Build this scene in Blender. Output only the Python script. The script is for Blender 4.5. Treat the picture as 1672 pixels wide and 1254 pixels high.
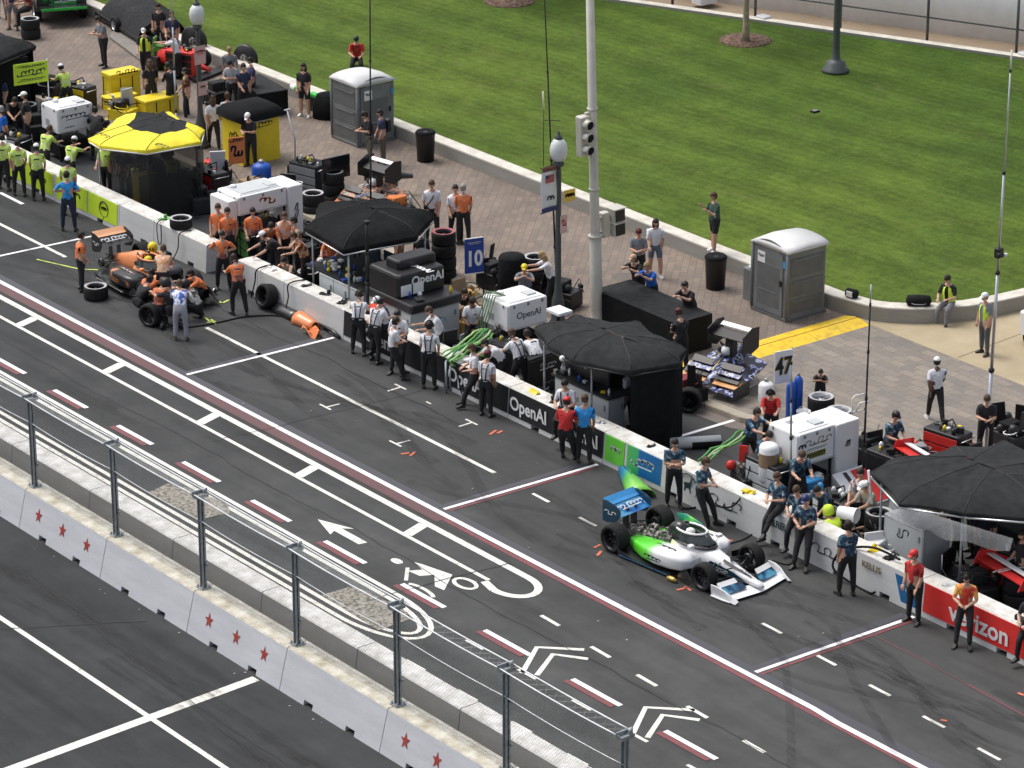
import bpy, bmesh, math, random
from mathutils import Vector, Matrix, noise as mnoise
random.seed(7)
R = math.radians
PI = math.pi
for o in list(bpy.data.objects): bpy.data.objects.remove(o)
SC = bpy.context.scene
C = SC.collection
# ---------------- camera, world, sun, exposure ----------------
CAM = Vector((62, -46, 33)); FPX = 5616.27
PITCH, YAW, ROLL = .373119, 2.480164, -.00106659
_d = Vector((math.cos(YAW)*math.cos(PITCH), math.sin(YAW)*math.cos(PITCH), -math.sin(PITCH)))
_r = Vector((math.sin(YAW), -math.cos(YAW), 0)); _u = _r.cross(_d)
_R = math.cos(ROLL)*_r + math.sin(ROLL)*_u; _U = -math.sin(ROLL)*_r + math.cos(ROLL)*_u
cam = bpy.data.cameras.new('camera'); co = bpy.data.objects.new('camera', cam); C.objects.link(co)
cam.sensor_width = 36; cam.lens = 36*FPX/1672; cam.clip_start = 1; cam.clip_end = 2000
co.matrix_world = Matrix.Translation(CAM) @ Matrix((_R, _U, -_d)).transposed().to_4x4()
SC.camera = co
SC.render.resolution_x = 1024; SC.render.resolution_y = 768
SUN_EL, SUN_AZ = R(62), R(200)     # azimuth the sun stands at, counter-clockwise from +X
W = bpy.data.worlds.new('World'); SC.world = W; W.use_nodes = True
nt = W.node_tree; nt.nodes.clear()
sky = nt.nodes.new('ShaderNodeTexSky'); sky.sky_type = 'NISHITA'; sky.sun_disc = False
sky.sun_elevation = SUN_EL; sky.sun_rotation = PI/2 - SUN_AZ; sky.dust_density = 6; sky.air_density = 1.0; sky.ozone_density = 1.0
hs = nt.nodes.new('ShaderNodeHueSaturation'); hs.inputs['Saturation'].default_value = .5
bg = nt.nodes.new('ShaderNodeBackground'); bg.inputs[1].default_value = .15
wo = nt.nodes.new('ShaderNodeOutputWorld')
nt.links.new(sky.outputs[0], hs.inputs['Color']); nt.links.new(hs.outputs[0], bg.inputs[0]); nt.links.new(bg.outputs[0], wo.inputs[0])
sl = bpy.data.lights.new('sun', 'SUN'); sl.energy = 1.1; sl.angle = R(28); sl.color = (1, .965, .91)
so = bpy.data.objects.new('sun', sl); C.objects.link(so)
so.rotation_euler = Vector((math.cos(SUN_EL)*math.cos(SUN_AZ), math.cos(SUN_EL)*math.sin(SUN_AZ), math.sin(SUN_EL))).to_track_quat('Z', 'Y').to_euler()
SC.view_settings.view_transform = 'Standard'; SC.view_settings.look = 'None'; SC.view_settings.gamma = 1
SC.view_settings.exposure = .29
SC.cycles.use_denoising = True; SC.cycles.max_bounces = 6; SC.cycles.transparent_max_bounces = 12

def at(px, py, z=0.0):
    "photo pixel -> the point where its sight line meets height z (used to survey the site)"
    d = _R*(px-836) - _U*(py-627) + _d*FPX
    t = (CAM.z - z)/-d.z
    return CAM + d*t

# ---------------- materials ----------------
_m = {}
def M(name, col=(.5, .5, .5), rough=.6, metal=0, var=.12, scale=3.0, bump=0, alpha=1, coat=0, emit=None, spec=.5, stretch=None, trans=0):
    if name in _m: return _m[name]
    m = bpy.data.materials.new(name); m.use_nodes = True; n = m.node_tree; b = n.nodes['Principled BSDF']
    b.inputs['Roughness'].default_value = rough; b.inputs['Metallic'].default_value = metal
    b.inputs['Specular IOR Level'].default_value = spec
    if coat: b.inputs['Coat Weight'].default_value = coat; b.inputs['Coat Roughness'].default_value = .08
    if alpha < 1: b.inputs['Alpha'].default_value = alpha
    if trans: b.inputs['Transmission Weight'].default_value = trans
    tc = n.nodes.new('ShaderNodeTexCoord'); mp = n.nodes.new('ShaderNodeMapping')
    n.links.new(tc.outputs['Object'], mp.inputs[0])
    if stretch: mp.inputs['Scale'].default_value = stretch
    nz = n.nodes.new('ShaderNodeTexNoise'); nz.inputs['Scale'].default_value = scale; nz.inputs['Detail'].default_value = 5
    n.links.new(mp.outputs[0], nz.inputs['Vector'])
    rp = n.nodes.new('ShaderNodeValToRGB'); e = rp.color_ramp.elements
    e[0].position = .3; e[1].position = .7
    e[0].color = tuple(c*(1-var) for c in col)+(1,); e[1].color = tuple(min(1, c*(1+var)) for c in col)+(1,)
    n.links.new(nz.outputs[0], rp.inputs[0]); n.links.new(rp.outputs[0], b.inputs['Base Color'])
    if bump:
        bp = n.nodes.new('ShaderNodeBump'); bp.inputs['Strength'].default_value = bump; bp.inputs['Distance'].default_value = .02
        n.links.new(nz.outputs[0], bp.inputs['Height']); n.links.new(bp.outputs[0], b.inputs['Normal'])
    _m[name] = m; return m
def M2(name, cols, scale=8, rough=.7, pos=(.42, .5, .58), detail=3, stretch=None):
    "patterned cloth / dirt: several colours switched by noise"
    if name in _m: return _m[name]
    m = M(name, cols[0], rough, scale=scale); rp = [x for x in m.node_tree.nodes if x.type == 'VALTORGB'][0]
    nz = [x for x in m.node_tree.nodes if x.type == 'TEX_NOISE'][0]; nz.inputs['Detail'].default_value = detail
    if stretch: [x for x in m.node_tree.nodes if x.type == 'MAPPING'][0].inputs['Scale'].default_value = stretch
    cr = rp.color_ramp
    while len(cr.elements) < len(cols): cr.elements.new(.5)
    for i, c in enumerate(cols):
        cr.elements[i].position = pos[i] if i < len(pos) else .3+.4*i/len(cols); cr.elements[i].color = tuple(c)+(1,)
    return m
def MG(name, stops, axis=2, lo=0, hi=1, rough=.6, coat=0, noise=0.15):
    "paint job that changes along one object axis (livery / two-tone shirt)"
    if name in _m: return _m[name]
    m = bpy.data.materials.new(name); m.use_nodes = True; n = m.node_tree; b = n.nodes['Principled BSDF']
    b.inputs['Roughness'].default_value = rough
    if coat: b.inputs['Coat Weight'].default_value = coat; b.inputs['Coat Roughness'].default_value = .08
    tc = n.nodes.new('ShaderNodeTexCoord'); sx = n.nodes.new('ShaderNodeSeparateXYZ'); n.links.new(tc.outputs['Object'], sx.inputs[0])
    mr = n.nodes.new('ShaderNodeMapRange'); mr.inputs[1].default_value = lo; mr.inputs[2].default_value = hi
    n.links.new(sx.outputs[axis], mr.inputs[0])
    nz = n.nodes.new('ShaderNodeTexNoise'); nz.inputs['Scale'].default_value = 6; n.links.new(tc.outputs['Object'], nz.inputs[0])
    ma = n.nodes.new('ShaderNodeMath'); ma.operation = 'MULTIPLY_ADD'; ma.inputs[1].default_value = noise; n.links.new(nz.outputs[0], ma.inputs[0]); n.links.new(mr.outputs[0], ma.inputs[2])
    rp = n.nodes.new('ShaderNodeValToRGB'); cr = rp.color_ramp
    while len(cr.elements) < len(stops): cr.elements.new(.5)
    for i, (p, c) in enumerate(stops): cr.elements[i].position = p; cr.elements[i].color = tuple(c)+(1,)
    n.links.new(ma.outputs[0], rp.inputs[0]); n.links.new(rp.outputs[0], b.inputs['Base Color'])
    _m[name] = m; return m
def ground_mat(name, build):
    m = bpy.data.materials.new(name); m.use_nodes = True; n = m.node_tree
    build(n, n.nodes['Principled BSDF']); _m[name] = m; return m
def nd(n, t, **k):
    x = n.nodes.new(t)
    for a, v in k.items():
        if a.startswith('i_'):
            q = a[2:]; x.inputs[int(q) if q.isdigit() else q].default_value = v
        else: setattr(x, a, v)
    return x
def ramp(n, src, stops):
    rp = n.nodes.new('ShaderNodeValToRGB'); cr = rp.color_ramp
    while len(cr.elements) < len(stops): cr.elements.new(.5)
    for i, (p, c) in enumerate(stops):
        cr.elements[i].position = p; cr.elements[i].color = (tuple(c) if hasattr(c, '__len__') else (c, c, c))+(1,)
    n.links.new(src, rp.inputs[0]); return rp.outputs[0]
def mixc(n, fac, a, b, mode='MIX', f=None):
    x = n.nodes.new('ShaderNodeMix'); x.data_type = 'RGBA'; x.blend_type = mode
    if f is not None: x.inputs[0].default_value = f
    else: n.links.new(fac, x.inputs[0])
    for s, q in ((a, 6), (b, 7)):
        if hasattr(s, 'default_value'): n.links.new(s, x.inputs[q])
        else: x.inputs[q].default_value = tuple(s)+(1,)
    return x.outputs[2]
def pnoise(n, scale, stretch=(1, 1, 1), detail=5, rot=0, rough=.55, dist=0):
    tc = nd(n, 'ShaderNodeTexCoord'); mp = nd(n, 'ShaderNodeMapping'); mp.inputs['Scale'].default_value = stretch; mp.inputs['Rotation'].default_value = (0, 0, rot)
    n.links.new(tc.outputs['Object'], mp.inputs[0])
    z = nd(n, 'ShaderNodeTexNoise'); z.inputs['Scale'].default_value = scale; z.inputs['Detail'].default_value = detail; z.inputs['Roughness'].default_value = rough; z.inputs['Distortion'].default_value = dist
    n.links.new(mp.outputs[0], z.inputs['Vector']); return z.outputs[0]
def bump(n, b, src, s=.3, d=.01):
    x = nd(n, 'ShaderNodeBump'); x.inputs['Strength'].default_value = s; x.inputs['Distance'].default_value = d
    n.links.new(src, x.inputs['Height']); n.links.new(x.outputs[0], b.inputs['Normal'])

# ---------------- geometry helpers ----------------
def tag(o, label=None, cat=None, group=None, kind=None):
    if label: o['label'] = label
    if cat: o['category'] = cat
    if group: o['group'] = group
    if kind: o['kind'] = kind
    return o
def thing(name, label, cat, loc=(0, 0, 0), rz=0, group=None):
    o = bpy.data.objects.new(name, None); C.objects.link(o); o.empty_display_size = .2
    o.location = loc; o.rotation_euler = (0, 0, rz); return tag(o, label, cat, group)
class MB:
    def __init__(s): s.v = []; s.f = []; s.mi = []; s.sm = []; s.mats = []; s.k = 0; s.T = None
    def m(s, mat):
        if mat not in s.mats: s.mats.append(mat)
        s.k = s.mats.index(mat); return s
    def add(s, vs, fs, smooth=False):
        b = len(s.v)
        s.v += [tuple(s.T @ Vector(v)) if s.T else tuple(v) for v in vs]
        for f in fs: s.f.append([b+i for i in f]); s.mi.append(s.k); s.sm.append(smooth)
        return s
    def box(s, x0, x1, y0, y1, z0, z1, taper=0):
        t = taper
        return s.add([(x0, y0, z0), (x1, y0, z0), (x1, y1, z0), (x0, y1, z0), (x0+t, y0+t, z1), (x1-t, y0+t, z1), (x1-t, y1-t, z1), (x0+t, y1-t, z1)],
                     [(0, 3, 2, 1), (4, 5, 6, 7), (0, 1, 5, 4), (1, 2, 6, 5), (2, 3, 7, 6), (3, 0, 4, 7)])
    def rbox(s, x0, x1, y0, y1, z0, z1, r=.03):
        "box with chamfered vertical and top edges"
        def ring(i, z): return [(x0+i+r, y0+i, z), (x1-i-r, y0+i, z), (x1-i, y0+i+r, z), (x1-i, y1-i-r, z), (x1-i-r, y1-i, z), (x0+i+r, y1-i, z), (x0+i, y1-i-r, z), (x0+i, y0+i+r, z)]
        return s.loft([ring(0, z0), ring(0, z1-r), ring(r*.35, z1-r*.3), ring(r, z1)], True)
    def loft(s, rings, cap=True, smooth=False, closed=True):
        n = len(rings[0]); vs = [p for r in rings for p in r]; fs = []
        for i in range(len(rings)-1):
            for j in range(n if closed else n-1):
                k = (j+1) % n; fs.append((i*n+j, i*n+k, (i+1)*n+k, (i+1)*n+j))
        s.add(vs, fs, smooth)
        if cap: s.add(rings[0], [tuple(range(n-1, -1, -1))]); s.add(rings[-1], [tuple(range(n))])
        return s
    def tube(s, pts, r, seg=8, cap=True, smooth=True):
        pts = [Vector(p) for p in pts]; rr = r if hasattr(r, '__len__') else [r]*len(pts)
        rings = []; up = None
        for i, p in enumerate(pts):
            t = (pts[min(i+1, len(pts)-1)]-pts[max(i-1, 0)])
            if t.length < 1e-9: t = Vector((0, 0, 1))
            t.normalize()
            if up is None: up = Vector((0, 0, 1)) if abs(t.z) < .9 else Vector((1, 0, 0))
            a = t.cross(up)
            if a.length < 1e-6: a = t.orthogonal()
            a.normalize(); b = a.cross(t).normalized(); up = b
            rings.append([p+(a*math.cos(2*PI*k/seg)+b*math.sin(2*PI*k/seg))*rr[i] for k in range(seg)])
        return s.loft(rings, cap, smooth)
    def lathe(s, c, prof, seg=20, axis='z', smooth=True, cap=True):
        c = Vector(c); rings = []
        for r, h in prof:
            ring = []
            for k in range(seg):
                a = 2*PI*k/seg; u, v = r*math.cos(a), r*math.sin(a)
                ring.append(c+Vector({'z': (u, v, h), 'y': (v, h, u), 'x': (h, u, v)}[axis]))
            rings.append(ring)
        return s.loft(rings, cap, smooth)
    def prism(s, pts, z0, z1, smooth=False):
        return s.loft([[(p[0], p[1], z0) for p in pts], [(p[0], p[1], z1) for p in pts]], True)
    def poly(s, pts): return s.add(pts, [tuple(range(len(pts)))])
    def strip(s, pts, w, z=.004):
        "flat painted line along a plan polyline"
        P = [Vector((p[0], p[1])) for p in pts]; L = []; Rr = []
        for i, p in enumerate(P):
            t = (P[min(i+1, len(P)-1)]-P[max(i-1, 0)]).normalized(); n = Vector((-t.y, t.x))*w/2
            L.append((p.x+n.x, p.y+n.y, z)); Rr.append((p.x-n.x, p.y-n.y, z))
        n = len(P); s.add(Rr+L, [(i, i+1, n+i+1, n+i) for i in range(n-1)]); return s
    def build(s, name, mat=None, parent=None, bevel=0, auto=True):
        me = bpy.data.meshes.new(name)
        if mat is not None and not s.mats: s.mats = [mat]
        me.from_pydata([tuple(v) for v in s.v], [], s.f)
        for m in s.mats: me.materials.append(m)
        me.polygons.foreach_set('material_index', s.mi); me.polygons.foreach_set('use_smooth', s.sm)
        me.update()
        bm = bmesh.new(); bm.from_mesh(me); bmesh.ops.remove_doubles(bm, verts=bm.verts, dist=1e-5)
        bmesh.ops.recalc_face_normals(bm, faces=bm.faces)
        if bevel: bmesh.ops.bevel(bm, geom=[e for e in bm.edges if len(e.link_faces) == 2 and e.calc_face_angle(0) > .6], offset=bevel, segments=2, affect='EDGES', profile=.6)
        bm.to_mesh(me); bm.free()
        o = bpy.data.objects.new(name, me); C.objects.link(o)
        if parent: o.parent = parent
        return o
def struct(name, mb, mat): return tag(mb.build(name, mat), kind='structure')
def mb(mat=None):
    b = MB()
    if mat is not None: b.m(mat)
    return b
_txt = {}
def text_mesh(sx, size, bold=0):
    k = (sx, bold)
    if k not in _txt:
        cu = bpy.data.curves.new('t', 'FONT'); cu.body = sx; cu.size = 1; cu.align_x = 'CENTER'; cu.align_y = 'CENTER'; cu.extrude = .004; cu.offset = bold; cu.resolution_u = 3
        ob = bpy.data.objects.new('t', cu); C.objects.link(ob); bpy.context.view_layer.update()
        me = bpy.data.meshes.new_from_object(ob.evaluated_get(bpy.context.evaluated_depsgraph_get()))
        _txt[k] = ([tuple(v.co) for v in me.vertices], [tuple(p.vertices) for p in me.polygons])
        bpy.data.objects.remove(ob)
    return _txt[k]
def letters(sx, size, mat, parent, loc, face='-y', name='lettering', bold=.01, wide=1.0, shear=0):
    "raised lettering; face = the way the sign looks"
    v, f = text_mesh(sx, size, bold); b = mb(mat)
    if face == '-y': T = lambda x, y, z: (loc[0]+x, loc[1]-z, loc[2]+y)
    elif face == '+x': T = lambda x, y, z: (loc[0]+z, loc[1]+x, loc[2]+y)
    elif face == '+y': T = lambda x, y, z: (loc[0]-x, loc[1]+z, loc[2]+y)
    elif face == '-x': T = lambda x, y, z: (loc[0]-z, loc[1]-x, loc[2]+y)
    else: T = lambda x, y, z: (loc[0]+x, loc[1]+y, loc[2]+z)
    b.add([T((x+shear*y)*size*wide, y*size, z) for x, y, z in v], f)
    return b.build(name, mat, parent)
def scrawl(w, h, mat, parent, loc, face='+x', name='marking', seed=1, n=7, th=.02):
    "unreadable logo strokes seen on the boxes"
    rn = random.Random(seed); b = mb(mat)
    def T(x, y):
        return {'+x': (loc[0]+.004, loc[1]+x, loc[2]+y), '-y': (loc[0]+x, loc[1]-.004, loc[2]+y), '+z': (loc[0]+x, loc[1]+y, loc[2]+.004), '+y': (loc[0]-x, loc[1]+.004, loc[2]+y)}[face]
    P = []; N = n*8; ph = [rn.choice((.45, .5, 1.0, -.9, .4)) for _ in range(n+1)]; sl = rn.uniform(.1, .35)
    for i in range(N+1):
        u = i/N; k = min(n-1, int(u*n)); a = (u*n-k)*2*PI; amp = ph[k]*h*.42*math.sin(PI*(u*n-k))**.8
        y = (amp if ph[k] > .6 or ph[k] < 0 else h*.22*(1-math.cos(a))*.5*(1+ph[k])); x = -w/2+w*u-w/n*.28*math.sin(a)+sl*y
        P.append((x, y-.1*h))
    def seg(a, c, th):
        d = Vector((c[0]-a[0], c[1]-a[1]))
        if d.length < 1e-4: return
        d.normalize(); q = Vector((-d.y, d.x))*th/2; e_ = d*th*.25
        b.add([T(a[0]+q.x-e_.x, a[1]+q.y-e_.y), T(a[0]-q.x-e_.x, a[1]-q.y-e_.y), T(c[0]-q.x+e_.x, c[1]-q.y+e_.y), T(c[0]+q.x+e_.x, c[1]+q.y+e_.y)], [(0, 1, 2, 3)])
    for i, (a, c) in enumerate(zip(P, P[1:])): seg(a, c, th*(.7+.6*abs(math.sin(i*.8))))
    if n > 3: seg((-w*.35, -h*.45), (w*.42, -h*.36), th*.8)
    return b.build(name, mat, parent)
def copy_tree(o, loc=None, rz=None, label=None, group=None, parent=None):
    c = o.copy(); C.objects.link(c)
    if parent is not None: c.parent = parent
    for ch in list(o.children): copy_tree(ch, parent=c)
    if loc is not None: c.location = loc
    if rz is not None: c.rotation_euler = (0, 0, rz)
    if label: c['label'] = label
    if group: c['group'] = group
    return c
# common colours
BLK = M('black_paint', (.012, .012, .014), .45); BLKM = M('matt_black', (.012, .012, .013), .85, spec=.2); CHAR = M('charcoal_fabric', (.030, .032, .034), .9, spec=.2, bump=.25, scale=9, var=.25)
WHT = M('white_paint', (.78, .79, .80), .4, var=.04, scale=2); WHTD = M2('worn_white', [(.5, .5, .47), (.74, .75, .76), (.78, .79, .8)], 2.5, .5, (.3, .45, .6))
GRY = M('grey_paint', (.22, .23, .24), .5); STEEL = M('galvanised_steel', (.35, .38, .40), .45, .6, var=.2, scale=12); ALU = M('bare_aluminium', (.6, .62, .64), .3, .8)
RUB = M('tyre_rubber', (.020, .020, .021), .8, var=.25, scale=14, spec=.2); YEL = M('yellow_paint', (.75, .58, .02), .5, var=.06); LIME = M('lime_vinyl', (.52, .72, .03), .5, var=.06)
ORG = M('orange_paint', (.75, .23, .06), .4, var=.1); RED = M('red_vinyl', (.62, .03, .025), .45, var=.08); BLU = M('blue_plastic', (.01, .08, .42), .45); NAVY = M('navy_paint', (.02, .035, .14), .45)
GRN = M('green_hose', (.12, .36, .07), .5, var=.3, scale=8); WOOD = M('brown_board', (.25, .17, .1), .7); SKYB = M('sky_blue', (.05, .3, .65), .5)
PLAS = M('clear_glass', (.6, .65, .65), .08, alpha=.35)
# ================= SETTING =================
def _asph(n, b):
    fine = pnoise(n, 60, detail=3); med = pnoise(n, .9, detail=6, rough=.65); streak = pnoise(n, .55, (.22, 2.2, 1), 5, 0, .6, .4); big = pnoise(n, .07, detail=2)
    c = ramp(n, med, [(.25, (.047, .049, .050)), (.55, (.061, .063, .064)), (.8, (.078, .079, .079))])
    s = ramp(n, streak, [(.32, .72), (.5, 1.0), (.72, 1.14)])
    c = mixc(n, None, c, s, 'MULTIPLY', 1)
    g = ramp(n, big, [(.35, .86), (.65, 1.14)]); c = mixc(n, None, c, g, 'MULTIPLY', 1)
    f = ramp(n, fine, [(.3, .74), (.7, 1.28)]); c = mixc(n, None, c, f, 'MULTIPLY', .8); oil = ramp(n, pnoise(n, 1.7, (1, 1, 1), 6, 0, .7, 1.5), [(.62, 1), (.74, .72)]); c = mixc(n, None, c, oil, 'MULTIPLY', .8)
    # base colour ramps paler towards the right; fresh dark race track beyond the barrier
    tc = nd(n, 'ShaderNodeTexCoord'); sp = nd(n, 'ShaderNodeSeparateXYZ'); n.links.new(tc.outputs['Object'], sp.inputs[0])
    mx = nd(n, 'ShaderNodeMapRange'); mx.inputs[1].default_value = -24; mx.inputs[2].default_value = 18; n.links.new(sp.outputs[0], mx.inputs[0])
    my = nd(n, 'ShaderNodeMapRange'); my.inputs[1].default_value = -9.3; my.inputs[2].default_value = -8.8; n.links.new(sp.outputs[1], my.inputs[0])
    c = mixc(n, None, c, ramp(n, mx.outputs[0], [(0, (.88, .90, .92)), (1, (1.18, 1.18, 1.15))]), 'MULTIPLY', 1)
    c = mixc(n, None, c, ramp(n, my.outputs[0], [(0, (.66, .68, .70)), (1, 1.0)]), 'MULTIPLY', 1)
    n.links.new(c, b.inputs['Base Color']); b.inputs['Roughness'].default_value = .9; b.inputs['Specular IOR Level'].default_value = .2; bump(n, b, fine, .3, .01)
ASPH = ground_mat('asphalt', _asph)
struct('road', mb(ASPH).box(-300, 300, -300, 300, -1, 0), ASPH)

def _pave(rot, c1, c2, c3, bw, bh, tone):
    def f(n, b):
        tc = nd(n, 'ShaderNodeTexCoord'); mp = nd(n, 'ShaderNodeMapping'); mp.inputs['Rotation'].default_value = (0, 0, rot); n.links.new(tc.outputs['Object'], mp.inputs[0])
        br = nd(n, 'ShaderNodeTexBrick'); n.links.new(mp.outputs[0], br.inputs[0]); br.inputs['Scale'].default_value = 1
        br.inputs['Brick Width'].default_value = bw; br.inputs['Row Height'].default_value = bh; br.inputs['Mortar Size'].default_value = .012; br.inputs['Mortar Smooth'].default_value = .4; br.inputs['Bias'].default_value = .1
        br.inputs['Color1'].default_value = (*c1, 1); br.inputs['Color2'].default_value = (*c2, 1); br.inputs['Mortar'].default_value = (*c3, 1)
        v = nd(n, 'ShaderNodeTexVoronoi'); v.inputs['Scale'].default_value = 1.6; n.links.new(mp.outputs[0], v.inputs['Vector'])
        hue = ramp(n, v.outputs['Color'], [(.2, (.86, .86, .88)), (.8, (1.12, 1.08, 1.02))])
        c = mixc(n, None, br.outputs[0], hue, 'MULTIPLY', .5)
        c = mixc(n, None, c, ramp(n, pnoise(n, .35, detail=6), [(.3, tone[0]), (.7, tone[1])]), 'MULTIPLY', 1)
        c = mixc(n, None, c, ramp(n, pnoise(n, 14, detail=4), [(.3, .85), (.7, 1.15)]), 'MULTIPLY', .7)
        n.links.new(c, b.inputs['Base Color']); b.inputs['Roughness'].default_value = .85; bump(n, b, br.outputs['Fac'], -.3, .01)
    return f
PAVE = ground_mat('brick_paving', _pave(R(45), (.23, .182, .148), (.172, .142, .120), (.128, .108, .092), .42, .21, (.78, 1.15)))
PAVE2 = ground_mat('block_paving', _pave(0, (.26, .225, .19), (.185, .168, .15), (.14, .127, .114), .46, .30, (.88, 1.12)))
def _conc(base, hi, joint=None):
    def f(n, b):
        c = ramp(n, pnoise(n, .8, detail=7, rough=.65), [(.3, base), (.7, hi)])
        c = mixc(n, None, c, ramp(n, pnoise(n, 40, detail=3), [(.35, .85), (.65, 1.12)]), 'MULTIPLY', .8)
        n.links.new(c, b.inputs['Base Color']); b.inputs['Roughness'].default_value = .85; bump(n, b, pnoise(n, 25, detail=5), .3, .01)
    return f
TANC = ground_mat('tan_concrete', _conc((.33, .27, .17), (.43, .36, .24)))
CURB = ground_mat('curb_stone', _conc((.28, .25, .2), (.42, .38, .31)))
def wall_conc(name, low, top, zt, grime):
    "precast concrete: weathered top, cleaner faces"
    def f(n, b):
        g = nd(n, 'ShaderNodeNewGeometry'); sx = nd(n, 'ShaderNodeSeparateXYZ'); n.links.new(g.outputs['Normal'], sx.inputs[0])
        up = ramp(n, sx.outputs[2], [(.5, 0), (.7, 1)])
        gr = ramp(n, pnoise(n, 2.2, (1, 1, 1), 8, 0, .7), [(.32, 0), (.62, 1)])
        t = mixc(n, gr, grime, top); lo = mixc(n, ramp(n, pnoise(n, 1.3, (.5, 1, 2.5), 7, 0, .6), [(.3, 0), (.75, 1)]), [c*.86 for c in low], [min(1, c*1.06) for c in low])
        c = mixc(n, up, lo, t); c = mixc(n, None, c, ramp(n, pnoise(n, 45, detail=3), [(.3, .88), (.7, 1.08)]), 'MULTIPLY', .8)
        n.links.new(c, b.inputs['Base Color']); b.inputs['Roughness'].default_value = .75; bump(n, b, pnoise(n, 18, detail=6), .25, .01)
    return ground_mat(name, f)
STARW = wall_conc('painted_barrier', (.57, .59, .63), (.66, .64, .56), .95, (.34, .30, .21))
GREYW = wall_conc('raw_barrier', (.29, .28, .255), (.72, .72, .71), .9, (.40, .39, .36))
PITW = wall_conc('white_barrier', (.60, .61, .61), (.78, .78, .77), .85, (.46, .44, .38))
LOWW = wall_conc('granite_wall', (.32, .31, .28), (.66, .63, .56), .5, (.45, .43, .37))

KERB = [(-300, 9.2), (-12, 9.2), (-4, 9.0), (-.7, 8.55), (1.2, 8.7), (2.6, 9.3), (4.4, 10.5), (6.1, 11.1), (9, 12.0), (14, 13.2), (30, 15), (300, 15)]
def offset(pts, d):
    o = []
    for i, p in enumerate(pts):
        a = Vector(pts[max(i-1, 0)]); c = Vector(pts[min(i+1, len(pts)-1)]); t = (c-a).normalized(); o.append((p[0]-t.y*d, p[1]+t.x*d))
    return o
ki = offset(KERB, .32)
b = mb(CURB)
prof = [(0, -.02), (.015, .13), (.035, .15), (.32, .152)]
rings = []
for p, q in zip(KERB, ki): rings.append([(p[0]+(q[0]-p[0])*u/.32, p[1]+(q[1]-p[1])*u/.32, z) for u, z in prof])
b.loft(rings, False, closed=False); struct('kerb', b, CURB)
# gutter strip beside the kerb, in dull pinkish concrete
GUT = ground_mat('gutter_concrete', _conc((.13, .115, .10), (.2, .17, .15)))
go = offset(KERB[1:9], -.45); b = mb(GUT)
b.loft([[(p[0], p[1], .004), (q[0], q[1], .004)] for p, q in zip(KERB[1:9], go)], False, closed=False); struct('gutter', b, GUT)

def slab(name, pts, z, mat, th=.4):
    "one flat sheet with depth"
    bm = bmesh.new(); vs = [bm.verts.new((x, y, z)) for x, y in pts]; f = bm.faces.new(vs); bmesh.ops.recalc_face_normals(bm, faces=bm.faces)
    if f.normal.z < 0: f.normal_flip()
    ex = bmesh.ops.extrude_face_region(bm, geom=[f]); bmesh.ops.translate(bm, verts=[v for v in ex['geom'] if isinstance(v, bmesh.types.BMVert)], vec=(0, 0, -th))
    bmesh.ops.recalc_face_normals(bm, faces=bm.faces); bmesh.ops.triangulate(bm, faces=[q for q in bm.faces if len(q.verts) > 4])
    me = bpy.data.meshes.new(name); bm.to_mesh(me); bm.free(); me.materials.append(mat); o = bpy.data.objects.new(name, me); C.objects.link(o); return tag(o, kind='structure')
XS = -2.15
kin = offset(KERB, .315)
slab('pavement', [p for p in kin if p[0] < XS]+[(XS, 8.98+.15), (XS, 16.01), (-2.3, 16.3), (-300, 16.3)], .15, PAVE, .1)
slab('plaza_paving', [(XS, 16.01), (XS, 9.13)]+[p for p in kin if p[0] > XS]+[(300, 16.01)], .15, PAVE2, .1)
slab('concrete_path', [(300, 16.02), (300, 90), (-60, 90), (-2, 41), (-.4, 22), (-1.2, 17.6), (-2.6, 16.4), (-2.3, 16.02)], .15, TANC, .1)
b = mb(M('joint', (.16, .13, .09), .9))
for a, c in (((1.6, 16.1), (1.2, 20.5)), ((5.5, 16.1), (5.5, 40)), ((1.2, 20.5), (12, 20.5))): b.strip([a, c], .03, .154)
struct('path_joints', b, None)

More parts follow.
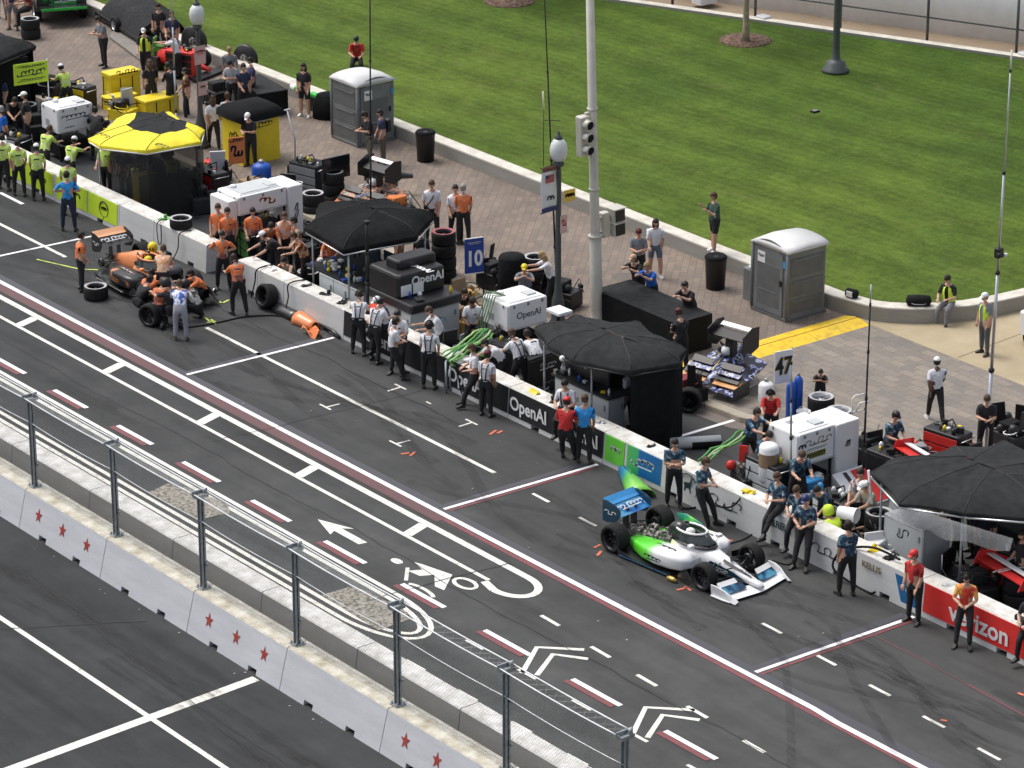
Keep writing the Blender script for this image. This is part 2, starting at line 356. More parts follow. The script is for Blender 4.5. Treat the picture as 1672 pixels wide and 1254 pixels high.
# lawn
def _lawn(n, b):
    clump = pnoise(n, 5, (1, .6, 1), 6, .3, .75, .8); med = pnoise(n, 1.3, (1, 1, 1), 9, 0, .7); fine = pnoise(n, 22, (1.6, .5, 1), 5, R(25), .7); patch = pnoise(n, .16, detail=4)
    tc = nd(n, 'ShaderNodeTexCoord'); mp = nd(n, 'ShaderNodeMapping'); mp.inputs['Rotation'].default_value = (0, 0, R(-6)); n.links.new(tc.outputs['Object'], mp.inputs[0])
    w = nd(n, 'ShaderNodeTexWave', wave_type='BANDS', bands_direction='Y', wave_profile='SIN'); w.inputs['Scale'].default_value = .13; w.inputs['Distortion'].default_value = 5; w.inputs['Detail'].default_value = 3; w.inputs['Detail Scale'].default_value = .6
    n.links.new(mp.outputs[0], w.inputs[0])
    w2 = nd(n, 'ShaderNodeTexWave', wave_type='BANDS', bands_direction='Y'); w2.inputs['Scale'].default_value = .75; w2.inputs['Distortion'].default_value = 2.0; w2.inputs['Detail'].default_value = 4; n.links.new(mp.outputs[0], w2.inputs[0])
    strk = pnoise(n, .9, (.45, 1.7, 1), 9, R(14), .78, 1.2)
    c = ramp(n, strk, [(.2, (.062, .100, .018)), (.46, (.084, .130, .022)), (.62, (.105, .152, .028)), (.85, (.16, .185, .055))])
    c = mixc(n, None, c, ramp(n, w.outputs['Fac'], [(.1, .87), (.9, 1.13)]), 'MULTIPLY', .8)
    c = mixc(n, None, c, ramp(n, w2.outputs['Fac'], [(.1, .93), (.9, 1.07)]), 'MULTIPLY', .8)
    c = mixc(n, None, c, ramp(n, patch, [(.3, (.62, .74, .7)), (.6, (1.1, 1.08, .95))]), 'MULTIPLY', .9)
    c = mixc(n, None, c, ramp(n, med, [(.25, .72), (.75, 1.3)]), 'MULTIPLY', .8)
    c = mixc(n, None, c, ramp(n, fine, [(.25, .55), (.75, 1.5)]), 'MULTIPLY', .9)
    sp = nd(n, 'ShaderNodeSeparateXYZ'); n.links.new(tc.outputs['Object'], sp.inputs[0]); my = nd(n, 'ShaderNodeMapRange'); my.inputs[1].default_value = 19; my.inputs[2].default_value = 35; n.links.new(sp.outputs[1], my.inputs[0])
    c = mixc(n, my.outputs[0], c, mixc(n, None, c, (.66, .76, .66), 'MULTIPLY', 1))
    c = mixc(n, None, c, ramp(n, clump, [(.3, .72), (.5, 1.0), (.72, 1.28)]), 'MULTIPLY', .9)
    dry = ramp(n, pnoise(n, .5, (1, 1.6, 1), 8, .2, .75, 1), [(.58, 0), (.75, .55)]); c = mixc(n, dry, c, (.19, .17, .07))
    n.links.new(c, b.inputs['Base Color']); b.inputs['Roughness'].default_value = .95; b.inputs['Specular IOR Level'].default_value = .15; bump(n, b, fine, .9, .05)
LAWN = ground_mat('lawn_grass', _lawn)
_fa, _fc = at(1030, 6, .45), at(1672, 97, .45); FD = (_fa-_fc).xy.normalized(); _e = _fc.xy-FD*6.0
corner = [(-3.2, 16.05), (-2.6, 16.08), (-2.0, 16.2), (-1.5, 16.5), (-1.0, 17.0), (-.6, 17.6), (-.25, 18.4), (-.02, 19.3), (.1, 20.3), (.2, 22), (.2, 30), (-1, 35), (-4, 38.6), (-7.5, 40.2), (_e.x, _e.y)]
outer = [(-300, 15.9), (-60, 15.9), (-20, 15.9), (-8, 15.9)] + [(x, y-.08) for x, y in corner[:1]] + corner[1:]
inner = offset(outer, .55)
slab('lawn', inner[:-1]+[(_e.x, _e.y), (_fa.x, _fa.y), ((_fa.xy+FD*40).x, 15.9)], .42, LAWN, .5)
TUFT = M2('grass_blades', [(.10, .15, .03), (.15, .21, .04), (.22, .25, .07)], .8, .9)
b = mb(TUFT); rn = random.Random(5); vs, fs = [], []
for k in range(11000):
    edge = True
    if edge:
        x = rn.uniform(-42, -3.2); y = 16.42+abs(rn.gauss(0, .07))
    else: x = rn.uniform(-42, -.9); y = rn.uniform(16.5, 39)
    if not edge and (y-16.4) > 0:
        dd = (Vector((x, y))-_fa.xy); nn = Vector((-FD.y, FD.x)); 
        if nn.y > 0: nn = -nn
        if dd.dot(nn) < .05: continue
        if x > -1.6 and y < 19.5: continue
    h = rn.uniform(.03, .075)*(1.5 if rn.random() < .04 else 1); a = rn.uniform(0, PI); w = rn.uniform(.015, .04); dx, dy = math.cos(a)*w, math.sin(a)*w; i = len(vs)
    vs += [(x-dx, y-dy, .418), (x+dx, y+dy, .418), (x+rn.gauss(0, .03), y+rn.gauss(0, .03), .42+h)]; fs.append((i, i+1, i+2))
b.add(vs, fs); me = bpy.data.meshes.new('grass'); me.from_pydata(b.v, [], b.f); me.materials.append(TUFT); go_ = bpy.data.objects.new('grass', me); C.objects.link(go_); tag(go_, 'short grass blades standing up along the lawn edge', 'grass', kind='stuff')
# low granite wall round the lawn: separate stones end to end
def low_wall():
    P = [Vector(p) for p in outer[2:]]; dense = [P[0]]
    for a, c in zip(P, P[1:]):
        n = max(1, int((c-a).length/1.1)) if a.x < -4 and c.x < -3 else 1
        for i in range(1, n+1): dense.append(a+(c-a)*i/n)
    pre = [Vector((x, 15.9)) for x in range(-72, -20, 4)]
    return pre+dense
LWP = low_wall(); lin = offset([tuple(p) for p in LWP], .5)
root = thing('low_wall', 'low grey granite wall with a pale top curving around the edge of the lawn', 'wall', (-14, 16, .15))
prof = [(0, 0), (0, .40), (.02, .43), (.48, .43), (.5, .40), (.5, 0)]
stones = MB().m(LOWW)
step = 3 if len(LWP) > 60 else 2
i = 0
while i < len(LWP)-1:
    j = min(i+step, len(LWP)-1); rings = []
    for k in range(i, j+1):
        p, q = LWP[k], Vector(lin[k]); e = 0
        if k == i and k: e = .006
        rings.append([(p.x+(q.x-p.x)*u/.5+14, p.y+(q.y-p.y)*u/.5-16, z) for u, z in prof])
    if len(rings) > 1: stones.loft(rings, True)
    i = j
stones.build('stone', LOWW, root)
# far side of the lawn
fd = FD; fn = Vector((fd.y, -fd.x));  # fn points away from the lawn
if fn.y < 0: fn = -fn
f0 = _e
def far(s, t): return (f0.x+fd.x*s+fn.x*t, f0.y+fd.y*s+fn.y*t)
slab('far_path', [far(-60, .3), far(70, .3), far(70, 3.9), far(-60, 3.9)], .30, ground_mat('path_brown', _conc((.22, .165, .11), (.29, .225, .155))), .3)
slab('far_ground', [far(-60, 3.9), far(90, 3.9), far(90, 60), far(-60, 60)], .28, TANC, .3)
b = mb(LOWW)
b.loft([[(*far(-6, 0), .2), (*far(-6, 0), .52), (*far(-6, .38), .52), (*far(-6, .38), .2)], [(*far(60, 0), .2), (*far(60, 0), .52), (*far(60, .38), .52), (*far(60, .38), .2)]], True); struct('far_kerb', b, LOWW)

# road paint
PWH = ground_mat('road_paint_white', lambda n, b: (n.links.new(mixc(n, ramp(n, pnoise(n, 5, detail=8, rough=.75), [(.33, 0), (.47, 1)]), (.34, .33, .30), (.74, .73, .67)), b.inputs['Base Color'])))
PWB = ground_mat('race_paint_white', lambda n, b: (n.links.new(mixc(n, ramp(n, pnoise(n, 7, detail=8, rough=.75), [(.22, 0), (.36, 1)]), (.35, .33, .36), (.84, .83, .86)), b.inputs['Base Color'])))
PRD = ground_mat('race_paint_red', lambda n, b: (n.links.new(mixc(n, ramp(n, pnoise(n, 9, detail=8, rough=.8), [(.38, 0), (.6, 1)]), (.09, .055, .06), (.26, .05, .055)), b.inputs['Base Color'])))
PRD2 = ground_mat('worn_red', lambda n, b: (n.links.new(mixc(n, ramp(n, pnoise(n, 6, (.6, 3, 1), 8, 0, .8), [(.35, 0), (.65, 1)]), (.075, .055, .055), (.16, .05, .055)), b.inputs['Base Color'])))
PBL = ground_mat('overspray_blue', lambda n, b: (n.links.new(mixc(n, ramp(n, pnoise(n, 5, (.5, 2, 1), 8, 0, .8), [(.4, 0), (.75, 1)]), (.058, .058, .062), (.054, .056, .085)), b.inputs['Base Color'])))
PFL = M('marking_orange', (.62, .16, .09), .8); PFY = M('marking_lime', (.6, .72, .15), .8)
def ln(b, pts, w, z=.004): b.strip(pts, w, z)
b = mb(PBL); ln(b, [(-30, -.62), (30, -.62)], .3, .004)
for x in (-10.3, 1.03, 12.28): ln(b, [(x-.16, -.6), (x-.16, 4.0)], .22, .006)
struct('blue_overspray', b, PBL)
b = mb(PWB); ln(b, [(-40, -.8), (14.3, -.79)], .15, .010); ln(b, [(14.3, -.79), (15.1, -.85), (34, -.85)], .15, .0101)
for x, dx in ((-21.8, .2), (-10.36, .12), (1.0, .12), (12.26, .08)): ln(b, [(x, -.6), (x+dx, 4.08)], .11, .010)
for x0 in [-20.9, -17.8, -14.69, -11.57, -8.42, -5.36, -2.29, .78, 3.85, 6.97, 10.08, 13.17, 16.3]: ln(b, [(x0, -3.94), (x0+1.62, -3.93)], .135, .010)
struct('pit_lane_lines', b, PWB)
b = mb(PRD)
for x0 in [-20.9, -17.8, -14.69, -11.57, -8.42, -5.36, -2.29, .78, 3.85, 6.97, 10.08, 13.17, 16.3]: ln(b, [(x0-.05, -4.10), (x0+1.55, -4.09)], .14, .012)
ln(b, [(1.5, -.96), (14.3, -.96), (34, -1.01)], .13, .008)
for x in (1.15, 12.4): ln(b, [(x, -.6), (x+.08, 3.9)], .09, .008)
struct('red_lane_lines', b, PRD)
b = mb(PRD2); ln(b, [(-40, -1.05), (1.5, -1.02)], .34, .008); ln(b, [(15.5, 2.6), (17.8, 2.45), (26, 2.2)], .09, .008)
ln(b, [(12.5, 2.7), (15.5, 2.6)], .04, .008); struct('faded_red_band', b, PRD2)
b = mb(PWH)
def arc(cx, cy, r, a0, a1, n=14, ry=None): return [(cx+r*math.cos(R(a0+(a1-a0)*i/n)), cy+(ry or r)*math.sin(R(a0+(a1-a0)*i/n))) for i in range(n+1)]
ln(b, [(-40, -1.40), (-14, -1.44), (5.4, -1.44)]+arc(5.4, -1.96, .75, 90, -90, 12, .52)[1:], .19, .006)
ln(b, [(5.4, -2.48), (4.9, -2.36)], .2, .0061); ln(b, [(-40, -2.26), (4.9, -2.24)], .115, .0062)
for x in (-25.6, -21.05, -16.5, -11.98, -7.4, -2.97, 1.55): ln(b, [(x-.12, -1.52), (x+.12, -2.2)], .3, .0064)
ln(b, [(-13.05, 1.78), (-.03, 1.74)], .12, .006); ln(b, [(-30, 1.8), (-20.5, 1.78)], .12, .006)
for x, y in ((3.38, 1.66), (1.56, 1.68), (10.5, 1.17), (12.42, 1.02), (14.22, .92), (16.0, .79), (17.75, .66), (19.5, .5), (6.95, 1.5)): ln(b, [(x, y), (x+.66, y-.015)], .09, .006)
for x, y in ((7.13, -2.47), (9.07, -2.6), (10.77, -2.7), (12.58, -2.83), (14.5, -2.93), (16.3, -3.05)): ln(b, [(x, y), (x+.68, y-.02)], .1, .006)
for x in (7.1, 8.97, 10.85, 12.7, 14.6): ln(b, [(x, -6.22), (x+.66, -6.2)], .11, .006); ln(b, [(x, -4.56), (x+.62, -4.55)], .09, .006)
# double outline of the traffic island
for o_, w in ((0, .12), (.26, .12)):
    ln(b, [(-40, -5.94+o_-.2), (4.2, -5.90+o_-.18)]+[(x, y) for x, y in arc(4.3, -5.22, 2.1-o_*1.1, -90, 90, 18, .86-o_)]+[(4.2, -4.36-o_), (-40, -4.42-o_)], w, .0066)
# arrow, bicycle, chevrons
ar = [(-.38, -3.34), (.62, -2.98), (.42, -3.2), (1.46, -3.2), (1.42, -3.42), (.42, -3.42), (.55, -3.62)]
b.add([(x, y, .006) for x, y in ar], [(0, 1, 2), (0, 2, 5), (0, 5, 6), (2, 3, 4), (2, 4, 5)])
ln(b, arc(2.75, -3.28, .14, 0, 360, 12, .06), .1, .0063)
b.add([(x, y, .0064) for x, y in [(3.05, -3.0), (3.25, -2.92), (4.15, -2.72), (4.72, -3.38), (4.42, -3.42), (3.9, -3.05), (3.75, -3.35), (3.35, -3.4), (3.5, -3.1)]], [tuple(range(9))])
ln(b, arc(4.72, -2.78, .34, 0, 360, 16, .2), .1, .0062); ln(b, arc(4.4, -3.86, .5, 20, 160, 10, .16), .1, .0062)
ln(b, [(3.2, -3.3), (3.75, -3.75)], .09, .0062)
for x in (0, 3.72):
    for q in (0, .55): ln(b, [(9.18+x+q*.5, -4.62+q*.35), (8.36+x+q*.9, -3.56+q*.1), (9.1+x+q*.75, -2.82-q*.4)], .125, .006)
ln(b, [(-8, -12.1), (5.8, -12.1), (22, -12.14)], .13, .006); ln(b, [(5.84, -9.3), (6.0, -12), (6.24, -16), (6.3, -19)], .26, .0063)
for x, y in ((-6.18, .97), (-3.05, .93), (-6.14, 3.35), (-3.02, 3.32)):
    ln(b, [(x-.28, y), (x+.22, y)], .06, .006); ln(b, [(x, y), (x+.02, y+(-.45 if y > 2 else .42))], .06, .0062)
ln(b, [(-4.9, 3.25), (-4.7, 3.25)], .05, .006)
struct('street_markings', b, PWH)
b = mb(PFL)
for p in [((810, 703), (800, 710)), ((655, 742), (668, 740)), ((670, 745), (678, 738)), ((970, 895), (980, 890)), ((975, 908), (982, 900)), ((1105, 964), (1122, 960)), ((1118, 958), (1128, 965)), ((1188, 882), (1196, 884)), ((1225, 692), (1234, 694)), ((1215, 696), (1224, 700)), ((1662, 1132), (1672, 1136)), ((1536, 1176), (1546, 1178)), ((820, 704), (812, 708))]:
    q = [at(*a, 0) for a in p]; ln(b, [(v.x, v.y) for v in q], .07, .013)
struct('orange_spray_marks', b, PFL)
b = mb(PFY)
for p in [((60, 424), (130, 440)), ((130, 440), (160, 441)), ((352, 490), (364, 496)), ((362, 496), (374, 490)), ((335, 519), (342, 525)), ((338, 527), (352, 525)), ((345, 522), (352, 530)), ((1168, 885), (1182, 892))]:
    q = [at(*a, 0) for a in p]; ln(b, [(v.x, v.y) for v in q], .06, .013)
struct('lime_tape_marks', b, PFY)
b = mb(PWB); ln(b, [(-26.9, 3.3), (-25.5, 3.28)], .13, .012)
q = [at(*a) for a in ((285, 350), (362, 339), (812, 722), (862, 712))]; ln(b, [(q[0].x, q[0].y), (q[1].x, q[1].y)], .1, .006)
ln(b, [(.95, 5.2), (1.0, 9.0)], .12, .006); struct('box_lines', b, PWB)
COBB = ground_mat('cobbles', lambda n, b: cob(n, b))  if False else None
def _cob(n, b):
    tc = nd(n, 'ShaderNodeTexCoord'); v = nd(n, 'ShaderNodeTexVoronoi'); v.inputs['Scale'].default_value = 13; n.links.new(tc.outputs['Object'], v.inputs['Vector'])
    c = ramp(n, v.outputs['Distance'], [(.25, (.36, .34, .29)), (.55, (.27, .25, .21)), (.75, (.12, .11, .1))])
    c = mixc(n, None, c, ramp(n, pnoise(n, 3), [(.3, .8), (.7, 1.15)]), 'MULTIPLY', 1); n.links.new(c, b.inputs['Base Color']); b.inputs['Roughness'].default_value = .9
COBB = ground_mat('cobbles', _cob)
b = mb(COBB)
for P in ([(240, 805), (275, 790), (300, 796), (372, 822), (375, 838), (322, 850)], [(525, 972), (578, 957), (598, 966), (665, 1000), (668, 1012), (618, 1030)]):
    q = [at(*p) for p in P]; b.add([(v.x, v.y, .012) for v in q], [tuple(range(len(q)))])
struct('cobble_patches', b, COBB)
# rubber laid by cars leaving the boxes
def skid_mat(n, b):
    b.inputs['Base Color'].default_value = (.03, .03, .031, 1); b.inputs['Roughness'].default_value = .8
    f = ramp(n, pnoise(n, 3, (.4, 3, 1), 6), [(.35, .0), (.8, .45)]); n.links.new(f, b.inputs['Alpha'])
SK = ground_mat('tyre_marks', skid_mat); b = mb(SK); rn = random.Random(3)
zz = .0140
for bx in (-21.5, -10.2, 1.1, 12.4):
    for k in range(7):
        y1 = rn.uniform(1.2, 3.2); y0 = rn.uniform(-.3, 1.4); L = rn.uniform(5, 9); x0 = bx+rn.uniform(-3, 6); w = rn.choice((.26, .3)); P = []
        s = rn.choice((1, 1, -1))
        for i in range(13):
            u = i/12; P.append((x0+L*u, y0+(y1-y0)*(u*u*(3-2*u) if s > 0 else 1-u*u*(3-2*u))))
        zz += .0002; b.strip(P, w, zz)
for k in range(6): zz += .0002; b.strip([(-12+k*5, -10.2-rn.random()*1.5), (-4+k*5, -10.3-rn.random()*1.7), (6+k*5, -10.2-rn.random()*1.5)], .3, zz)
zz += .0002; b.strip([(17.7, -4.5), (14.5, -1.6), (12.2, .3), (10.2, 1.0)], .18, zz); zz += .0002; b.strip([(19.9, -2.5), (17, -.9), (14, .7), (11.6, 2.3), (9.4, 2.7)], .2, zz)
zz += .0002; b.strip([(24, -2.0), (19, .1), (15, 1.5), (11, 2.0)], .16, zz)
struct('rubber_marks', b, SK)
CR = M('crack_sealant', (.028, .028, .03), .6, var=.3); b = mb(CR); rn = random.Random(12)
for (x0, y0, x1, y1) in ((-20, -3.2, 18, -3.0), (-14, 2.9, -3, 3.0), (-6, -2.6, -5.6, 4), (-2, -16, 2, -9.6), (3, -11, 13, -11.2), (-9, -10.6, 1, -10.5), (4.1, -5.2, 4.5, -1.2), (-3.5, 5.4, 4, 7.2)):
    n = int(max(abs(x1-x0), abs(y1-y0))/.35); P = []; ox_ = oy_ = 0
    for i in range(n+1): ox_ = .8*ox_+rn.gauss(0, .03); oy_ = .8*oy_+rn.gauss(0, .03); P.append((x0+(x1-x0)*i/n+ox_, y0+(y1-y0)*i/n+oy_))
    b.strip(P, rn.uniform(.012, .026), .0152)
struct('sealed_cracks', b, CR)
PT = M('asphalt_patch', (.042, .043, .044), .85, var=.25, scale=20); b = mb(PT)
for x0, x1, y0, y1 in ((9.8, 12.2, -11.8, -10.6), (-9.4, -8.2, -3.4, -2.7), (16.2, 18.0, -6.5, -5.6), (2.2, 3.6, 6.2, 7.6)): b.add([(x0, y0, .002), (x1, y0+.05, .002), (x1-.04, y1, .002), (x0+.06, y1-.03, .002)], [(0, 1, 2, 3)])
struct('road_patches', b, PT)
DEB = M('paper_scrap', (.6, .6, .56), .8); rn = random.Random(8)
b = mb(DEB)
for k in range(60):
    x = rn.uniform(-8, 14); y = rn.choice((-9.35-rn.random()*.25, rn.uniform(-3, 4), -6.9+rn.random()*.3)); q = rn.uniform(.012, .05); b.add([(x, y, .016), (x+q, y+q*.3, .03), (x+q*.8, y+q, .017), (x-q*.2, y+q*.7, .02)], [(0, 1, 2, 3)])
tag(b.build('debris', DEB), 'small pale scraps scattered on the asphalt', 'debris', kind='stuff')
LIT = M('manhole_iron', (.13, .11, .1), .8)
p = at(1020, 452, .15); struct('manhole', mb(LIT).lathe((p.x, p.y, .15), [(0, .006), (.34, .006), (.36, .003)], 24, smooth=False), LIT)

# ================= BARRIERS =================
def barrier(name, label, group, x0, x1, yf, h, th, mat, notch=True, batter=.12, cat='barrier'):
    "one precast length; front foot at yf, forklift notches along the bottom"
    t = thing(name, label, cat, ((x0+x1)/2, yf, 0), 0, group); L = (x1-x0)/2-.012; b = mb(mat)
    def ring(x, z0=0): return [(x, batter*z0/h*0+ (0 if z0 == 0 else batter*z0/h), z0), (x, batter, h-.03), (x, batter+.03, h), (x, batter+th-.03, h), (x, batter+th, h-.03), (x, batter*1.2+th, z0)]
    nx = [(-L*.42-.16, -L*.42+.16), (L*.42-.16, L*.42+.16)] if notch else []
    xs = [-L]; 
    for a, c in nx: xs += [a, c]
    xs.append(L); low = False
    for i in range(len(xs)-1):
        z0 = .12 if i % 2 else 0
        b.loft([ring(xs[i], z0), ring(xs[i+1], z0)], True)
    b.build('concrete_body', mat, t)
    if notch:
        for a, c in nx: mb(BLKM).box(a, c, .2, th*.8, .0, .115).build('fork_slot', BLKM, t)
    return t
RS = M2('faded_red_star', [(.34, .03, .022), (.24, .02, .018), (.45, .08, .06)], 30)
n0 = -.70
lab = {-1: 'white barrier panel with three red stars below the far left fence posts', 1: 'white barrier panel with three red stars in the middle of the foreground wall', 3: 'white barrier panel with three red stars at the bottom edge of the picture',
       -2: 'plain white barrier panel at the left edge of the foreground wall', 0: 'plain white barrier panel between the two nearest star panels on the left', 2: 'plain white barrier panel just left of the bottom star panel'}
for k in range(-3, 5):
    x0 = n0+3.655*k
    t = barrier('concrete_barrier', lab.get(k, 'white foreground barrier panel reaching past the frame'), 'white foreground barrier panels', x0, x0+3.655, -9.22, .95, .55, STARW, batter=.24)
    if k in lab and k % 2:
        for sx in (-1.08, 0.0, 1.08):
            s = mb(RS); P = []
            for i in range(10):
                r = .185 if i % 2 == 0 else .072; a = PI/2+i*PI/5+.08; P.append((sx+r*math.cos(a)*.9, r*math.sin(a)))
            y = lambda z: .24*(.53+z)/.95-.007
            s.add([(px_, y(pz), .53+pz) for px_, pz in P]+[(sx, y(0)-.001, .53)], [(i, (i+1) % 10, 10) for i in range(10)]); s.build('star', RS, t)
for k in range(-4, 6):
    x0 = .2+3.64*k
    gl = {-3: 'at the left edge above the plain end panel', -2: 'by the far left fence post', -1: 'below the left cobbled patch', 0: 'just right of the left cobbled patch', 1: 'between the two cobbled patches', 2: 'below the right cobbled patch', 3: 'beside the rounded end of the island lines', 4: 'at the bottom edge of the picture'}
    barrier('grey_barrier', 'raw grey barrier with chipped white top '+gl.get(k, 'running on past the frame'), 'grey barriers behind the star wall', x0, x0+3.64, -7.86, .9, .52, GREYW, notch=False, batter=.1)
# debris fence on the foreground wall
WIRE = M('fence_wire', (.26, .28, .28), .5, .5); TUBW = M('white_cable', (.66, .69, .72), .35, .3)
def fence():
    t = thing('debris_fence', 'tall steel post and cable debris fence standing on the white star wall', 'fence', (0, -8.72, .95))
    H = 2.25
    for k in range(-3, 6):
        x = n0+3.655*k
        p = mb(STEEL); p.box(x-.055, x+.055, -.012, .012, 0, H); p.box(x-.055, x-.043, -.06, .06, 0, H); p.box(x+.043, x+.055, -.06, .06, 0, H)
        p.box(x-.13, x+.13, -.13, .13, 0, .025); 
        for s in (-1, 1): p.lathe((x+.09*s, .09, .02), [(.02, 0), (.02, .06)], 6); p.lathe((x+.09*s, -.09, .02), [(.02, 0), (.02, .06)], 6)
        p.box(x+.05, x+.12, .03, .07, .55, .6); p.box(x+.05, x+.12, .03, .07, 1.5, 1.55)
        post = p.build('fence_post', STEEL, t)
        hd = mb(STEEL); hd.box(x-.09, x+.09, -.16, .16, H-.06, H+.02); hd.box(x-.05, x-.02, -.2, .2, H+.02, H+.1); hd.lathe((x+.05, .08, H), [(.05, 0), (.05, .12), (.02, .15)], 8); hd.build('post_cap', STEEL, post)
    x0, x1 = n0-3.655*3, n0+3.655*5
    def sag(y, z, r, nm, mat, s=.03):
        P = []
        k = -3
        while k < 5:
            for i in range(8):
                u = i/8; P.append((n0+3.655*(k+u), y, z-s*4*u*(1-u)))
            k += 1
        P.append((x1, y, z)); mb(mat).tube(P, r, 6).build(nm, mat, t)
    sag(-.16, H+.03, .016, 'top_cable', TUBW); sag(.15, H+.05, .016, 'top_cable', TUBW, .02); sag(-.03, H-.62, .010, 'mid_cable', TUBW, .045); sag(.0, .16, .012, 'bottom_cable', STEEL, .02)
    # chain link rolled over the top between the cables, and the standing mesh
    w = mb(WIRE); rn = random.Random(2)
    def bar(a, c, r):
        a, c = Vector(a), Vector(c); d = (c-a).normalized(); u = d.cross(Vector((0, 0, 1)) if abs(d.z) < .9 else Vector((1, 0, 0))).normalized()*r; v = d.cross(u.normalized())*r
        w.add([a+u, a-u*.5+v*.87, a-u*.5-v*.87, c+u, c-u*.5+v*.87, c-u*.5-v*.87], [(0, 1, 4, 3), (1, 2, 5, 4), (2, 0, 3, 5)])
    x = x0
    while x < x1-.3:
        u = ((x-n0)/3.655) % 1; s = .03*4*u*(1-u)
        lump = .05*math.sin(x*5.1)+.03*math.sin(x*13)
        bar((x, -.15, H+.02-s), (x+.28, .14, H+.04-s+lump*.4), .0026); bar((x+.28, -.15, H+.02-s), (x, .14, H+.04-s+lump*.4), .0026)
        if (x-n0) % 3.655 > .8: bar((x, .14, H-s), (x+.06, -.02+lump, H-.10-s), .003)
        x += .075 if x < 9.6 else .3
    w.build('mesh_roll', WIRE, t)
    w = mb(WIRE); w2 = w
    def b2(a, c): 
        nonlocal w
        bar(a, c, .0014)
    h0, h1 = .05, H-.05; hh = h1-h0
    x = x0-hh
    while x < x1:
        for s in (1, -1):
            a = x; c = x+hh
            za, zc = (h0, h1) if s > 0 else (h1, h0)
            if a < x0: f = (x0-a)/hh; za = za+(zc-za)*f; a = x0
            if c > x1: f = (x1-a)/(c-a); zc = za+(zc-za)*f; c = x1
            bar((a, .02, za), (c, .02, zc), .0018)
        x += .085
    w.build('chain_link', WIRE, t)
fence()

# pit wall
WC = {}
segs = [(-36.2, -32.5), (-32.5, -28.9), (-28.9, -25.2), (-25.2, -21.5), (-21.5, -19.6), (-19.6, -16.8), (-15.2, -14.2), (-14.2, -12.9), (-12.9, -10.0), (-10.0, -6.35), (-6.35, -2.7), (-2.7, 1.15), (1.15, 4.9), (4.9, 8.6), (8.6, 12.3), (12.3, 16.0), (16.0, 19.6)]
plab = ['pit wall length at the far left behind the lime crew', 'pit wall length left of the lime banners', 'pit wall length hung with the long lime green banner', 'pit wall length with two lime banners beside the blue shirted man', 'plain white pit wall length under the lone tyre', 'plain white pit wall length with a rounded end by the orange crew', 'short white pit wall length starting right of the gap', 'short white pit wall length behind the leaning wheel', 'long white pit wall length between the leaning wheel and the dark banner', 'pit wall length with black banner where white shirted crew sit', 'pit wall length with a black banner lettered in white below the green hose', 'pit wall length with a black banner left of the green panel', 'white pit wall length with green and blue panels and the leaping deer ring', 'white pit wall length with brush lettering behind the white racing car', 'white pit wall length ending in a blue corner panel', 'pit wall length wrapped in the red banner', 'pit wall length past the right edge']
PS = []
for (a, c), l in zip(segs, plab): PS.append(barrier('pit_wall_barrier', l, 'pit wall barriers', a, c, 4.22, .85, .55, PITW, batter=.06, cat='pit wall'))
def banner(i, x0, x1, mat, z0=.13, z1=.8, name='banner'):
    t = PS[i]; cx = t.location.x; y = lambda z: .06*z/.85-.008
    b = mb(mat); n = 8; rn = random.Random(i)
    b.loft([[(x0-cx+(x1-x0)*k/n, y(z0)-.004*rn.random(), z0), (x0-cx+(x1-x0)*k/n, y(z1)-.004*rn.random(), z1), (x0-cx+(x1-x0)*k/n, y(z1)+.012, z1+.004)] for k in range(n+1)], False, closed=False); return b.build(name, mat, t)
def wtext(i, s, x, z, size, mat, wide=1, bold=.012, name='lettering'):
    return letters(s, size, mat, PS[i], (x-PS[i].location.x, .06*(z-size*.42)/.85-.02, z), '-y', name, bold, wide)
def wscr(i, x, z, w, h, mat, seed=1, n=6, th=.03): return scrawl(w, h, mat, PS[i], (x-PS[i].location.x, .06*z/.85-.016, z), '-y', 'marking', seed, n, th)
for i, a, c in ((1, -32.4, -29), (2, -28.8, -25.3), (3, -25.1, -23.3), (3, -23.25, -21.6)): banner(i, a, c, LIME)
for i, x in ((1, -31), (2, -27.8), (2, -26.2), (3, -24.2)): wscr(i, x, .48, .9, .4, BLK, i+int(-x), 4, .05)
d = mb(BLK)
cx = PS[3].location.x
for cc in (-22.35,): d.m(BLK)
ringp = [(-22.35-cx+.24*math.cos(a*PI/10), -.0+.02, .47+.24*math.sin(a*PI/10)) for a in range(21)]
d.tube(ringp, .018, 5); d.tube([(-22.35-cx, .02, .23), (-22.4-cx, .012, .14)], .02, 5); d.build('ring_mark', BLK, PS[3]); wscr(3, -22.35, .47, .25, .2, BLK, 5, 3, .04)
BB = M('black_banner', (.012, .013, .016), .5, var=.2)
banner(9, -9.98, -6.37, BB, .13, .82); banner(10, -6.33, -2.72, BB, .13, .82); banner(11, -2.68, 1.13, BB, .13, .82)
for i, x in ((9, -8.2), (10, -4.45), (11, -1.85), (11, .2)): wtext(i, 'OpenAI', x, .46, .52 if i != 11 else .5, WHT, .95, .018)
GB = MG('green_blue_panel', [(0, (.12, .55, .04)), (.55, (.05, .4, .15)), (.62, (.01, .14, .38)), (1, (.01, .12, .35))], 0, -1.3, .2, .45)
banner(12, 1.2, 1.95, M('vivid_green', (.13, .55, .05), .45)); banner(12, 2.05, 3.35, GB)
wscr(12, 1.6, .5, .35, .3, WHT, 3, 2, .05); wscr(12, 2.65, .5, .8, .3, WHT, 9, 4, .045)
def ring(i, x, z, r, mat): 
    c = PS[i].location.x; mb(mat).tube([(x-c+r*math.cos(a*PI/12), .06*z/.85-.002, z+r*math.sin(a*PI/12)) for a in range(25)], .014, 5).build('ring_mark', mat, PS[i])
DK = M('dark_ink', (.02, .05, .06), .5)
ring(12, 4.35, .45, .33, DK)
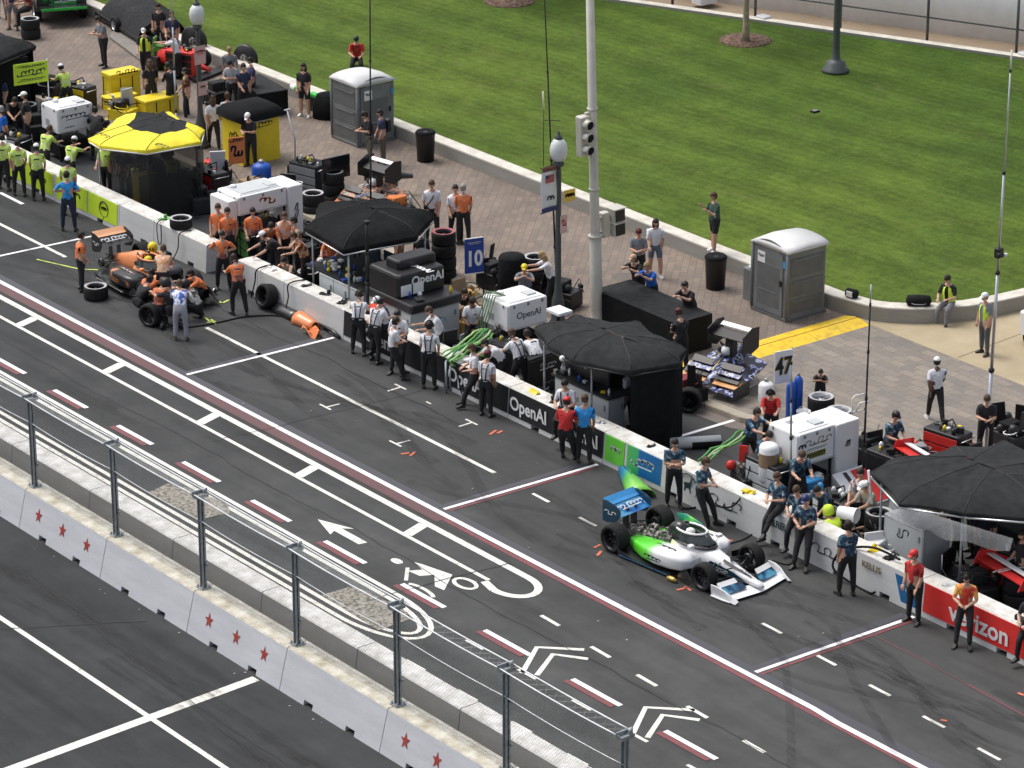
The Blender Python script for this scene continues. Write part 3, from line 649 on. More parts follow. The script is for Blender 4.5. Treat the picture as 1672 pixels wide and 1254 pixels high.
c = PS[12].location.x+0.0
dz = mb(DK); P = [(-.16, .1), (-.05, .12), (.06, .14), (.12, .26), (.18, .3), (.15, .2), (.12, .1), (.09, .02), (.13, -.14), (.09, -.15), (.04, -.02), (-.06, -.02), (-.1, -.16), (-.14, -.15), (-.13, .0)]
dz.add([(4.35-c+x, .022, .43+z) for x, z in P], [tuple(range(len(P)))]); dz.build('deer_mark', DK, PS[12])
wscr(13, 5.7, .5, 1.1, .35, DK, 21, 4, .03); wtext(13, 'VELREUS', 7.6, .56, .26, DK, .9); wscr(14, 9.3, .5, 1.0, .3, DK, 31, 5, .025)
wtext(14, 'KELLIS', 10.75, .6, .22, M('gold_ink', (.2, .14, .06), .5), 1)
b = mb(M('deep_blue_panel', (.01, .12, .3), .45)); c = PS[14].location.x; b.add([(11.5-c, .04, .72), (12.25-c, .045, .72), (12.25-c, .008, .12), (11.75-c, .008, .12)], [(0, 1, 2, 3)]); b.build('panel', None, PS[14])
wscr(14, 12.05, .45, .25, .25, WHT, 8, 2, .08)
banner(15, 12.45, 15.85, RED, .14, .82); banner(16, 16.05, 19, RED, .14, .82); wtext(15, 'verizon', 14.2, .45, .6, WHT, 1.02, .02)
# ================= PEOPLE =================
SKIN = [M('skin_light', (.52, .31, .22), .6, var=.05), M('skin_tan', (.36, .2, .13), .6, var=.05), M('skin_brown', (.14, .07, .045), .6, var=.05)]
HAIR = {'dark': M('dark_hair', (.018, .013, .01), .7), 'brown': M('brown_hair', (.08, .045, .025), .7), 'grey': M('grey_hair', (.3, .29, .28), .7), 'blond': M('blond_hair', (.35, .24, .12), .7)}
BTR = M('black_trousers', (.016, .016, .019), .85, var=.3, scale=6); NTR = M('navy_trousers', (.02, .028, .06), .85); KTR = M('khaki_trousers', (.12, .11, .08), .85); GTR = M('grey_trousers', (.2, .2, .22), .85); SHOE = M('dark_shoe', (.02, .018, .018), .6); WSHOE = M('white_shoe', (.7, .7, .7), .6); BSHOE = M('brown_shoe', (.07, .04, .03), .6)
LIM = M2('lime_team_shirt', [(.38, .55, .08), (.58, .78, .16), (.75, .85, .55)], 5, .8, (.3, .5, .75)); WSH = M('white_shirt', (.72, .73, .78), .8, var=.05, scale=5); BSH = M('black_shirt', (.018, .018, .022), .85); NSH = M('navy_shirt', (.025, .035, .08), .85)
OSH = M('orange_team_shirt', (.72, .2, .07), .8, var=.12, scale=5); ONV = M2('orange_navy_hem', [(.06, .07, .15), (.45, .14, .08), (.72, .2, .07)], 9, .8, (.35, .5, .62)); TEAL = M2('teal_pattern_shirt', [(.012, .025, .06), (.02, .05, .10), (.045, .15, .2), (.4, .45, .55)], 9, .8, (.36, .48, .58, .68), 2)
BLS = M('bright_blue_shirt', (.03, .28, .68), .8); RBL = M('royal_blue_shirt', (.012, .13, .55), .8); REDS = M2('red_team_shirt', [(.22, .012, .015), (.58, .03, .03), (.6, .03, .03)], 5, .8, (.35, .5, .8)); GSH = M('grey_shirt', (.19, .21, .24), .85); DGN = M('dark_green_shirt', (.035, .075, .06), .85); TSH = M('tan_shirt', (.42, .39, .32), .85)
MARS = M2('maroon_lime_shirt', [(.1, .02, .025), (.12, .03, .03), (.45, .6, .1)], 6, .8, (.3, .55, .62)); HIV = M('hi_vis_lime', (.62, .85, .06), .7, var=.05); DENIM = M('denim', (.1, .14, .2), .85); BFW = M2('blue_splash_shirt', [(.04, .1, .42), (.62, .66, .78), (.75, .77, .82)], 6, .8, (.42, .5, .6)); MUL = M2('mixed_orange_suit', [(.1, .04, .03), (.7, .3, .14), (.6, .5, .4)], 7, .8)
POSE = {
 'stand': dict(tp=3, L=(4, 6, 6, 4), Rr=(-4, 6, -2, 4), aL=(8, 10, 18), aR=(4, 10, 22)),
 'stand2': dict(tp=0, L=(12, 7, 14, 0), Rr=(-7, 5, 0, 0), aL=(-6, 12, 15), aR=(14, 10, 35)),
 'hips': dict(tp=2, L=(5, 9, 5, 0), Rr=(-3, 9, 0, 0), aL=(-22, 42, 95, 70), aR=(-22, 42, 95, 70)),
 'cross': dict(tp=3, L=(5, 6, 5, 0), Rr=(-3, 7, 0, 0), aL=(22, 10, 80, 75), aR=(26, 10, 72, 75)),
 'phone': dict(tp=6, L=(6, 6, 8, 0), Rr=(-4, 6, 0, 0), aL=(28, 6, 75, 35), aR=(30, 6, 70, 35), hd=20),
 'walk': dict(tp=5, L=(24, 4, 8, 0), Rr=(-18, 4, 14, 0), aL=(-22, 8, 14), aR=(24, 8, 30)),
 'lean': dict(tp=6, L=(34, 8, 18, 0), Rr=(22, 6, 2, 0), aL=(14, 14, 60, 40), aR=(16, 14, 62, 40), hd=8),
 'sit': dict(tp=10, L=(78, 10, 72, 0), Rr=(70, 8, 74, 0), aL=(22, 14, 62, 25), aR=(26, 12, 58, 25), hd=14),
 'perch': dict(tp=12, L=(62, 10, 50, 0), Rr=(40, 8, 38, 0), aL=(24, 12, 55, 30), aR=(20, 12, 60, 30), hd=15),
 'crossleg': dict(tp=8, L=(74, 4, 40, 0), Rr=(40, 8, 36, 0), aL=(24, 12, 70, 40), aR=(22, 12, 64, 40), hd=8),
 'bend': dict(tp=50, L=(12, 6, 12, 0), Rr=(2, 6, 8, 0), aL=(42, 8, 24), aR=(50, 8, 20), hd=-10),
 'lift': dict(tp=26, L=(20, 8, 26, 0), Rr=(-4, 8, 12, 0), aL=(48, 8, 40, 10), aR=(42, 8, 48, 10), hd=12),
 'crouch': dict(tp=38, L=(112, 14, 128, 0), Rr=(70, 12, 140, 0), aL=(62, 10, 30), aR=(70, 10, 24), hd=-14),
 'kneel': dict(tp=24, L=(95, 10, 95, 0), Rr=(12, 8, 96, 0), aL=(60, 10, 34), aR=(66, 8, 30), hd=5),
 'counter': dict(tp=30, L=(6, 6, 10, 0), Rr=(-6, 6, 4, 0), aL=(72, 14, 62, 50), aR=(74, 14, 58, 50), hd=-16),
 'reach': dict(tp=20, L=(16, 6, 12, 0), Rr=(-8, 6, 2, 0), aL=(74, 8, 18), aR=(66, 10, 26), hd=0),
 'wave': dict(tp=0, L=(5, 5, 2, 0), Rr=(-3, 5, 0, 0), aL=(35, 12, 95, 10), aR=(30, 10, 100, 10), hd=0),
}
for _n, _mm in list(_m.items()):
    if _n.endswith(('shirt', 'trousers', 'suit', 'navy_hem')) or 'shirt' in _n:
        n = _mm.node_tree; bs = n.nodes['Principled BSDF']
        bump(n, bs, pnoise(n, 7, (1, 1, .5), 4, 0, .5, 1.5), .9, .05)
        src = bs.inputs['Base Color'].links[0].from_socket
        n.links.new(mixc(n, None, src, ramp(n, pnoise(n, 3.5, (1, 1, .7), 5, .4, .6, 1), [(.3, .82), (.7, 1.15)]), 'MULTIPLY', 1), bs.inputs['Base Color'])
_people = []
def person(px, py, face, label, shirt=WSH, pants=BTR, pose='stand', hat=None, hair='dark', skin=0, z=0, s=1.0, group=None, shorts=False, shoes=SHOE, lower=None, sleeve=.72, extra=None, seat=None, at_xy=None, long=False, skirt=None):
    _people.append(dict(px=px, py=py, face=face, label=label, shirt=shirt, pants=pants, pose=pose, hat=hat, hair=hair, skin=skin, z=z, s=s, group=group, shorts=shorts, shoes=shoes, lower=lower, sleeve=sleeve, extra=extra, seat=seat, at_xy=at_xy, long=long, skirt=skirt))
def _rotY(v, a): return Vector((v.x*math.cos(a)+v.z*math.sin(a), v.y, -v.x*math.sin(a)+v.z*math.cos(a)))
def skeleton(P, rn):
    q = POSE[P['pose']]; tp = R(q['tp']+rn.uniform(-3, 3)); u = Vector((math.sin(tp), 0, math.cos(tp)))
    J = []; E = []   # (pos, radius, tag)
    def j(p, r, t, par):
        J.append((Vector(p), r, t));
        if par is not None: E.append((par, len(J)-1))
        return len(J)-1
    fw = Vector((math.cos(tp), 0, -math.sin(tp)))
    ru = rn.uniform; fat = ru(.92, 1.24)
    a0 = j((0, 0, 0), (.135*fat, .165*fat), 'hip', None)
    a1 = j(u*.12, (.13*fat, .16*fat), 'torso', a0); a2 = j(u*.27, (.14*fat, .178), 'torso', a1); a3 = j(u*.40+fw*.01, (.115, .16), 'torso', a2)
    nk = j(u*.50+fw*.005, (.062, .062), 'neck', a3); j(u*.57+fw*.015, (.056, .056), 'neck', nk)
    hd = R(q.get('hd', 0))+tp*.6+R(ru(-4, 8)); hu = Vector((math.sin(hd), 0, math.cos(hd)))
    head = u*.57+fw*.015+hu*.115+Vector((.02, 0, 0))
    hands = []
    for side, arm in ((1, q['aL']), (-1, q['aR'])):
        sh = u*.425+Vector((0, side*.175, 0)); k = j(sh, (.07, .07), 'arm0', a3)
        a, b = R(arm[0]+ru(-6, 6))-tp*.0, R(arm[1]+ru(-3, 4)); fl = R(arm[2]+ru(-6, 6)); inn = R(arm[3] if len(arm) > 3 else 8)
        up = Vector((math.sin(a)*math.cos(b), side*math.sin(b), -math.cos(a)*math.cos(b)))
        el = sh+up*.275; a_ = a+fl
        fd_ = Vector((math.sin(a_)*math.cos(inn), -side*math.sin(inn), -math.cos(a_)*math.cos(inn))).normalized()
        wr = el+fd_*.245
        m = j(sh.lerp(el, .5), (.062, .062), 'arm1', k); e = j(el, (.043, .043), 'arm2', m); f = j(el.lerp(wr, .5), (.038, .038), 'fore', e); g = j(wr, (.028, .028), 'fore', f)
        hands.append((wr, fd_, side))
    feet = []; low = 1e9
    for side, leg in ((1, q['L']), (-1, q['Rr'])):
        hp = Vector((0, side*.088, -.05)); h, ab, kn = R(leg[0]+ru(-3, 3)), R(leg[1]), R(leg[2]+ru(-3, 3))
        th = Vector((math.sin(h)*math.cos(ab), side*math.sin(ab), -math.cos(h)*math.cos(ab))); ke = hp+th*.42
        s_ = h-kn; shk = Vector((math.sin(s_), side*math.sin(ab)*.3, -math.cos(s_))).normalized(); an = ke+shk*.41
        k0 = j(hp+th*.04, (.115*fat, .115*fat), 'thigh0', a0); k1 = j(hp.lerp(ke, .5), (.098, .098), 'thigh', k0); k2 = j(ke, (.076, .076), 'knee', k1); k3 = j(ke.lerp(an, .4), (.07, .07), 'shank', k2); k4 = j(an, (.055, .055), 'ankle', k3)
        fdir = Vector((1, side*.25, 0)).normalized() if s_ > -1.0 else Vector((.35, 0, -.9)).normalized()
        feet.append((an, fdir)); low = min(low, an.z-.085)
    return J, E, head, hd, hands, feet, low, u
def head_mesh(b, c, pitch, s, skm):
    "egg head with nose, ears, eye sockets, mouth"
    T0 = Matrix.Translation(c) @ Matrix.Rotation(pitch, 4, 'Y'); b.T = T0; b.m(skm)
    rings = []
    for i in range(9):
        t = -1+2*i/8; z = t*.118; w = math.sqrt(max(0, 1-t*t)); rx = .096*w if t > -.2 else .088*w*(1-.12*abs(t)); ry = .076*w*(1 if t > -.3 else 1-.25*(abs(t)-.3)); cx = .012 if t < 0 else 0
        rings.append([(cx+max(rx, .004)*math.cos(2*PI*k/12), max(ry, .004)*math.sin(2*PI*k/12), z) for k in range(12)])
    b.loft(rings, True, True)
    b.add([(.085, -.016, -.03), (.085, .016, -.03), (.086, 0, .02), (.118, 0, -.028)], [(0, 3, 2), (1, 2, 3), (0, 1, 3)])
    for sd in (-1, 1): b.add([(-.01, sd*.072, -.025), (.02, sd*.072, -.02), (.015, sd*.09, .02), (-.02, sd*.092, .02), (-.015, sd*.085, -.02)], [(0, 1, 2, 3, 4)], True)
    b.m(HAIR['dark'])
    for sd in (-1, 1): b.add([(.086, sd*.02, .008), (.079, sd*.042, .008), (.080, sd*.042, .024), (.090, sd*.02, .024)], [(0, 1, 2, 3)])
    b.m(M('lip', (.35, .12, .1), .6)); b.add([(.094, -.024, -.06), (.098, 0, -.058), (.094, .024, -.06), (.096, 0, -.069)], [(0, 1, 2, 3)])
    b.T = None; return T0
def hand_mesh(b, wr, d, side, skm):
    b.m(skm); d = d.normalized(); n = Vector((0, 0, 1)).cross(d)
    if n.length < .3: n = Vector((1, 0, 0))
    n.normalize(); w = n; up = d.cross(w).normalized()
    pc = wr-d*.02
    r = []
    for t, hw, ht in ((0, .026, .02), (.04, .038, .017), (.09, .042, .014), (.105, .038, .011)):
        o = pc+d*t; r.append([o+w*hw*math.cos(k*PI/4)+up*ht*math.sin(k*PI/4) for k in range(8)])
    b.loft(r, True, True)
    for i, (off, L) in enumerate(((-.03, .062), (-.01, .075), (.01, .078), (.029, .07))):
        p0 = pc+d*.09+w*off; p1 = p0+d*L*.5-up*.006; p2 = p1+(d*.75-up*.55).normalized()*L*.5
        b.tube([p0, p1, p2], [.0095, .009, .007], 5)
    t0 = pc+d*.03-w*.03*1; b.tube([t0, t0+(d*.6-w*.8).normalized()*.035, t0+(d*.6-w*.8).normalized()*.035+d*.03], [.011, .010, .008], 5)
def make_people():
    tmp = []
    for n, P in enumerate(_people):
        rn = random.Random(n*17+3); S = skeleton(P, rn); J, E = S[0], S[1]
        me = bpy.data.meshes.new('p'); me.from_pydata([tuple(a[0]) for a in J], E, []); ob = bpy.data.objects.new('p', me); C.objects.link(ob)
        ob.modifiers.new('s', 'SKIN'); sv = me.skin_vertices[0].data
        for i, a in enumerate(J): sv[i].radius = (a[1][1], a[1][0]) if a[2] in ('hip', 'torso') else a[1]
        sv[0].use_root = True
        sb = ob.modifiers.new('b', 'SUBSURF'); sb.levels = 2; sb.render_levels = 2; tmp.append((ob, P, S, rn))
    bpy.context.view_layer.update(); dg = bpy.context.evaluated_depsgraph_get()
    for n_, (ob, P, S, rn) in enumerate(tmp):
        J, E, head, hd, hands, feet, low, u = S
        me = bpy.data.meshes.new_from_object(ob.evaluated_get(dg))
        V = [v.co.copy() for v in me.vertices]; skm = SKIN[P['skin']]
        segs = [(J[a][0], J[b_][0], J[a][2], J[b_][2]) for a, b_ in E]
        b = MB(); k_sh, k_pa, k_sk = P['shirt'], P['pants'], skm
        b.v = [tuple(v) for v in V]
        idx = {}
        def mat_of(c):
            best = None
            for s0, s1, t0, t1 in segs:
                d = s1-s0; t = max(0, min(1, (c-s0).dot(d)/d.length_squared)); q = (c-(s0+d*t)).length
                if best is None or q < best[0]: best = (q, t0, t1, t)
            _, t0, t1, t = best
            if t1 == 'neck': return skm if (t0 == 'neck' or t > .55) else k_sh
            if t1 in ('torso', 'hip'):
                zz = c.dot(u)
                if zz < .02: return k_pa
                return P['lower'] if P['lower'] and zz < .2 else k_sh
            if t1 == 'arm0': return k_sh
            if t1 == 'arm1': return k_sh
            if t1 == 'arm2': return k_sh if (t < .6 or P['long']) else skm
            if t1 == 'fore': return k_sh if P['long'] else skm
            if t1 == 'thigh0' or t1 == 'thigh': return k_pa if c.dot(u) < .05 or t1 == 'thigh' else k_sh
            if t1 == 'knee': return skm if (P['shorts'] and t > .5) else k_pa
            if P['shorts']: return skm
            return k_pa
        for p in me.polygons:
            b.m(mat_of(Vector(p.center))); b.f.append(list(p.vertices)); b.mi.append(b.k); b.sm.append(True)
        bpy.data.meshes.remove(me); bpy.data.objects.remove(ob)
        T0 = head_mesh(b, head, hd, 1, skm)
        for wr, d, side in hands: hand_mesh(b, wr, d, side, skm)
        for an, fdv in feet:
            b.m(P['shoes']); sd = Vector((0, 0, 1)).cross(fdv).normalized(); r = []
            upv = fdv.cross(sd)*-1 if abs(fdv.z) > .5 else Vector((0, 0, 1))
            for t, hw, ht in ((-.075, .03, .055), (-.03, .042, .10), (.04, .044, .085), (.12, .046, .05), (.175, .03, .035)):
                o = an+fdv*t-upv*.085; r.append([o-sd*hw, o+sd*hw, o+sd*hw*.8+upv*ht, o-sd*hw*.8+upv*ht])
            b.loft(r, True, False)
        z0 = P['z']; g = at(P['px'], P['py'], z0) if P['at_xy'] is None else Vector((*P['at_xy'], z0))
        if P['at_xy'] is None and z0 == 0 and P['seat'] is None and 3.9 < g.y < 4.45: g.y = 3.86
        elif P['at_xy'] is None and z0 == 0 and P['seat'] is None and 4.45 <= g.y < 5.0: g.y = 5.02
        if P['pose'] == 'lean' and g.y > 3.75 and g.y < 4.9: g.y = 3.78
        t = thing('person', P['label'], 'person', (0, 0, 0), 0, P['group'])
        w = math.radians(52+P['face']); hgt = P['s']*rn.uniform(1.0, 1.055)
        zb = -low if P['seat'] is None else (P['seat']-z0)/hgt+.13
        t.rotation_euler = (0, 0, w); t.scale = (hgt, hgt, hgt)
        # keep the mean foot point on the surveyed ground spot (or the hips on the seat)
        if P['seat'] is None: fx = (feet[0][0].x+feet[1][0].x)/2
        else: fx = 0
        t.location = g - Vector((math.cos(w), math.sin(w), 0))*fx*hgt
        b.v = [(x, y, z+zb) for x, y, z in b.v]
        b.build('body', None, t)
        Tz = Matrix.Translation((0, 0, zb)) @ T0
        def cap_shape(mat, nm, r=1.08, z0_=.0, brim=0, back=False, full=False):
            h = mb(mat); h.T = Tz; rings = []
            for i in range(6):
                a = i/5*PI/2; zz = z0_+(.128-z0_)*math.sin(a); w_ = math.cos(a)
                rings.append([(.100*r*max(w_, .03)*math.cos(2*PI*k/12)-.006, .082*r*max(w_, .03)*math.sin(2*PI*k/12), zz) for k in range(12)])
            h.loft(rings, True, True)
            if brim: h.add([(.07, -.06, .03), (.11, -.055, .034), (.17, -.03, .022), (.17, .03, .022), (.11, .055, .034), (.07, .06, .03)], [(0, 1, 2, 3, 4, 5)])
            return h
        hat = P['hat']
        if P['hair']:
            hm = HAIR[P['hair']]; h = cap_shape(hm, 'hair', 1.06, .012)
            rr = []
            for zz, k in ((.02, 1.07), (-.03, 1.05), (-.075, .9)):
                rr.append([(-.012+.10*k*math.cos(a), .084*k*math.sin(a), zz) for a in [PI*.42+PI*1.16*q/8 for q in range(9)]])
            h.loft(rr, False, True, closed=False)
            if P['skirt'] == 'longhair' or P['shorts'] == 'w' or P['extra'] == 'longhair':
                rr = []
                for zz, k, o in ((.02, 1.1, 0), (-.08, 1.15, -.01), (-.17, 1.0, -.02), (-.26, .7, -.03)): rr.append([(-.02+o+.09*k*math.cos(a), .09*k*math.sin(a), zz) for a in [2*PI*q/10 for q in range(10)] if True])
                h.m(hm); h.loft([[(min(x, .01), y, z) for x, y, z in r_] for r_ in rr], True, True)
            h.build('hair', None, t)
        if hat: 
            hmat, kind = hat
            if kind == 'cap': cap_shape(hmat, 'cap', 1.12, .03, 1).build('cap', None, t)
            elif kind == 'helmet':
                h = mb(hmat); h.T = Tz; h.lathe((0, 0, 0), [(.06, -.12), (.125, -.09), (.14, 0), (.125, .08), (.08, .13), (.02, .15)], 14); h.m(BLK); h.add([(.134, -.07, -.03), (.134, .07, -.03), (.132, .07, .03), (.132, -.07, .03)], [(0, 1, 2, 3)]); h.build('helmet', None, t)
            elif kind == 'phones':
                h = mb(BLK); h.T = Tz; h.tube([(0, .1*math.cos(a*PI/8), .02+.12*math.sin(a*PI/8)) for a in range(9)], .014, 5)
                for sd in (-1, 1): h.lathe((0, sd*.1, 0), [(.035, -.02), (.042, 0), (.035, .02)], 8, 'y')
                h.build('headset', None, t)
                if hmat is not BLK: cap_shape(hmat, 'cap', 1.12, .03, 1).build('cap', None, t)
        def onbody(mat, nm, z0, z1, hw, front, y0=0, off=.0):
            f_ = Vector((u.z, 0, -u.x)); h = mb(mat); h.T = Matrix.Translation((0, 0, zb)); rr = []
            for zz in (z0, (z0+z1)/2, z1):
                rr.append([u*zz+f_*((.150 if front else -.150)+off-(-.0 if zz < .3 else 0))*math.sqrt(max(.2, 1-((y0+hw*q)/.22)**2))+Vector((0, y0+hw*q, 0)) for q in (-1, -.5, 0, .5, 1)])
            h.loft(rr, False, True, closed=False); h.build(nm, mat, t)
        if P['group'] and ('crew' in P['group']):
            ink = {'L': DK, 'O': NAVY, 'W': BLK, 'T': WHT}[{'lime': 'L', 'orange': 'O', 'white': 'W', 'teal': 'T'}[[w_ for w_ in ('lime', 'orange', 'white', 'teal') if w_ in P['group']][0]]]
            onbody(ink if P['extra'] != 'straps' else GRY, 'back_print', .33, .37, .085, False, 0, -.012)
            onbody(ink, 'chest_badge', .32, .36, .03, True, .07, .012)
            h = mb(BLK); h.T = Matrix.Translation((0, 0, zb)); p_ = u*.03+Vector((-.03, .17*(1 if n_ % 2 else -1), 0)); h.rbox(p_.x-.03, p_.x+.03, p_.y-.02, p_.y+.02, p_.z-.06, p_.z+.06, .006); h.tube([p_+Vector((0, 0, .05)), p_+Vector((0, 0, .15))], .006, 4); h.build('radio', BLK, t)
        ex = P['extra']
        def local(h): h.T = Matrix.Translation((0, 0, zb)); return h
        if ex == 'straps':
            h = local(mb(BLK)); tpv = u; f_ = Vector((u.z, 0, -u.x))
            for sd in (-1, 1):
                h.tube([u*.05-f_*.135+Vector((0, sd*.05, 0)), u*.25-f_*.155+Vector((0, sd*.07, 0)), u*.42-f_*.125+Vector((0, sd*.09, 0)), u*.49+Vector((0, sd*.1, 0)), u*.42+f_*.135+Vector((0, sd*.09, 0)), u*.2+f_*.155+Vector((0, sd*.07, 0)), u*.05+f_*.135+Vector((0, sd*.06, 0))], .016, 5)
            h.tube([u*.05+f_*.14*math.cos(a*PI/6)+Vector((0, .165*math.sin(a*PI/6), 0)) for a in range(13)], .02, 5); h.build('harness', None, t)
        if ex == 'vest' or ex == 'vestopen':
            h = local(mb(HIV)); f_ = Vector((u.z, 0, -u.x)); rr = []
            for zz, rx, ry in ((.02, .15, .185), (.15, .148, .18), (.3, .155, .19), (.42, .13, .16), (.47, .07, .11)): rr.append([u*zz+f_*rx*math.cos(a)+Vector((0, ry*math.sin(a), 0)) for a in [PI*.1+PI*1.8*q/14 for q in range(15)]])
            h.loft(rr, False, True, closed=False); h.build('vest', None, t)
        if ex == 'pack':
            h = local(mb(BLK)); f_ = Vector((u.z, 0, -u.x)); h.T = Matrix.Translation((0, 0, zb)) @ Matrix.Rotation(math.atan2(u.x, u.z), 4, 'Y'); h.rbox(-.27, -.12, -.13, .13, .08, .46, .04); h.build('backpack', None, t)
        if ex == 'camera':
            h = local(mb(BLK)); f_ = Vector((u.z, 0, -u.x)); h.tube([u*.47+Vector((0, .1, 0)), u*.3+f_*.15+Vector((0, .02, 0)), u*.1+f_*.16+Vector((0, -.12, 0))], .018, 5); h.box(.12, .22, -.2, -.1, .02, .12); h.build('camera_strap', None, t)
        if ex == 'lanyard':
            h = local(mb(M('lanyard_white', (.7, .7, .7), .6))); f_ = Vector((u.z, 0, -u.x)); h.tube([u*.48+f_*.06+Vector((0, .05, 0)), u*.28+f_*.16, u*.48+f_*.06+Vector((0, -.05, 0))], .008, 4); h.build('lanyard', None, t)
# ---- box A crew (lime) and visitors ----
CAPW = (WHT, 'cap'); 
gL = 'crew in lime shirts along the pit wall'
person(33, 320, 100, 'person in lime shirt, dark hair, leftmost of the lime crew on the track side', LIM, BTR, 'stand2', hair='dark', group=gL)
person(78, 324, 95, 'person in lime shirt and white cap standing second from left at the lime wall', LIM, BTR, 'stand', CAPW, group=gL)
person(103, 318, 60, 'person in lime shirt and white cap leaning over the wall behind the blue shirted man', LIM, BTR, 'reach', CAPW, group=gL)
person(113, 377, 95, 'person in bright blue polo with hands on hips standing back to us on the track', BLS, NTR, 'hips', hair='dark')
person(140, 346, 85, 'person in lime shirt and white cap just right of the blue polo man', LIM, BTR, 'stand', CAPW, group=gL)
person(8, 310, 90, 'person in lime shirt cut by the left edge of the picture', LIM, BTR, 'stand2', group=gL)
person(3, 262, 60, 'person in royal blue shirt at the far left edge behind the lime crew', RBL, BTR, 'stand', hair='grey')
person(176, 320, 250, 'person in lime shirt standing under the open front of the yellow canopy', LIM, BTR, 'stand2', group=gL)
person(206, 326, 250, 'person in navy shirt and white cap facing out under the yellow canopy', NSH, BTR, 'stand', CAPW)
person(240, 326, 240, 'person in navy shirt in the middle of the yellow canopy stand', NSH, BTR, 'stand2')
person(283, 338, 95, 'person in lime shirt working behind the dark mesh side of the yellow canopy', LIM, BTR, 'lift', group=gL)
person(20, 232, 300, 'person in black fireproof suit bent among the tyres at the far left', BSH, BTR, 'bend')
person(48, 240, 200, 'person in black overalls and white cap by the pole of the lime sign', BSH, BTR, 'stand2', CAPW)
person(113, 190, 130, 'person in lime and black with white cap behind the white tank box', LIM, BTR, 'lift', CAPW, z=0)
person(171, 109, 215, 'person in grey shirt and black trousers standing alone on the far paving', GSH, BTR, 'phone', z=.15)
person(239, 127, 265, 'person in black with a lime vest carrying a green hand truck', BSH, BTR, 'walk', hair=None, hat=(WHT, 'phones'), z=.15, extra='vest')
person(263, 88, 255, 'person in all black standing right behind the lime vest walker', BSH, BTR, 'stand', z=.15, hair='dark')
person(283, 100, 270, 'person in dark navy with brown hair behind the lime vest walker by the pale mast', NSH, NTR, 'stand2', hair='brown', z=.15)
person(291, 132, 170, 'person in white top and black trousers by the red and black car parts', WSH, BTR, 'reach', z=.15, hair='dark')
person(22, 48, 265, 'person in navy top and grey skirt at the top left corner', NSH, GTR, 'stand', z=.15, shorts=True)
person(50, 52, 190, 'person in maroon shirt seated on the stacked tyres at top left', M('maroon_shirt', (.2, .03, .03), .8), BTR, 'sit', hair='brown', z=.15, seat=.95)
person(4, 30, 270, 'person in dark clothes at the extreme top left edge', NSH, GTR, 'stand2', z=.15)
person(249, 187, 110, 'person with long brown hair in a black top beside the yellow canopy', BSH, BTR, 'stand', hair='brown', z=0, extra='longhair', skin=0)
person(282, 190, 130, 'person in black jacket with a white stripe behind the yellow canopy', BSH, BTR, 'phone', z=0, long=True)
person(306, 196, 200, 'person in maroon and lime shirt with white lettering beside the lamp post', MARS, BTR, 'stand2', z=0)
person(350, 243, 100, 'person with long hair in white blouse and black trousers walking by the lamp post', WSH, BTR, 'walk', hair='brown', z=.15, extra='longhair')
person(374, 240, 100, 'person in white shirt and black trousers right of the woman in white', WSH, BTR, 'stand', hair='brown', z=.15)
person(377, 158, 270, 'person with shaved head in grey polo standing behind the flat black case', GSH, BTR, 'stand', hair=None, z=.15, skin=1)
person(381, 182, 250, 'person in pale grey shirt in front of the shaved headed man', M('pale_grey_shirt', (.3, .33, .37), .8), BTR, 'phone', hair='dark', z=.15)
person(398, 188, 300, 'person in navy shirt seen over the small black canopy', NSH, BTR, 'stand2', z=.15)
person(412, 180, 200, 'person in dark purple shirt beside the flat black case', M('purple_shirt', (.05, .04, .11), .8), BTR, 'stand', z=.15)
person(411, 272, 250, 'person in black shirt and white cap holding a board by the yellow cabinet', BSH, BTR, 'phone', CAPW, z=.15, skin=0)
person(498, 190, 250, 'person with long dark hair in black shorts and white shoes at the lawn wall', BSH, BTR, 'stand', hair='dark', z=.15, shorts='w', shoes=WSHOE)
person(605, 270, 210, 'person in black shirt and olive trousers holding a tool before the grey toilet', BSH, KTR, 'phone', z=.15, hair='dark')
person(626, 268, 200, 'person in navy shirt with backpack and khaki trousers before the grey toilet', NSH, KTR, 'stand', z=.15, extra='pack')
person(583, 118, 270, 'person in red and black jacket sitting behind the upper grey toilet', REDS, BTR, 'sit', hat=(BLK, 'cap'), z=.15, seat=.56)
person(706, 395, 265, 'person in white polo with a black camera strap beside the tyre stack', WSH, BTR, 'stand', hair='brown', z=.15, s=1.04, extra='camera')
person(744, 396, 280, 'person in white shirt standing close behind the orange shirted man', WSH, BTR, 'stand2', z=.15, hair='dark')
person(757, 400, 95, 'person in orange shirt and black trousers with back to us above the number ten board', OSH, BTR, 'stand', z=.15, hair='grey')
# ---- box B crew (orange) ----
gO = 'crew in orange shirts around the orange car'
person(133, 475, 20, 'person in orange shirt standing alone left of the orange racing car', OSH, BTR, 'stand', hair='dark', group=gO)
person(349, 443, 275, 'person in orange shirt standing in the wall gap behind the tallest orange crewman', OSH, BTR, 'stand2', hair='dark', group=gO, lower=ONV)
person(370, 472, 275, 'person in orange and navy shirt facing us with a lime tool on his belt', OSH, BTR, 'hips', hair='dark', group=gO, lower=ONV)
person(392, 515, 115, 'person in orange shirt seen from behind stooping right of the wall gap', OSH, BTR, 'lift', hair='dark', group=gO, lower=ONV)
person(243, 506, 70, 'person in orange shirt crouching at the flank of the orange car', OSH, BTR, 'crouch', hair='dark', group=gO, lower=ONV)
person(262, 532, 75, 'person in orange and blue shirt kneeling low by the front wheel of the orange car', OSH, BTR, 'kneel', hair='brown', group=gO, lower=ONV)
person(296, 556, 95, 'person in white shirt with blue splashes walking to the nose of the orange car', BFW, M('light_grey_trousers', (.33, .33, .38), .8), 'bend', hair='brown', shoes=BSHOE, z=0)
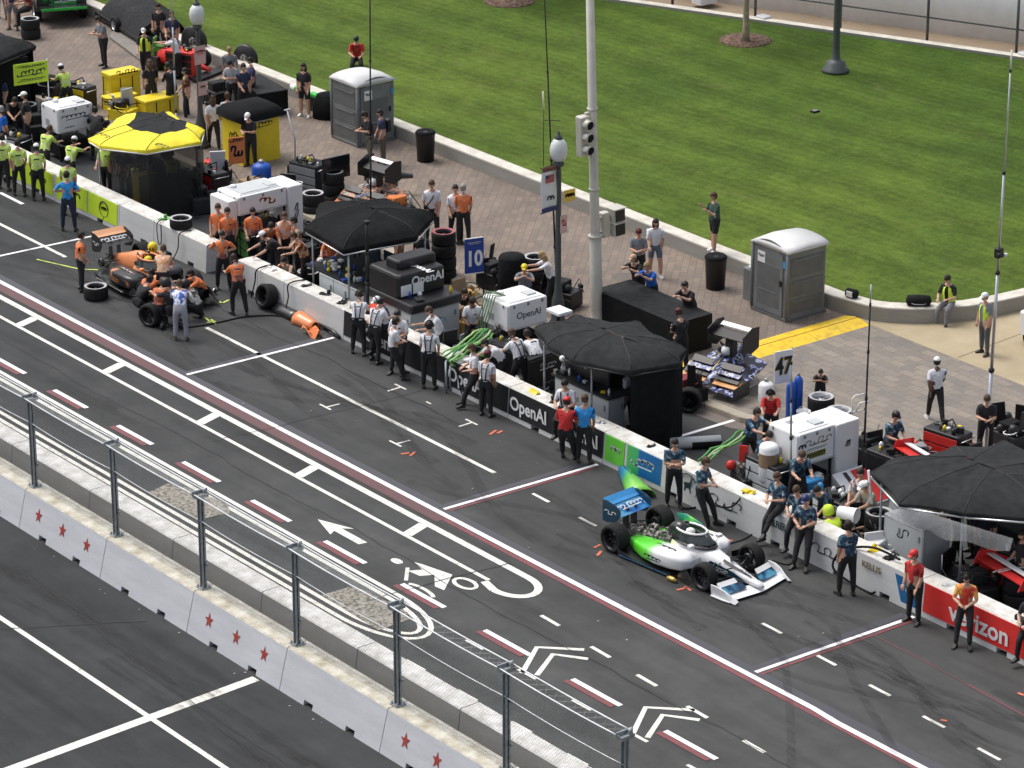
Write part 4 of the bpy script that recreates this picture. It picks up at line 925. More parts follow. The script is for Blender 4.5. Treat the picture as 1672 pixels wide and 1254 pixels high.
person(318, 522, 150, 'person in white and black gear crouching at the nose of the orange car', M2('white_black_gear', [(.03, .03, .03), (.5, .5, .48), (.7, .7, .66)], 6), BTR, 'crouch', hat=(BLK, 'helmet'), hair=None)
person(256, 452, 260, 'person in pale orange suit and yellow helmet behind the orange car', M('pale_orange_suit', (.78, .45, .2), .8), BTR, 'crouch', hat=(YEL, 'helmet'), hair=None)
person(437, 442, 290, 'person in orange shirt bent over equipment behind the pit wall', OSH, BTR, 'bend', hair='dark', group=gO)
person(466, 440, 280, 'person in pale orange and white standing at the leg of the white tank frame', M2('orange_white_shirt', [(.72, .3, .15), (.75, .5, .4), (.7, .7, .7)], 5), BTR, 'stand2', hair='brown')
person(487, 450, 200, 'person in black and orange suit next to the white tank frame', MUL, BTR, 'stand', hair='dark')
person(456, 462, 200, 'person in white cap bending onto the top of the pit wall', BSH, BTR, 'bend', CAPW)
person(604, 470, 250, 'person in orange shirt seated at the desk under the black canopy', OSH, BTR, 'stand', hair='dark', group=gO)
person(652, 455, 180, 'person in dark orange shirt at the back of the black canopy stand', OSH, BTR, 'stand2', hair='dark', group=gO)
person(560, 462, 300, 'person in dark clothes deep under the orange team canopy', BSH, BTR, 'reach', hair='dark')
# ---- box C crew (white) ----
gW = 'crew in white shirts on the black bannered wall'
person(604, 574, 85, 'person in white shirt bending over a red cloth, leftmost of the white crew', WSH, BTR, 'lift', hair='dark', group=gW, extra='straps', hat=(BLK, 'phones'))
person(640, 588, 200, 'person in white shirt and headset sitting on the wall, second from left in white', WSH, BTR, 'perch', hair='brown', group=gW, seat=.86, at_xy=(-8.15, 4.3), hat=(WHT, 'phones'), extra='straps')
person(668, 606, 250, 'person in white shirt and dark cap leaning at the wall third in the white crew', WSH, BTR, 'lean', hair='dark', group=gW, hat=(BLK, 'cap'))
person(703, 634, 80, 'person in white shirt with black harness standing on the track with back to us', WSH, BTR, 'stand', hair='dark', group=gW, extra='straps', hat=(BLK, 'phones'))
person(688, 610, 20, 'person in white shirt half hidden left of the standing harness man', WSH, BTR, 'lean', hair='dark', group=gW)
person(772, 560, 270, 'person with big dark hair in white shirt seated behind the green hoses', WSH, BTR, 'sit', hair='dark', group=gW, seat=.45, skin=2)
person(788, 655, 190, 'person in white shirt leaning on the wall with arms folded, further left of the pair', WSH, BTR, 'lean', hair='brown', group=gW)
person(806, 676, 60, 'person in white shirt with black harness, nearer of the pair on the black banner', WSH, BTR, 'stand', hair='dark', group=gW, extra='straps', hat=(M('maroon_cap', (.1, .015, .02), .7), 'cap'))
person(850, 645, 130, 'person in white shirt kneeling behind the wall by the black lettered case', WSH, BTR, 'lift', hair='brown', group=gW, extra='straps')
person(905, 715, 250, 'person in white shirt sitting on the wall looking down with feet on the track', WSH, BTR, 'sit', hair='dark', group=gW, seat=.86, at_xy=(-.42, 4.32), extra='straps')
person(963, 738, 75, 'person in red shirt and red cap leaning on the wall beside the bright blue shirt', REDS, BTR, 'lean', hair='dark', hat=(RED, 'cap'))
person(982, 748, 80, 'person in bright blue polo beside the red capped man at the wall', BLS, BTR, 'stand', hair='brown', skin=1)
person(1022, 700, 150, 'person in white shirt half hidden by the black curtain of the stand', WSH, BTR, 'stand2', hair='dark', group=gW)
person(858, 520, 265, 'person in grey shirt and yellow cap leaning on the white tank box', GSH, BTR, 'counter', hat=(YEL, 'cap'), z=0)
person(900, 505, 190, 'person in white top with long fair hair reaching across the tank box', WSH, BTR, 'reach', hair='blond', z=.15, extra='longhair')
person(752, 528, 300, 'person with dark hair crouching behind the seated white shirt by the kerb', BSH, BTR, 'crouch', hair='dark')
# spectators round the long black counter
person(1042, 468, 265, 'person in grey shirt and dark shorts with a red cap standing by the manhole', GSH, BTR, 'phone', hair='dark', z=.15, shorts=True, hat=(M('maroon_cap', (.1, .015, .02), .7), 'cap'))
person(1069, 452, 275, 'person with dark hair in white top and denim shorts holding a white bag', WSH, DENIM, 'stand2', hair='dark', z=.15, shorts='w', shoes=WSHOE)
person(1044, 505, 235, 'person in black shirt and tan cap leaning on the black counter', BSH, BTR, 'counter', hair='brown', z=.15, hat=(M('tan_cap', (.5, .35, .22), .7), 'cap'))
person(1066, 518, 235, 'person in royal blue shirt leaning on the black counter', RBL, BTR, 'counter', hair='blond', z=.15)
person(1128, 552, 235, 'person in black shirt leaning on the right half of the black counter', BSH, BTR, 'counter', hair='dark', z=.15, hat=(BLK, 'cap'))
person(1112, 612, 120, 'person in black shirt and cap standing in front of the black counter', BSH, BTR, 'phone', hair='dark', z=.15, hat=(M('maroon_cap', (.1, .015, .02), .7), 'cap'))
person(1165, 412, 205, 'person in dark green polo and black shorts standing on the lawn wall', DGN, BTR, 'wave', hair='brown', z=.58, shorts=True, shoes=WSHOE)
person(1560, 542, 235, 'person in black with a hi vis vest sitting on the curved wall over a bag', BSH, GTR, 'sit', hair='dark', z=.15, seat=.58, at_xy=(-.62, 17.95), extra='vest')
person(1607, 578, 215, 'person in white cap and hi vis vest standing on the tan concrete', GSH, M('slate_trousers', (.09, .1, .12), .8), 'stand', hair='grey', hat=CAPW, z=.15, extra='vest')
person(1527, 690, 95, 'person in white shirt and white cap walking away across the block paving', WSH, BTR, 'walk', hair='dark', hat=CAPW, z=.15, skin=2, shoes=WSHOE)
person(1338, 668, 265, 'person in black shirt sitting behind the two tyre stacks', BSH, BTR, 'counter', hair='dark', z=.15, s=.72, skin=1)
person(1258, 728, 260, 'person in red polo and headset behind the left end of the white tank box', REDS, BTR, 'lift', hair='dark', hat=(BLK, 'phones'))
person(1607, 748, 260, 'person in black jacket raising a hand beside the grey camera mast', BSH, BTR, 'phone', hair='brown', z=.15)
# ---- box D crew (teal) ----
gT = 'crew in teal patterned shirts on the white wall'
person(1117, 822, 270, 'person in navy and teal shirt standing with arms folded facing us before the deer ring', TEAL, BTR, 'cross', hair='dark', group=gT, s=1.03)
person(1188, 853, 330, 'person in teal shirt leaning on the brush lettered wall with head down', TEAL, BTR, 'lean', hair='brown', group=gT, s=1.03)
person(1222, 770, 315, 'person in teal shirt behind the wall reaching to the white tank box', TEAL, BTR, 'reach', hair='dark', group=gT)
person(1268, 890, 225, 'person in teal shirt sitting cross legged on the wall, left of the seated three', TEAL, BTR, 'crossleg', hair='brown', group=gT, seat=.87, at_xy=(7.42, 4.42))
person(1297, 915, 240, 'person in teal shirt with arms folded, middle of the three seated on the wall', TEAL, BTR, 'perch', hair='brown', group=gT, seat=.87, at_xy=(8.15, 4.38))
person(1328, 922, 245, 'person in teal shirt and dark cap, right of the three leaning on the wall', TEAL, BTR, 'lean', hair='dark', group=gT, hat=(NAVY, 'cap'))
person(1382, 972, 110, 'person in teal shirt standing on the track with back to us near the hose loop', TEAL, BTR, 'stand2', hair='dark', group=gT)
person(1452, 772, 300, 'person in teal and pale blue shirt seated on the black trolley', TEAL, BTR, 'sit', hair='dark', group=gT, seat=.75, hat=(BLK, 'cap'))
person(1422, 890, 220, 'person in tan shirt and white cap bent over tyres behind the wall', TSH, BTR, 'lift', hair='brown', hat=CAPW)
person(1362, 905, 120, 'person in hi vis lime top and lime helmet crouching at the back of the wall', HIV, BTR, 'crouch', hair=None, hat=(HIV, 'helmet'))
person(1402, 880, 250, 'person in white and pink shirt behind the wall left of the white cabinet', M2('white_pink_shirt', [(.1, .1, .12), (.7, .55, .55), (.75, .72, .7)], 6), BTR, 'stand2', hair='dark')
person(1562, 925, 190, 'person in black under the big grey canopy with a hand on the white cabinet', BSH, BTR, 'reach', hair='dark', s=1.04)
person(1604, 940, 260, 'person in navy black standing at the centre of the big grey canopy', M('midnight_shirt', (.012, .014, .028), .85), BTR, 'stand', hair='dark', s=1.04)
person(1648, 900, 260, 'person in black at the right side of the big grey canopy', BSH, BTR, 'stand2', hair='dark')
# ---- box E (red) ----
person(1497, 1014, 225, 'person in red shirt and red cap standing where the red banner starts', REDS, BTR, 'stand', hair='dark', hat=(RED, 'cap'), s=1.02)
person(1580, 1030, 255, 'person in red and orange shirt with a headset leaning on the red banner', M2('red_orange_shirt', [(.6, .04, .03), (.75, .2, .05), (.8, .45, .1)], 4, .8), BTR, 'lean', hair='dark', hat=(BLK, 'phones'), at_xy=(14.15, 3.84))
person(1660, 1075, 235, 'person in black with a foot on the wall at the red banner end', BSH, BTR, 'perch', hair='dark', seat=.86, at_xy=(15.6, 4.4))
person(1668, 985, 200, 'person in black behind the tyre stack at the right edge', BSH, BTR, 'stand2', hair='dark')
person(225, 318, 80, 'person in lime shirt crouching by the wheel of the yellow canopy stand', LIM, BTR, 'crouch', hair='dark', group=gL)
person(52, 300, 60, 'person in lime shirt behind the wall between the two white caps at the left', LIM, BTR, 'lift', hair='brown', group=gL)
person(160, 262, 100, 'person in black shirt bent over the yellow locker left of the yellow canopy', BSH, BTR, 'bend', hair='dark')
person(28, 190, 240, 'person in black under the edge of the far left canopy', BSH, BTR, 'stand2', hair='dark')
person(5, 205, 260, 'person in dark suit against the far left black canopy', NSH, BTR, 'stand', hair='dark')
person(268, 500, 90, 'person in pale orange leaning into the cockpit of the orange car', M2('pale_orange_shirt', [(.6, .3, .15), (.8, .5, .3), (.75, .6, .5)], 6), BTR, 'lift', hair='brown')
person(283, 536, 130, 'person in black kneeling under the side of the orange car', BSH, BTR, 'kneel', hair='dark', hat=(BLK, 'helmet'))
person(232, 515, 40, 'person in black trousers lying low with a tool at the sidepod of the orange car', BSH, BTR, 'crouch', hair='dark')
person(415, 435, 280, 'person in orange shirt behind the wall between the gap and the wheel stack', OSH, BTR, 'stand2', hair='dark', group=gO, lower=ONV)
person(500, 470, 200, 'person in white and orange suit sitting at the left end of the orange team desk', MUL, BTR, 'lift', hair='brown')
person(690, 470, 230, 'person in dark shirt standing at the reddish rimmed tyre stack', BSH, BTR, 'stand2', hair='dark')
person(875, 640, 120, 'person in white shirt behind the wall below the black lettered case', WSH, BTR, 'bend', hair='dark', group=gW)
person(945, 660, 100, 'person in white shirt in the shade inside the grey octagonal canopy', WSH, BTR, 'stand', hair='dark', group=gW)
person(1240, 800, 300, 'person in teal shirt crouched behind the wall left of the white side cylinder', TEAL, BTR, 'lift', hair='dark', group=gT)
person(1300, 835, 280, 'person in teal shirt standing under the white fuel tank box', TEAL, BTR, 'lift', hair='brown', group=gT)
person(1345, 880, 240, 'person in teal shirt bent over tools behind the seated three', TEAL, BTR, 'bend', hair='dark', group=gT)
person(1442, 905, 200, 'person in black and white shirt crouched left of the tall pale cabinet', M2('black_white_shirt', [(.03, .03, .03), (.1, .1, .12), (.7, .7, .7)], 5), BTR, 'crouch', hair='dark')
person(1585, 905, 200, 'person in black bent over the back counter of the big canopy', BSH, BTR, 'bend', hair='dark')
person(330, 500, 200, 'person in orange shirt crouching beyond the nose of the orange car', OSH, BTR, 'crouch', hair='dark', group=gO)
person(360, 430, 260, 'person in orange shirt at the back of the wall gap beside the dark wheel', OSH, BTR, 'stand', hair='brown', group=gO)
person(545, 470, 260, 'person in orange shirt under the left half of the black canopy', OSH, BTR, 'lift', hair='dark', group=gO)
person(470, 478, 250, 'person in orange and black sitting low behind the short wall length', MUL, BTR, 'crouch', hair='dark')
person(618, 590, 60, 'person in white shirt with arms on the wall, among the first three in white', WSH, BTR, 'lift', hair='dark', group=gW, extra='straps')
person(720, 600, 200, 'person in white shirt behind the wall right of the standing harness man', WSH, BTR, 'lift', hair='brown', group=gW)
person(820, 640, 200, 'person in white shirt behind the wall right of the pair on the black banner', WSH, BTR, 'bend', hair='dark', group=gW)
make_people()
# ================= WHEELS AND RACING CARS =================
RIMD = M('dark_rim', (.05, .05, .055), .35, .7); RIMS = M('silver_rim', (.5, .51, .53), .35, .7, var=.2); CARB = M('carbon_fibre', (.02, .021, .023), .35, coat=.4); MECH = M2('engine_metal', [(.03, .03, .03), (.16, .15, .14), (.45, .43, .4)], 14, .4, (.4, .55, .68)); GOLD = M('gold_anodised', (.5, .33, .1), .35, .7)
def wheel(parent, name, loc, R_, w, axis='y', rim=RIMD, side=1, rimr=.24, top=None):
    "tyre with tread, shoulders and lettering band; rim with spokes as its child"
    t = mb(RUB); h = w/2; prof = [(rimr, -h*.92), (R_*.86, -h), (R_*.96, -h*.86), (R_, -h*.6), (R_, h*.6), (R_*.96, h*.86), (R_*.86, h), (rimr, h*.92), (rimr*.97, h*.5), (rimr*.97, -h*.5), (rimr, -h*.92)]
    t.lathe((0, 0, 0), prof, 32, axis, cap=False)
    o = t.build(name, RUB, parent); o.location = loc
    if isinstance(name, str) and parent is None: pass
    r = mb(rim); r.lathe((0, 0, 0), [(rimr*.99, -h*.9), (rimr*.93, -h*.8), (rimr*.88, -h*.2), (rimr*.88, h*.5), (rimr*.93, h*.85), (rimr*.99, h*.93)], 24, axis, cap=False)
    r.lathe((0, 0, 0), [(.05, -h*.2), (.06, h*.45), (.04, h*.6), (.005, h*.62)], 12, axis)
    for k in range(7):
        a = k*2*PI/7
        for da in (-.12, .12):
            p0 = (.05*math.cos(a), .05*math.sin(a)); p1 = (rimr*.9*math.cos(a+da), rimr*.9*math.sin(a+da)); zz = h*.35*side
            f = (lambda u, v, z: (u, z, v)) if axis == 'y' else (lambda u, v, z: (u, v, z)) if axis == 'z' else (lambda u, v, z: (z, u, v))
            r.tube([f(*p0, zz), f(*p1, zz)], .014, 5)
    r.build('rim', rim, o)
    if top is not None:
        b = mb(top); b.lathe((0, 0, 0), [(rimr*1.02, h*.955), (rimr*1.25, h*1.0+.004), (rimr*1.34, h*1.0+.002)], 32, axis, cap=False); b.build('sidewall_band', top, o)
    return o
DK_ = M('dark_ink', (.02, .05, .06), .5); SEAM_ = M('panel_seam_line', (.05, .05, .055), .8)
def sect(x, cy, w, z0, z1, n=14, p=2.6):
    o = []
    for k in range(n):
        a = 2*PI*k/n+PI/n; c_, s_ = math.cos(a), math.sin(a)
        o.append((x, cy+w*math.copysign(abs(c_)**(2/p), c_), (z0+z1)/2+(z1-z0)/2*math.copysign(abs(s_)**(2/p), s_)))
    return o
def indycar(label, loc, rz, pal, group, rear_off=False, num='4', panels=False):
    t = thing('racing_car', label, 'racing car', loc, rz, group)
    B, N, SP, RW, FW, FL = pal['body'], pal['nose'], pal['pod'], pal['rwing'], pal['fwing'], pal['flap']
    fl = mb(CARB); out = [(-1.75, .62), (-1.35, .95), (.2, .95), (.75, .6), (1.0, .28), (2.0, .16)]
    P = [(x, -y) for x, y in out]+[(x, y) for x, y in reversed(out)]; fl.prism(P, .035, .065)
    for s in (-1, 1):
        fl.loft([[(x, s*.93, .06), (x, s*.95, .06), (x, s*.965, .06+h), (x, s*.95, .06+h)] for x, h in ((-1.4, .16), (-.9, .05), (0, .05), (.3, .10))], True)
        fl.box(-1.95, -1.5, s*.35-.01, s*.35+.01, .06, .28)
    fl.build('floor', CARB, t)
    e = mb(pal.get('sill', SKYB)) 
    for s in (-1, 1): e.strip([(-1.35, s*.955), (.2, s*.955)], .02, .075)
    e.build('floor_edge', None, t)
    # nose and survival cell: one loft
    b = mb(N)
    secs = [(2.32, .05, .14, .20), (2.2, .085, .13, .245), (1.95, .115, .13, .30), (1.5, .15, .13, .42), (1.1, .20, .11, .54), (.75, .27, .08, .62), (.45, .33, .08, .66), (.1, .36, .08, .68), (-.3, .35, .08, .68)]
    b.loft([sect(x, 0, w, z0, z1) for x, w, z0, z1 in secs], True, True); nz_ = b.build('nose', N, t)
    if pal.get('rtext'):
        k_ = mb(BLK if num else ORG); k_.add([(2.0, -.05, .312), (1.2, -.17, .50), (1.2, -.10, .535), (2.0, -.02, .318)], [(0, 1, 2, 3)]); k_.add([(.72, -.2, .655), (.3, -.28, .68), (.3, -.2, .70), (.72, -.12, .675)], [(0, 1, 2, 3)]); k_.build('marking', None, nz_)
        sm_ = mb(SEAM_); [sm_.tube([(x, w*math.cos(a), (z0+z1)/2+(z1-z0)/2*math.sin(a)) for a in [PI*q/8 for q in range(9)]], .004, 4) for x, w, z0, z1 in ((1.9, .122, .13, .315), (1.05, .215, .11, .55))]; sm_.build('panel_seam', None, nz_)
    if pal.get('rtext') and num:
        k_ = mb(NVP)
        for sd in (-1, 1): k_.add([(1.9, sd*.119, .20), (1.1, sd*.203, .22), (.75, sd*.272, .30), (.9, sd*.25, .44), (1.5, sd*.155, .33)], [(0, 1, 2, 3, 4)])
        k_.build('side_flash', None, nz_); scrawl(.4, .1, WHT, nz_, (1.2, -.215, .3), '-y', 'marking', 22, 4, .02); scrawl(.5, .08, DK_, nz_, (1.75, -.03, .385), '+z', 'marking', 23, 5, .015)
    # cockpit opening
    ck = mb(BLKM); ck.lathe((0, 0, 0), [(.01, 0)], 3) if False else None
    ck.loft([[(x, -w, .60), (x, w, .60), (x, w, .705), (x, -w, .705)] for x, w in ((.72, .12), (.45, .26), (-.1, .30), (-.32, .26))], True); ck.build('cockpit', BLKM, t)
    # sidepods
    for s in (-1, 1):
        if panels and s > 0 and False: continue
        b = mb(SP); ss = [(.62, .42, .22, .26, .44), (.5, .54, .31, .20, .53), (.2, .60, .335, .18, .56), (-.3, .60, .325, .14, .54), (-.8, .50, .30, .10, .46), (-1.2, .38, .24, .09, .38), (-1.55, .26, .15, .10, .30)]
        b.loft([sect(x, s*cy, w, z0, z1, 18, 4.6) for x, cy, w, z0, z1 in ss], True, True); pod_ = b.build('sidepod', SP, t)
        if pal.get('rtext'): scrawl(.55, .13, BLK if num else WHT, pod_, (-.15, s*.62, .565), '+z', 'marking', 3+s, 3, .03); scrawl(.5, .12, BLK if num else ORG, pod_, (-.3, -.93, .33), '-y', 'marking', 13, 4, .025) if s < 0 else None
        m = mb(CARB); m.loft([[(x, s*.9, .07), (x, s*.92, .07), (x, s*.90, z_), (x, s*.88, z_)] for x, z_ in ((.95, .16), (.75, .34), (.5, .2))], True); m.build('barge_board', CARB, t)
        d = mb(BLKM); d.add([(.57, s*.24, .16), (.57, s*.56, .16), (.50, s*.66, .46), (.52, s*.26, .48)], [(0, 1, 2, 3)]); d.build('intake', BLKM, t)
    # engine cover / exposed engine
    if panels:
        m = mb(MECH); rn = random.Random(5)
        m.loft([sect(x, 0, w, .12, z) for x, w, z in ((-.3, .3, .62), (-.8, .26, .55), (-1.3, .2, .46), (-1.9, .14, .40))], True, True)
        for k in range(26):
            x = rn.uniform(-1.5, -.35); y = rn.uniform(-.28, .28); z = rn.uniform(.5, .64)-.1*abs(y)+(x+.35)*.1; q = rn.uniform(.03, .08); m.rbox(x-q, x+q, y-q*.7, y+q*.7, z-.1, z+rn.uniform(0, .08), .01)
        for k in range(5): m.tube([(-.4-.2*k, -.22, .58-.03*k), (-.5-.2*k, 0, .72-.04*k), (-.45-.2*k, .22, .58-.03*k)], .02, 6)
        m.build('engine', MECH, t)
        m = mb(CARB); m.loft([sect(x, 0, w, .55, z, 10) for x, w, z in ((-.12, .14, .92), (-.3, .16, .98), (-.5, .13, .92), (-.62, .08, .8))], True, True); m.build('roll_hoop', CARB, t)
    else:
        m = mb(B); m.loft([sect(x, 0, w, .12, z, 14, 2.2) for x, w, z in ((-.15, .18, .90), (-.35, .22, .97), (-.7, .21, .88), (-1.1, .17, .72), (-1.5, .12, .58), (-1.9, .08, .46))], True, True); m.build('engine_cover', B, t)
        m = mb(BLKM); m.add([(-.135, -.09, .78), (-.135, .09, .78), (-.16, .07, .92), (-.16, -.07, .92)], [(0, 1, 2, 3)]); m.build('air_intake', BLKM, t)
    # aeroscreen
    g = M('smoked_screen', (.05, .065, .065), .08, alpha=.85, spec=.6); s_ = mb(g); lo, hi = [], []
    for k in range(13):
        a = -PI*.72+PI*1.44*k/12; lo.append((.12+.66*math.cos(a) if math.cos(a) > 0 else .12+.5*math.cos(a), .33*math.sin(a), .64)); hi.append((.06+.42*math.cos(a) if math.cos(a) > 0 else .06+.44*math.cos(a), .27*math.sin(a), .90))
    s_.loft([lo, hi], False, True, closed=False); s_.build('screen', g, t)
    h = mb(pal['halo']); h.tube(hi, .028, 8); h.build('halo_frame', None, t); h = mb(CARB); h.tube([(.8, 0, .60), (.62, 0, .76), (.47, 0, .90)], [.03, .022, .03], 8); h.tube([hi[0], (-.35, -.12, .93)], .03, 6); h.tube([hi[-1], (-.35, .12, .93)], .03, 6); h.tube([(p[0], p[1], p[2]-.035) for p in hi], .03, 6); h.tube([(p[0]*1.01, p[1]*1.03, p[2]+.0) for p in lo], .03, 6); h.build('screen_frame', CARB, t)
    h = mb(pal.get('helmet', WHT)); h.lathe((.02, 0, .78), [(.05, -.14), (.115, -.08), (.125, 0), (.1, .09), (.04, .125), (.005, .13)], 14); h.m(BLK).box(.08, .148, -.07, .07, .76, .81); h.build('driver_helmet', None, t)
    for s in (-1, 1):
        m = mb(B if not panels else WHT); m.rbox(.42, .55, s*.47-.07, s*.47+.07, .70, .77, .02); m.tube([(.48, s*.47, .7), (.5, s*.34, .6)], .01, 5); m.build('mirror', None, t)
    # front wing
    f = mb(FW)
    def wing(b, x, z, ch, y0, y1, sweep=0, curl=.03, th=.014, zc=0):
        n = 6; r = []
        for i in range(n+1):
            y = y0+(y1-y0)*i/n; q = abs(y)/max(abs(y0), abs(y1)); xs = x-sweep*q; zz = z+zc*q*q
            r.append([(xs+ch*.5, y, zz-curl), (xs+ch*.1, y, zz-curl*.6+th), (xs-ch*.5, y, zz+curl+th*.4), (xs-ch*.1, y, zz-curl*.6-th)])
        b.loft(r, True)
    wing(f, 2.16, .10, .34, -.93, .93, .14); f.build('front_wing', None, t)
    for s in (-1, 1):
        f = mb(FL); wing(f, 2.0, .20, .2, s*.26, s*.84, .10, .045); f.build('wing_flap', None, t); f = mb(FW); wing(f, 1.84, .27, .13, s*.34, s*.86, .10, .04); f.build('upper_flap', None, t)
        f = mb(FW); f.loft([[(x, s*.90, .03), (x, s*(.93+.018), .03), (x, s*w1, z), (x, s*(w1-.035), z)] for x, z, w1 in ((2.34, .07, .86), (2.2, .15, .90), (2.0, .25, .95), (1.8, .30, .98), (1.6, .30, .98))], True)
        f.loft([[(x, s*.94, .03), (x, s*w, .03), (x, s*w, .05), (x, s*.94, .05)] for x, w in ((2.2, .97), (2.0, 1.0), (1.62, 1.0))], True); f.build('wing_endplate', None, t)
        f = mb(FW); f.tube([(2.12, s*.06, .18), (2.1, s*.07, .1)], .014, 5); f.build('wing_pylon', None, t)
    if num:
        nn = letters(num, .24, BLK, t, (0, 0, 0), 'z', 'race_number', .02); nn.location = (1.35, 0, .515); nn.rotation_euler = (Matrix.Rotation(R(17), 3, 'Y') @ Matrix.Rotation(R(90), 3, 'Z')).to_euler()
    # rear wing
    f = mb(RW); wing(f, -1.98, .84, .44, -.50, .50, 0, .09, .02); f.build('rear_wing', None, t)
    f = mb(pal.get('rflap', RW)); wing(f, -2.24, 1.0, .2, -.50, .50, 0, .07, .014); f.build('wing_flap', None, t)
    for s in (-1, 1):
        f = mb(pal['rend']); f.loft([[(x, s*.50, z0), (x, s*.52, z0), (x, s*.52, z1), (x, s*.50, z1)] for x, z0, z1 in ((-1.76, .78, .92), (-1.9, .58, 1.0), (-2.2, .50, 1.06), (-2.34, .52, 1.04))], True); o_ = f.build('wing_endplate', None, t); scrawl(.34, .12, WHT, o_, (-2.08, s*.5-.026, .8), '-y', 'marking', 31, 3, .025)
        f = mb(CARB); f.loft([[(x, s*.12, .35), (x, s*.14, .35), (x, s*.14, .86), (x, s*.12, .86)] for x in (-2.05, -1.85)], True); f.build('wing_pylon', CARB, t)
    f = mb(BLKM)
    for s in (-1, 1): f.loft([[(x, s*y0, .085), (x, s*y1, .085), (x, s*y1, .10), (x, s*y0, .10)] for x, y0, y1 in ((2.0, .2, .8), (1.75, .2, .55), (1.5, .2, .3))], True)
    f.build('splitter', BLKM, t)
    if pal.get('rtext'): _w = scrawl(.8, .2, WHT, t, (0, 0, 0), '+z', 'marking', 6, 7, .03); _w.location = (-1.98, 0, .885); _w.rotation_euler = (0, R(0), R(90)); _w.rotation_euler = Matrix(((0, -1, 0), (1, 0, 0), (0, 0, 1))).to_euler(); _w.rotation_euler = (Matrix.Rotation(R(22), 3, 'Y') @ Matrix.Rotation(R(90), 3, 'Z')).to_euler()
    f = mb(CARB); f.loft([sect(x, 0, w, z0, z1, 8) for x, w, z0, z1 in ((-1.9, .1, .25, .38), (-2.35, .08, .26, .36))], True, True); f.box(-2.3, -1.95, -.45, .45, .2, .22); f.build('gearbox', CARB, t)
    # wheels and arms
    for x, w, R_, ty in ((1.23, .29, .325, .79), (-1.68, .38, .345, .75)):
        for s in (-1, 1):
            if not (rear_off and x < 0 and s < 0): wheel(t, 'wheel', (x, s*ty, R_), R_, w, 'y', RIMD, s, .24, top=pal.get('band'))
            m = mb(CARB)
            for dx, z in ((.28, .42), (-.24, .42), (.24, .18), (-.26, .18)): m.tube([(x+dx, s*.14, z), (x, s*(ty-w*.3), z-.04)], .016, 5)
            m.tube([(x-.1, s*.15, .45), (x, s*(ty-w*.3), .2)], .012, 5); m.lathe((x, s*(ty-w*.42), R_), [(.12, -.05), (.14, 0), (.12, .05)], 12, 'y'); m.build('suspension', CARB, t)
    return t
GRNV = M('lime_livery', (.13, .72, .03), .35, coat=.5, var=.04); WHP = M('white_livery', (.80, .81, .82), .28, coat=.5, var=.03); BLP = M2('blue_livery', [(.01, .10, .35), (.02, .17, .45), (.08, .3, .5)], 2.5, .3); NVP = M('dark_teal_livery', (.01, .05, .09), .3, coat=.4)
podg = MG('green_white_pod', [(0, (.05, .42, .03)), (.25, (.10, .66, .03)), (.52, (.14, .70, .05)), (.66, (.80, .81, .82)), (1, (.80, .81, .82))], 0, -1.5, .55, .28, .5, .1)
noseg = MG('white_nose_teal_edge', [(0, (.55, .75, .2)), (.12, (.80, .81, .82)), (1, (.80, .81, .82))], 0, -.3, 2.3, .28, .5, .05)
def carloc(x, y, rz): return (x, y, 0), R(rz)
l, r_ = carloc(7.03, 2.0, 5.5)
car = indycar('white and green racing car with a blue rear wing standing on the pit box', l, r_, dict(body=WHP, nose=noseg, pod=podg, rwing=BLP, rflap=SKYB, rend=NVP, fwing=WHP, flap=M2('teal_flap', [(.01,.03,.07),(.02,.1,.2),(.08,.28,.42)], 3, .3), halo=WHP, helmet=WHT, rtext=1), 'racing cars on the pit lane', num='4', panels=True)
for s, x in ((-1, .35), (1, .35)):
    q = scrawl(.4, .12, BLK, car, (-.1, s*.62, .532), '+z', 'marking', 3, 2, .04)
# right pod cover standing proud, lime panel
b = mb(M2('green_teal_panel', [(.03, .3, .2), (.06, .5, .14), (.16, .65, .1)], 2.5, .3)); b.loft([[(x, .86, z0), (x, .9, z0), (x, .74, z1), (x, .70, z1)] for x, z0, z1 in ((.1, .25, .45), (-.35, .3, .70), (-.8, .32, .78), (-1.1, .4, .72))], True, True); b.build('bodywork_panel', None, car)
b = mb(GOLD); b.lathe((.42, -1.02, .06), [(.02, -.16), (.06, -.1), (.07, .05), (.03, .16)], 10, 'x'); b.build('jack_fitting', GOLD, car)
# engine cover lying between the wing and the wall
def cover(label, px, py, rz, mat, L=1.5, W_=.6, H=.5):
    t = thing('engine_cover', label, 'car body panel', at(px, py), R(rz)); b = mb(mat); r = []
    for i in range(9):
        u = i/8; x = -L/2+L*u; w = W_*(.15+.85*u); h = H*(.3+.7*math.sin(PI*(.2+.6*u))); r.append([(x, w/2*math.cos(a)*1.0, .02+h*math.sin(a)) for a in [PI*k/8 for k in range(9)]])
    b.loft(r, False, True, closed=False); o = b.build('shell', mat, t); o.modifiers.new('th', 'SOLIDIFY').thickness = .015
    f = mb(mat); f.loft([[(x, -.01, z0), (x, .01, z0), (x, .01, z1), (x, -.01, z1)] for x, z0, z1 in ((-L*.3, H*.6, H*1.1), (0, H*.8, H*1.25))], True); f.build('fin', mat, t); return t
cover('blue to green engine cover standing by the wall behind the white racing car', 1030, 795, -20, MG('blue_green_cover', [(0, (.01, .10, .34)), (.35, (.02, .22, .34)), (.6, (.10, .42, .07)), (1, (.22, .58, .08))], 0, -.75, .75, .35, .4), 1.6, .75, .34)
OR1 = M('orange_livery', (.80, .27, .10), .32, coat=.4, var=.05); OBL = M2('black_orange_livery', [(.015, .015, .017), (.03, .03, .033), (.75, .3, .15)], 2.2, .3, (.4, .6, .72)); 
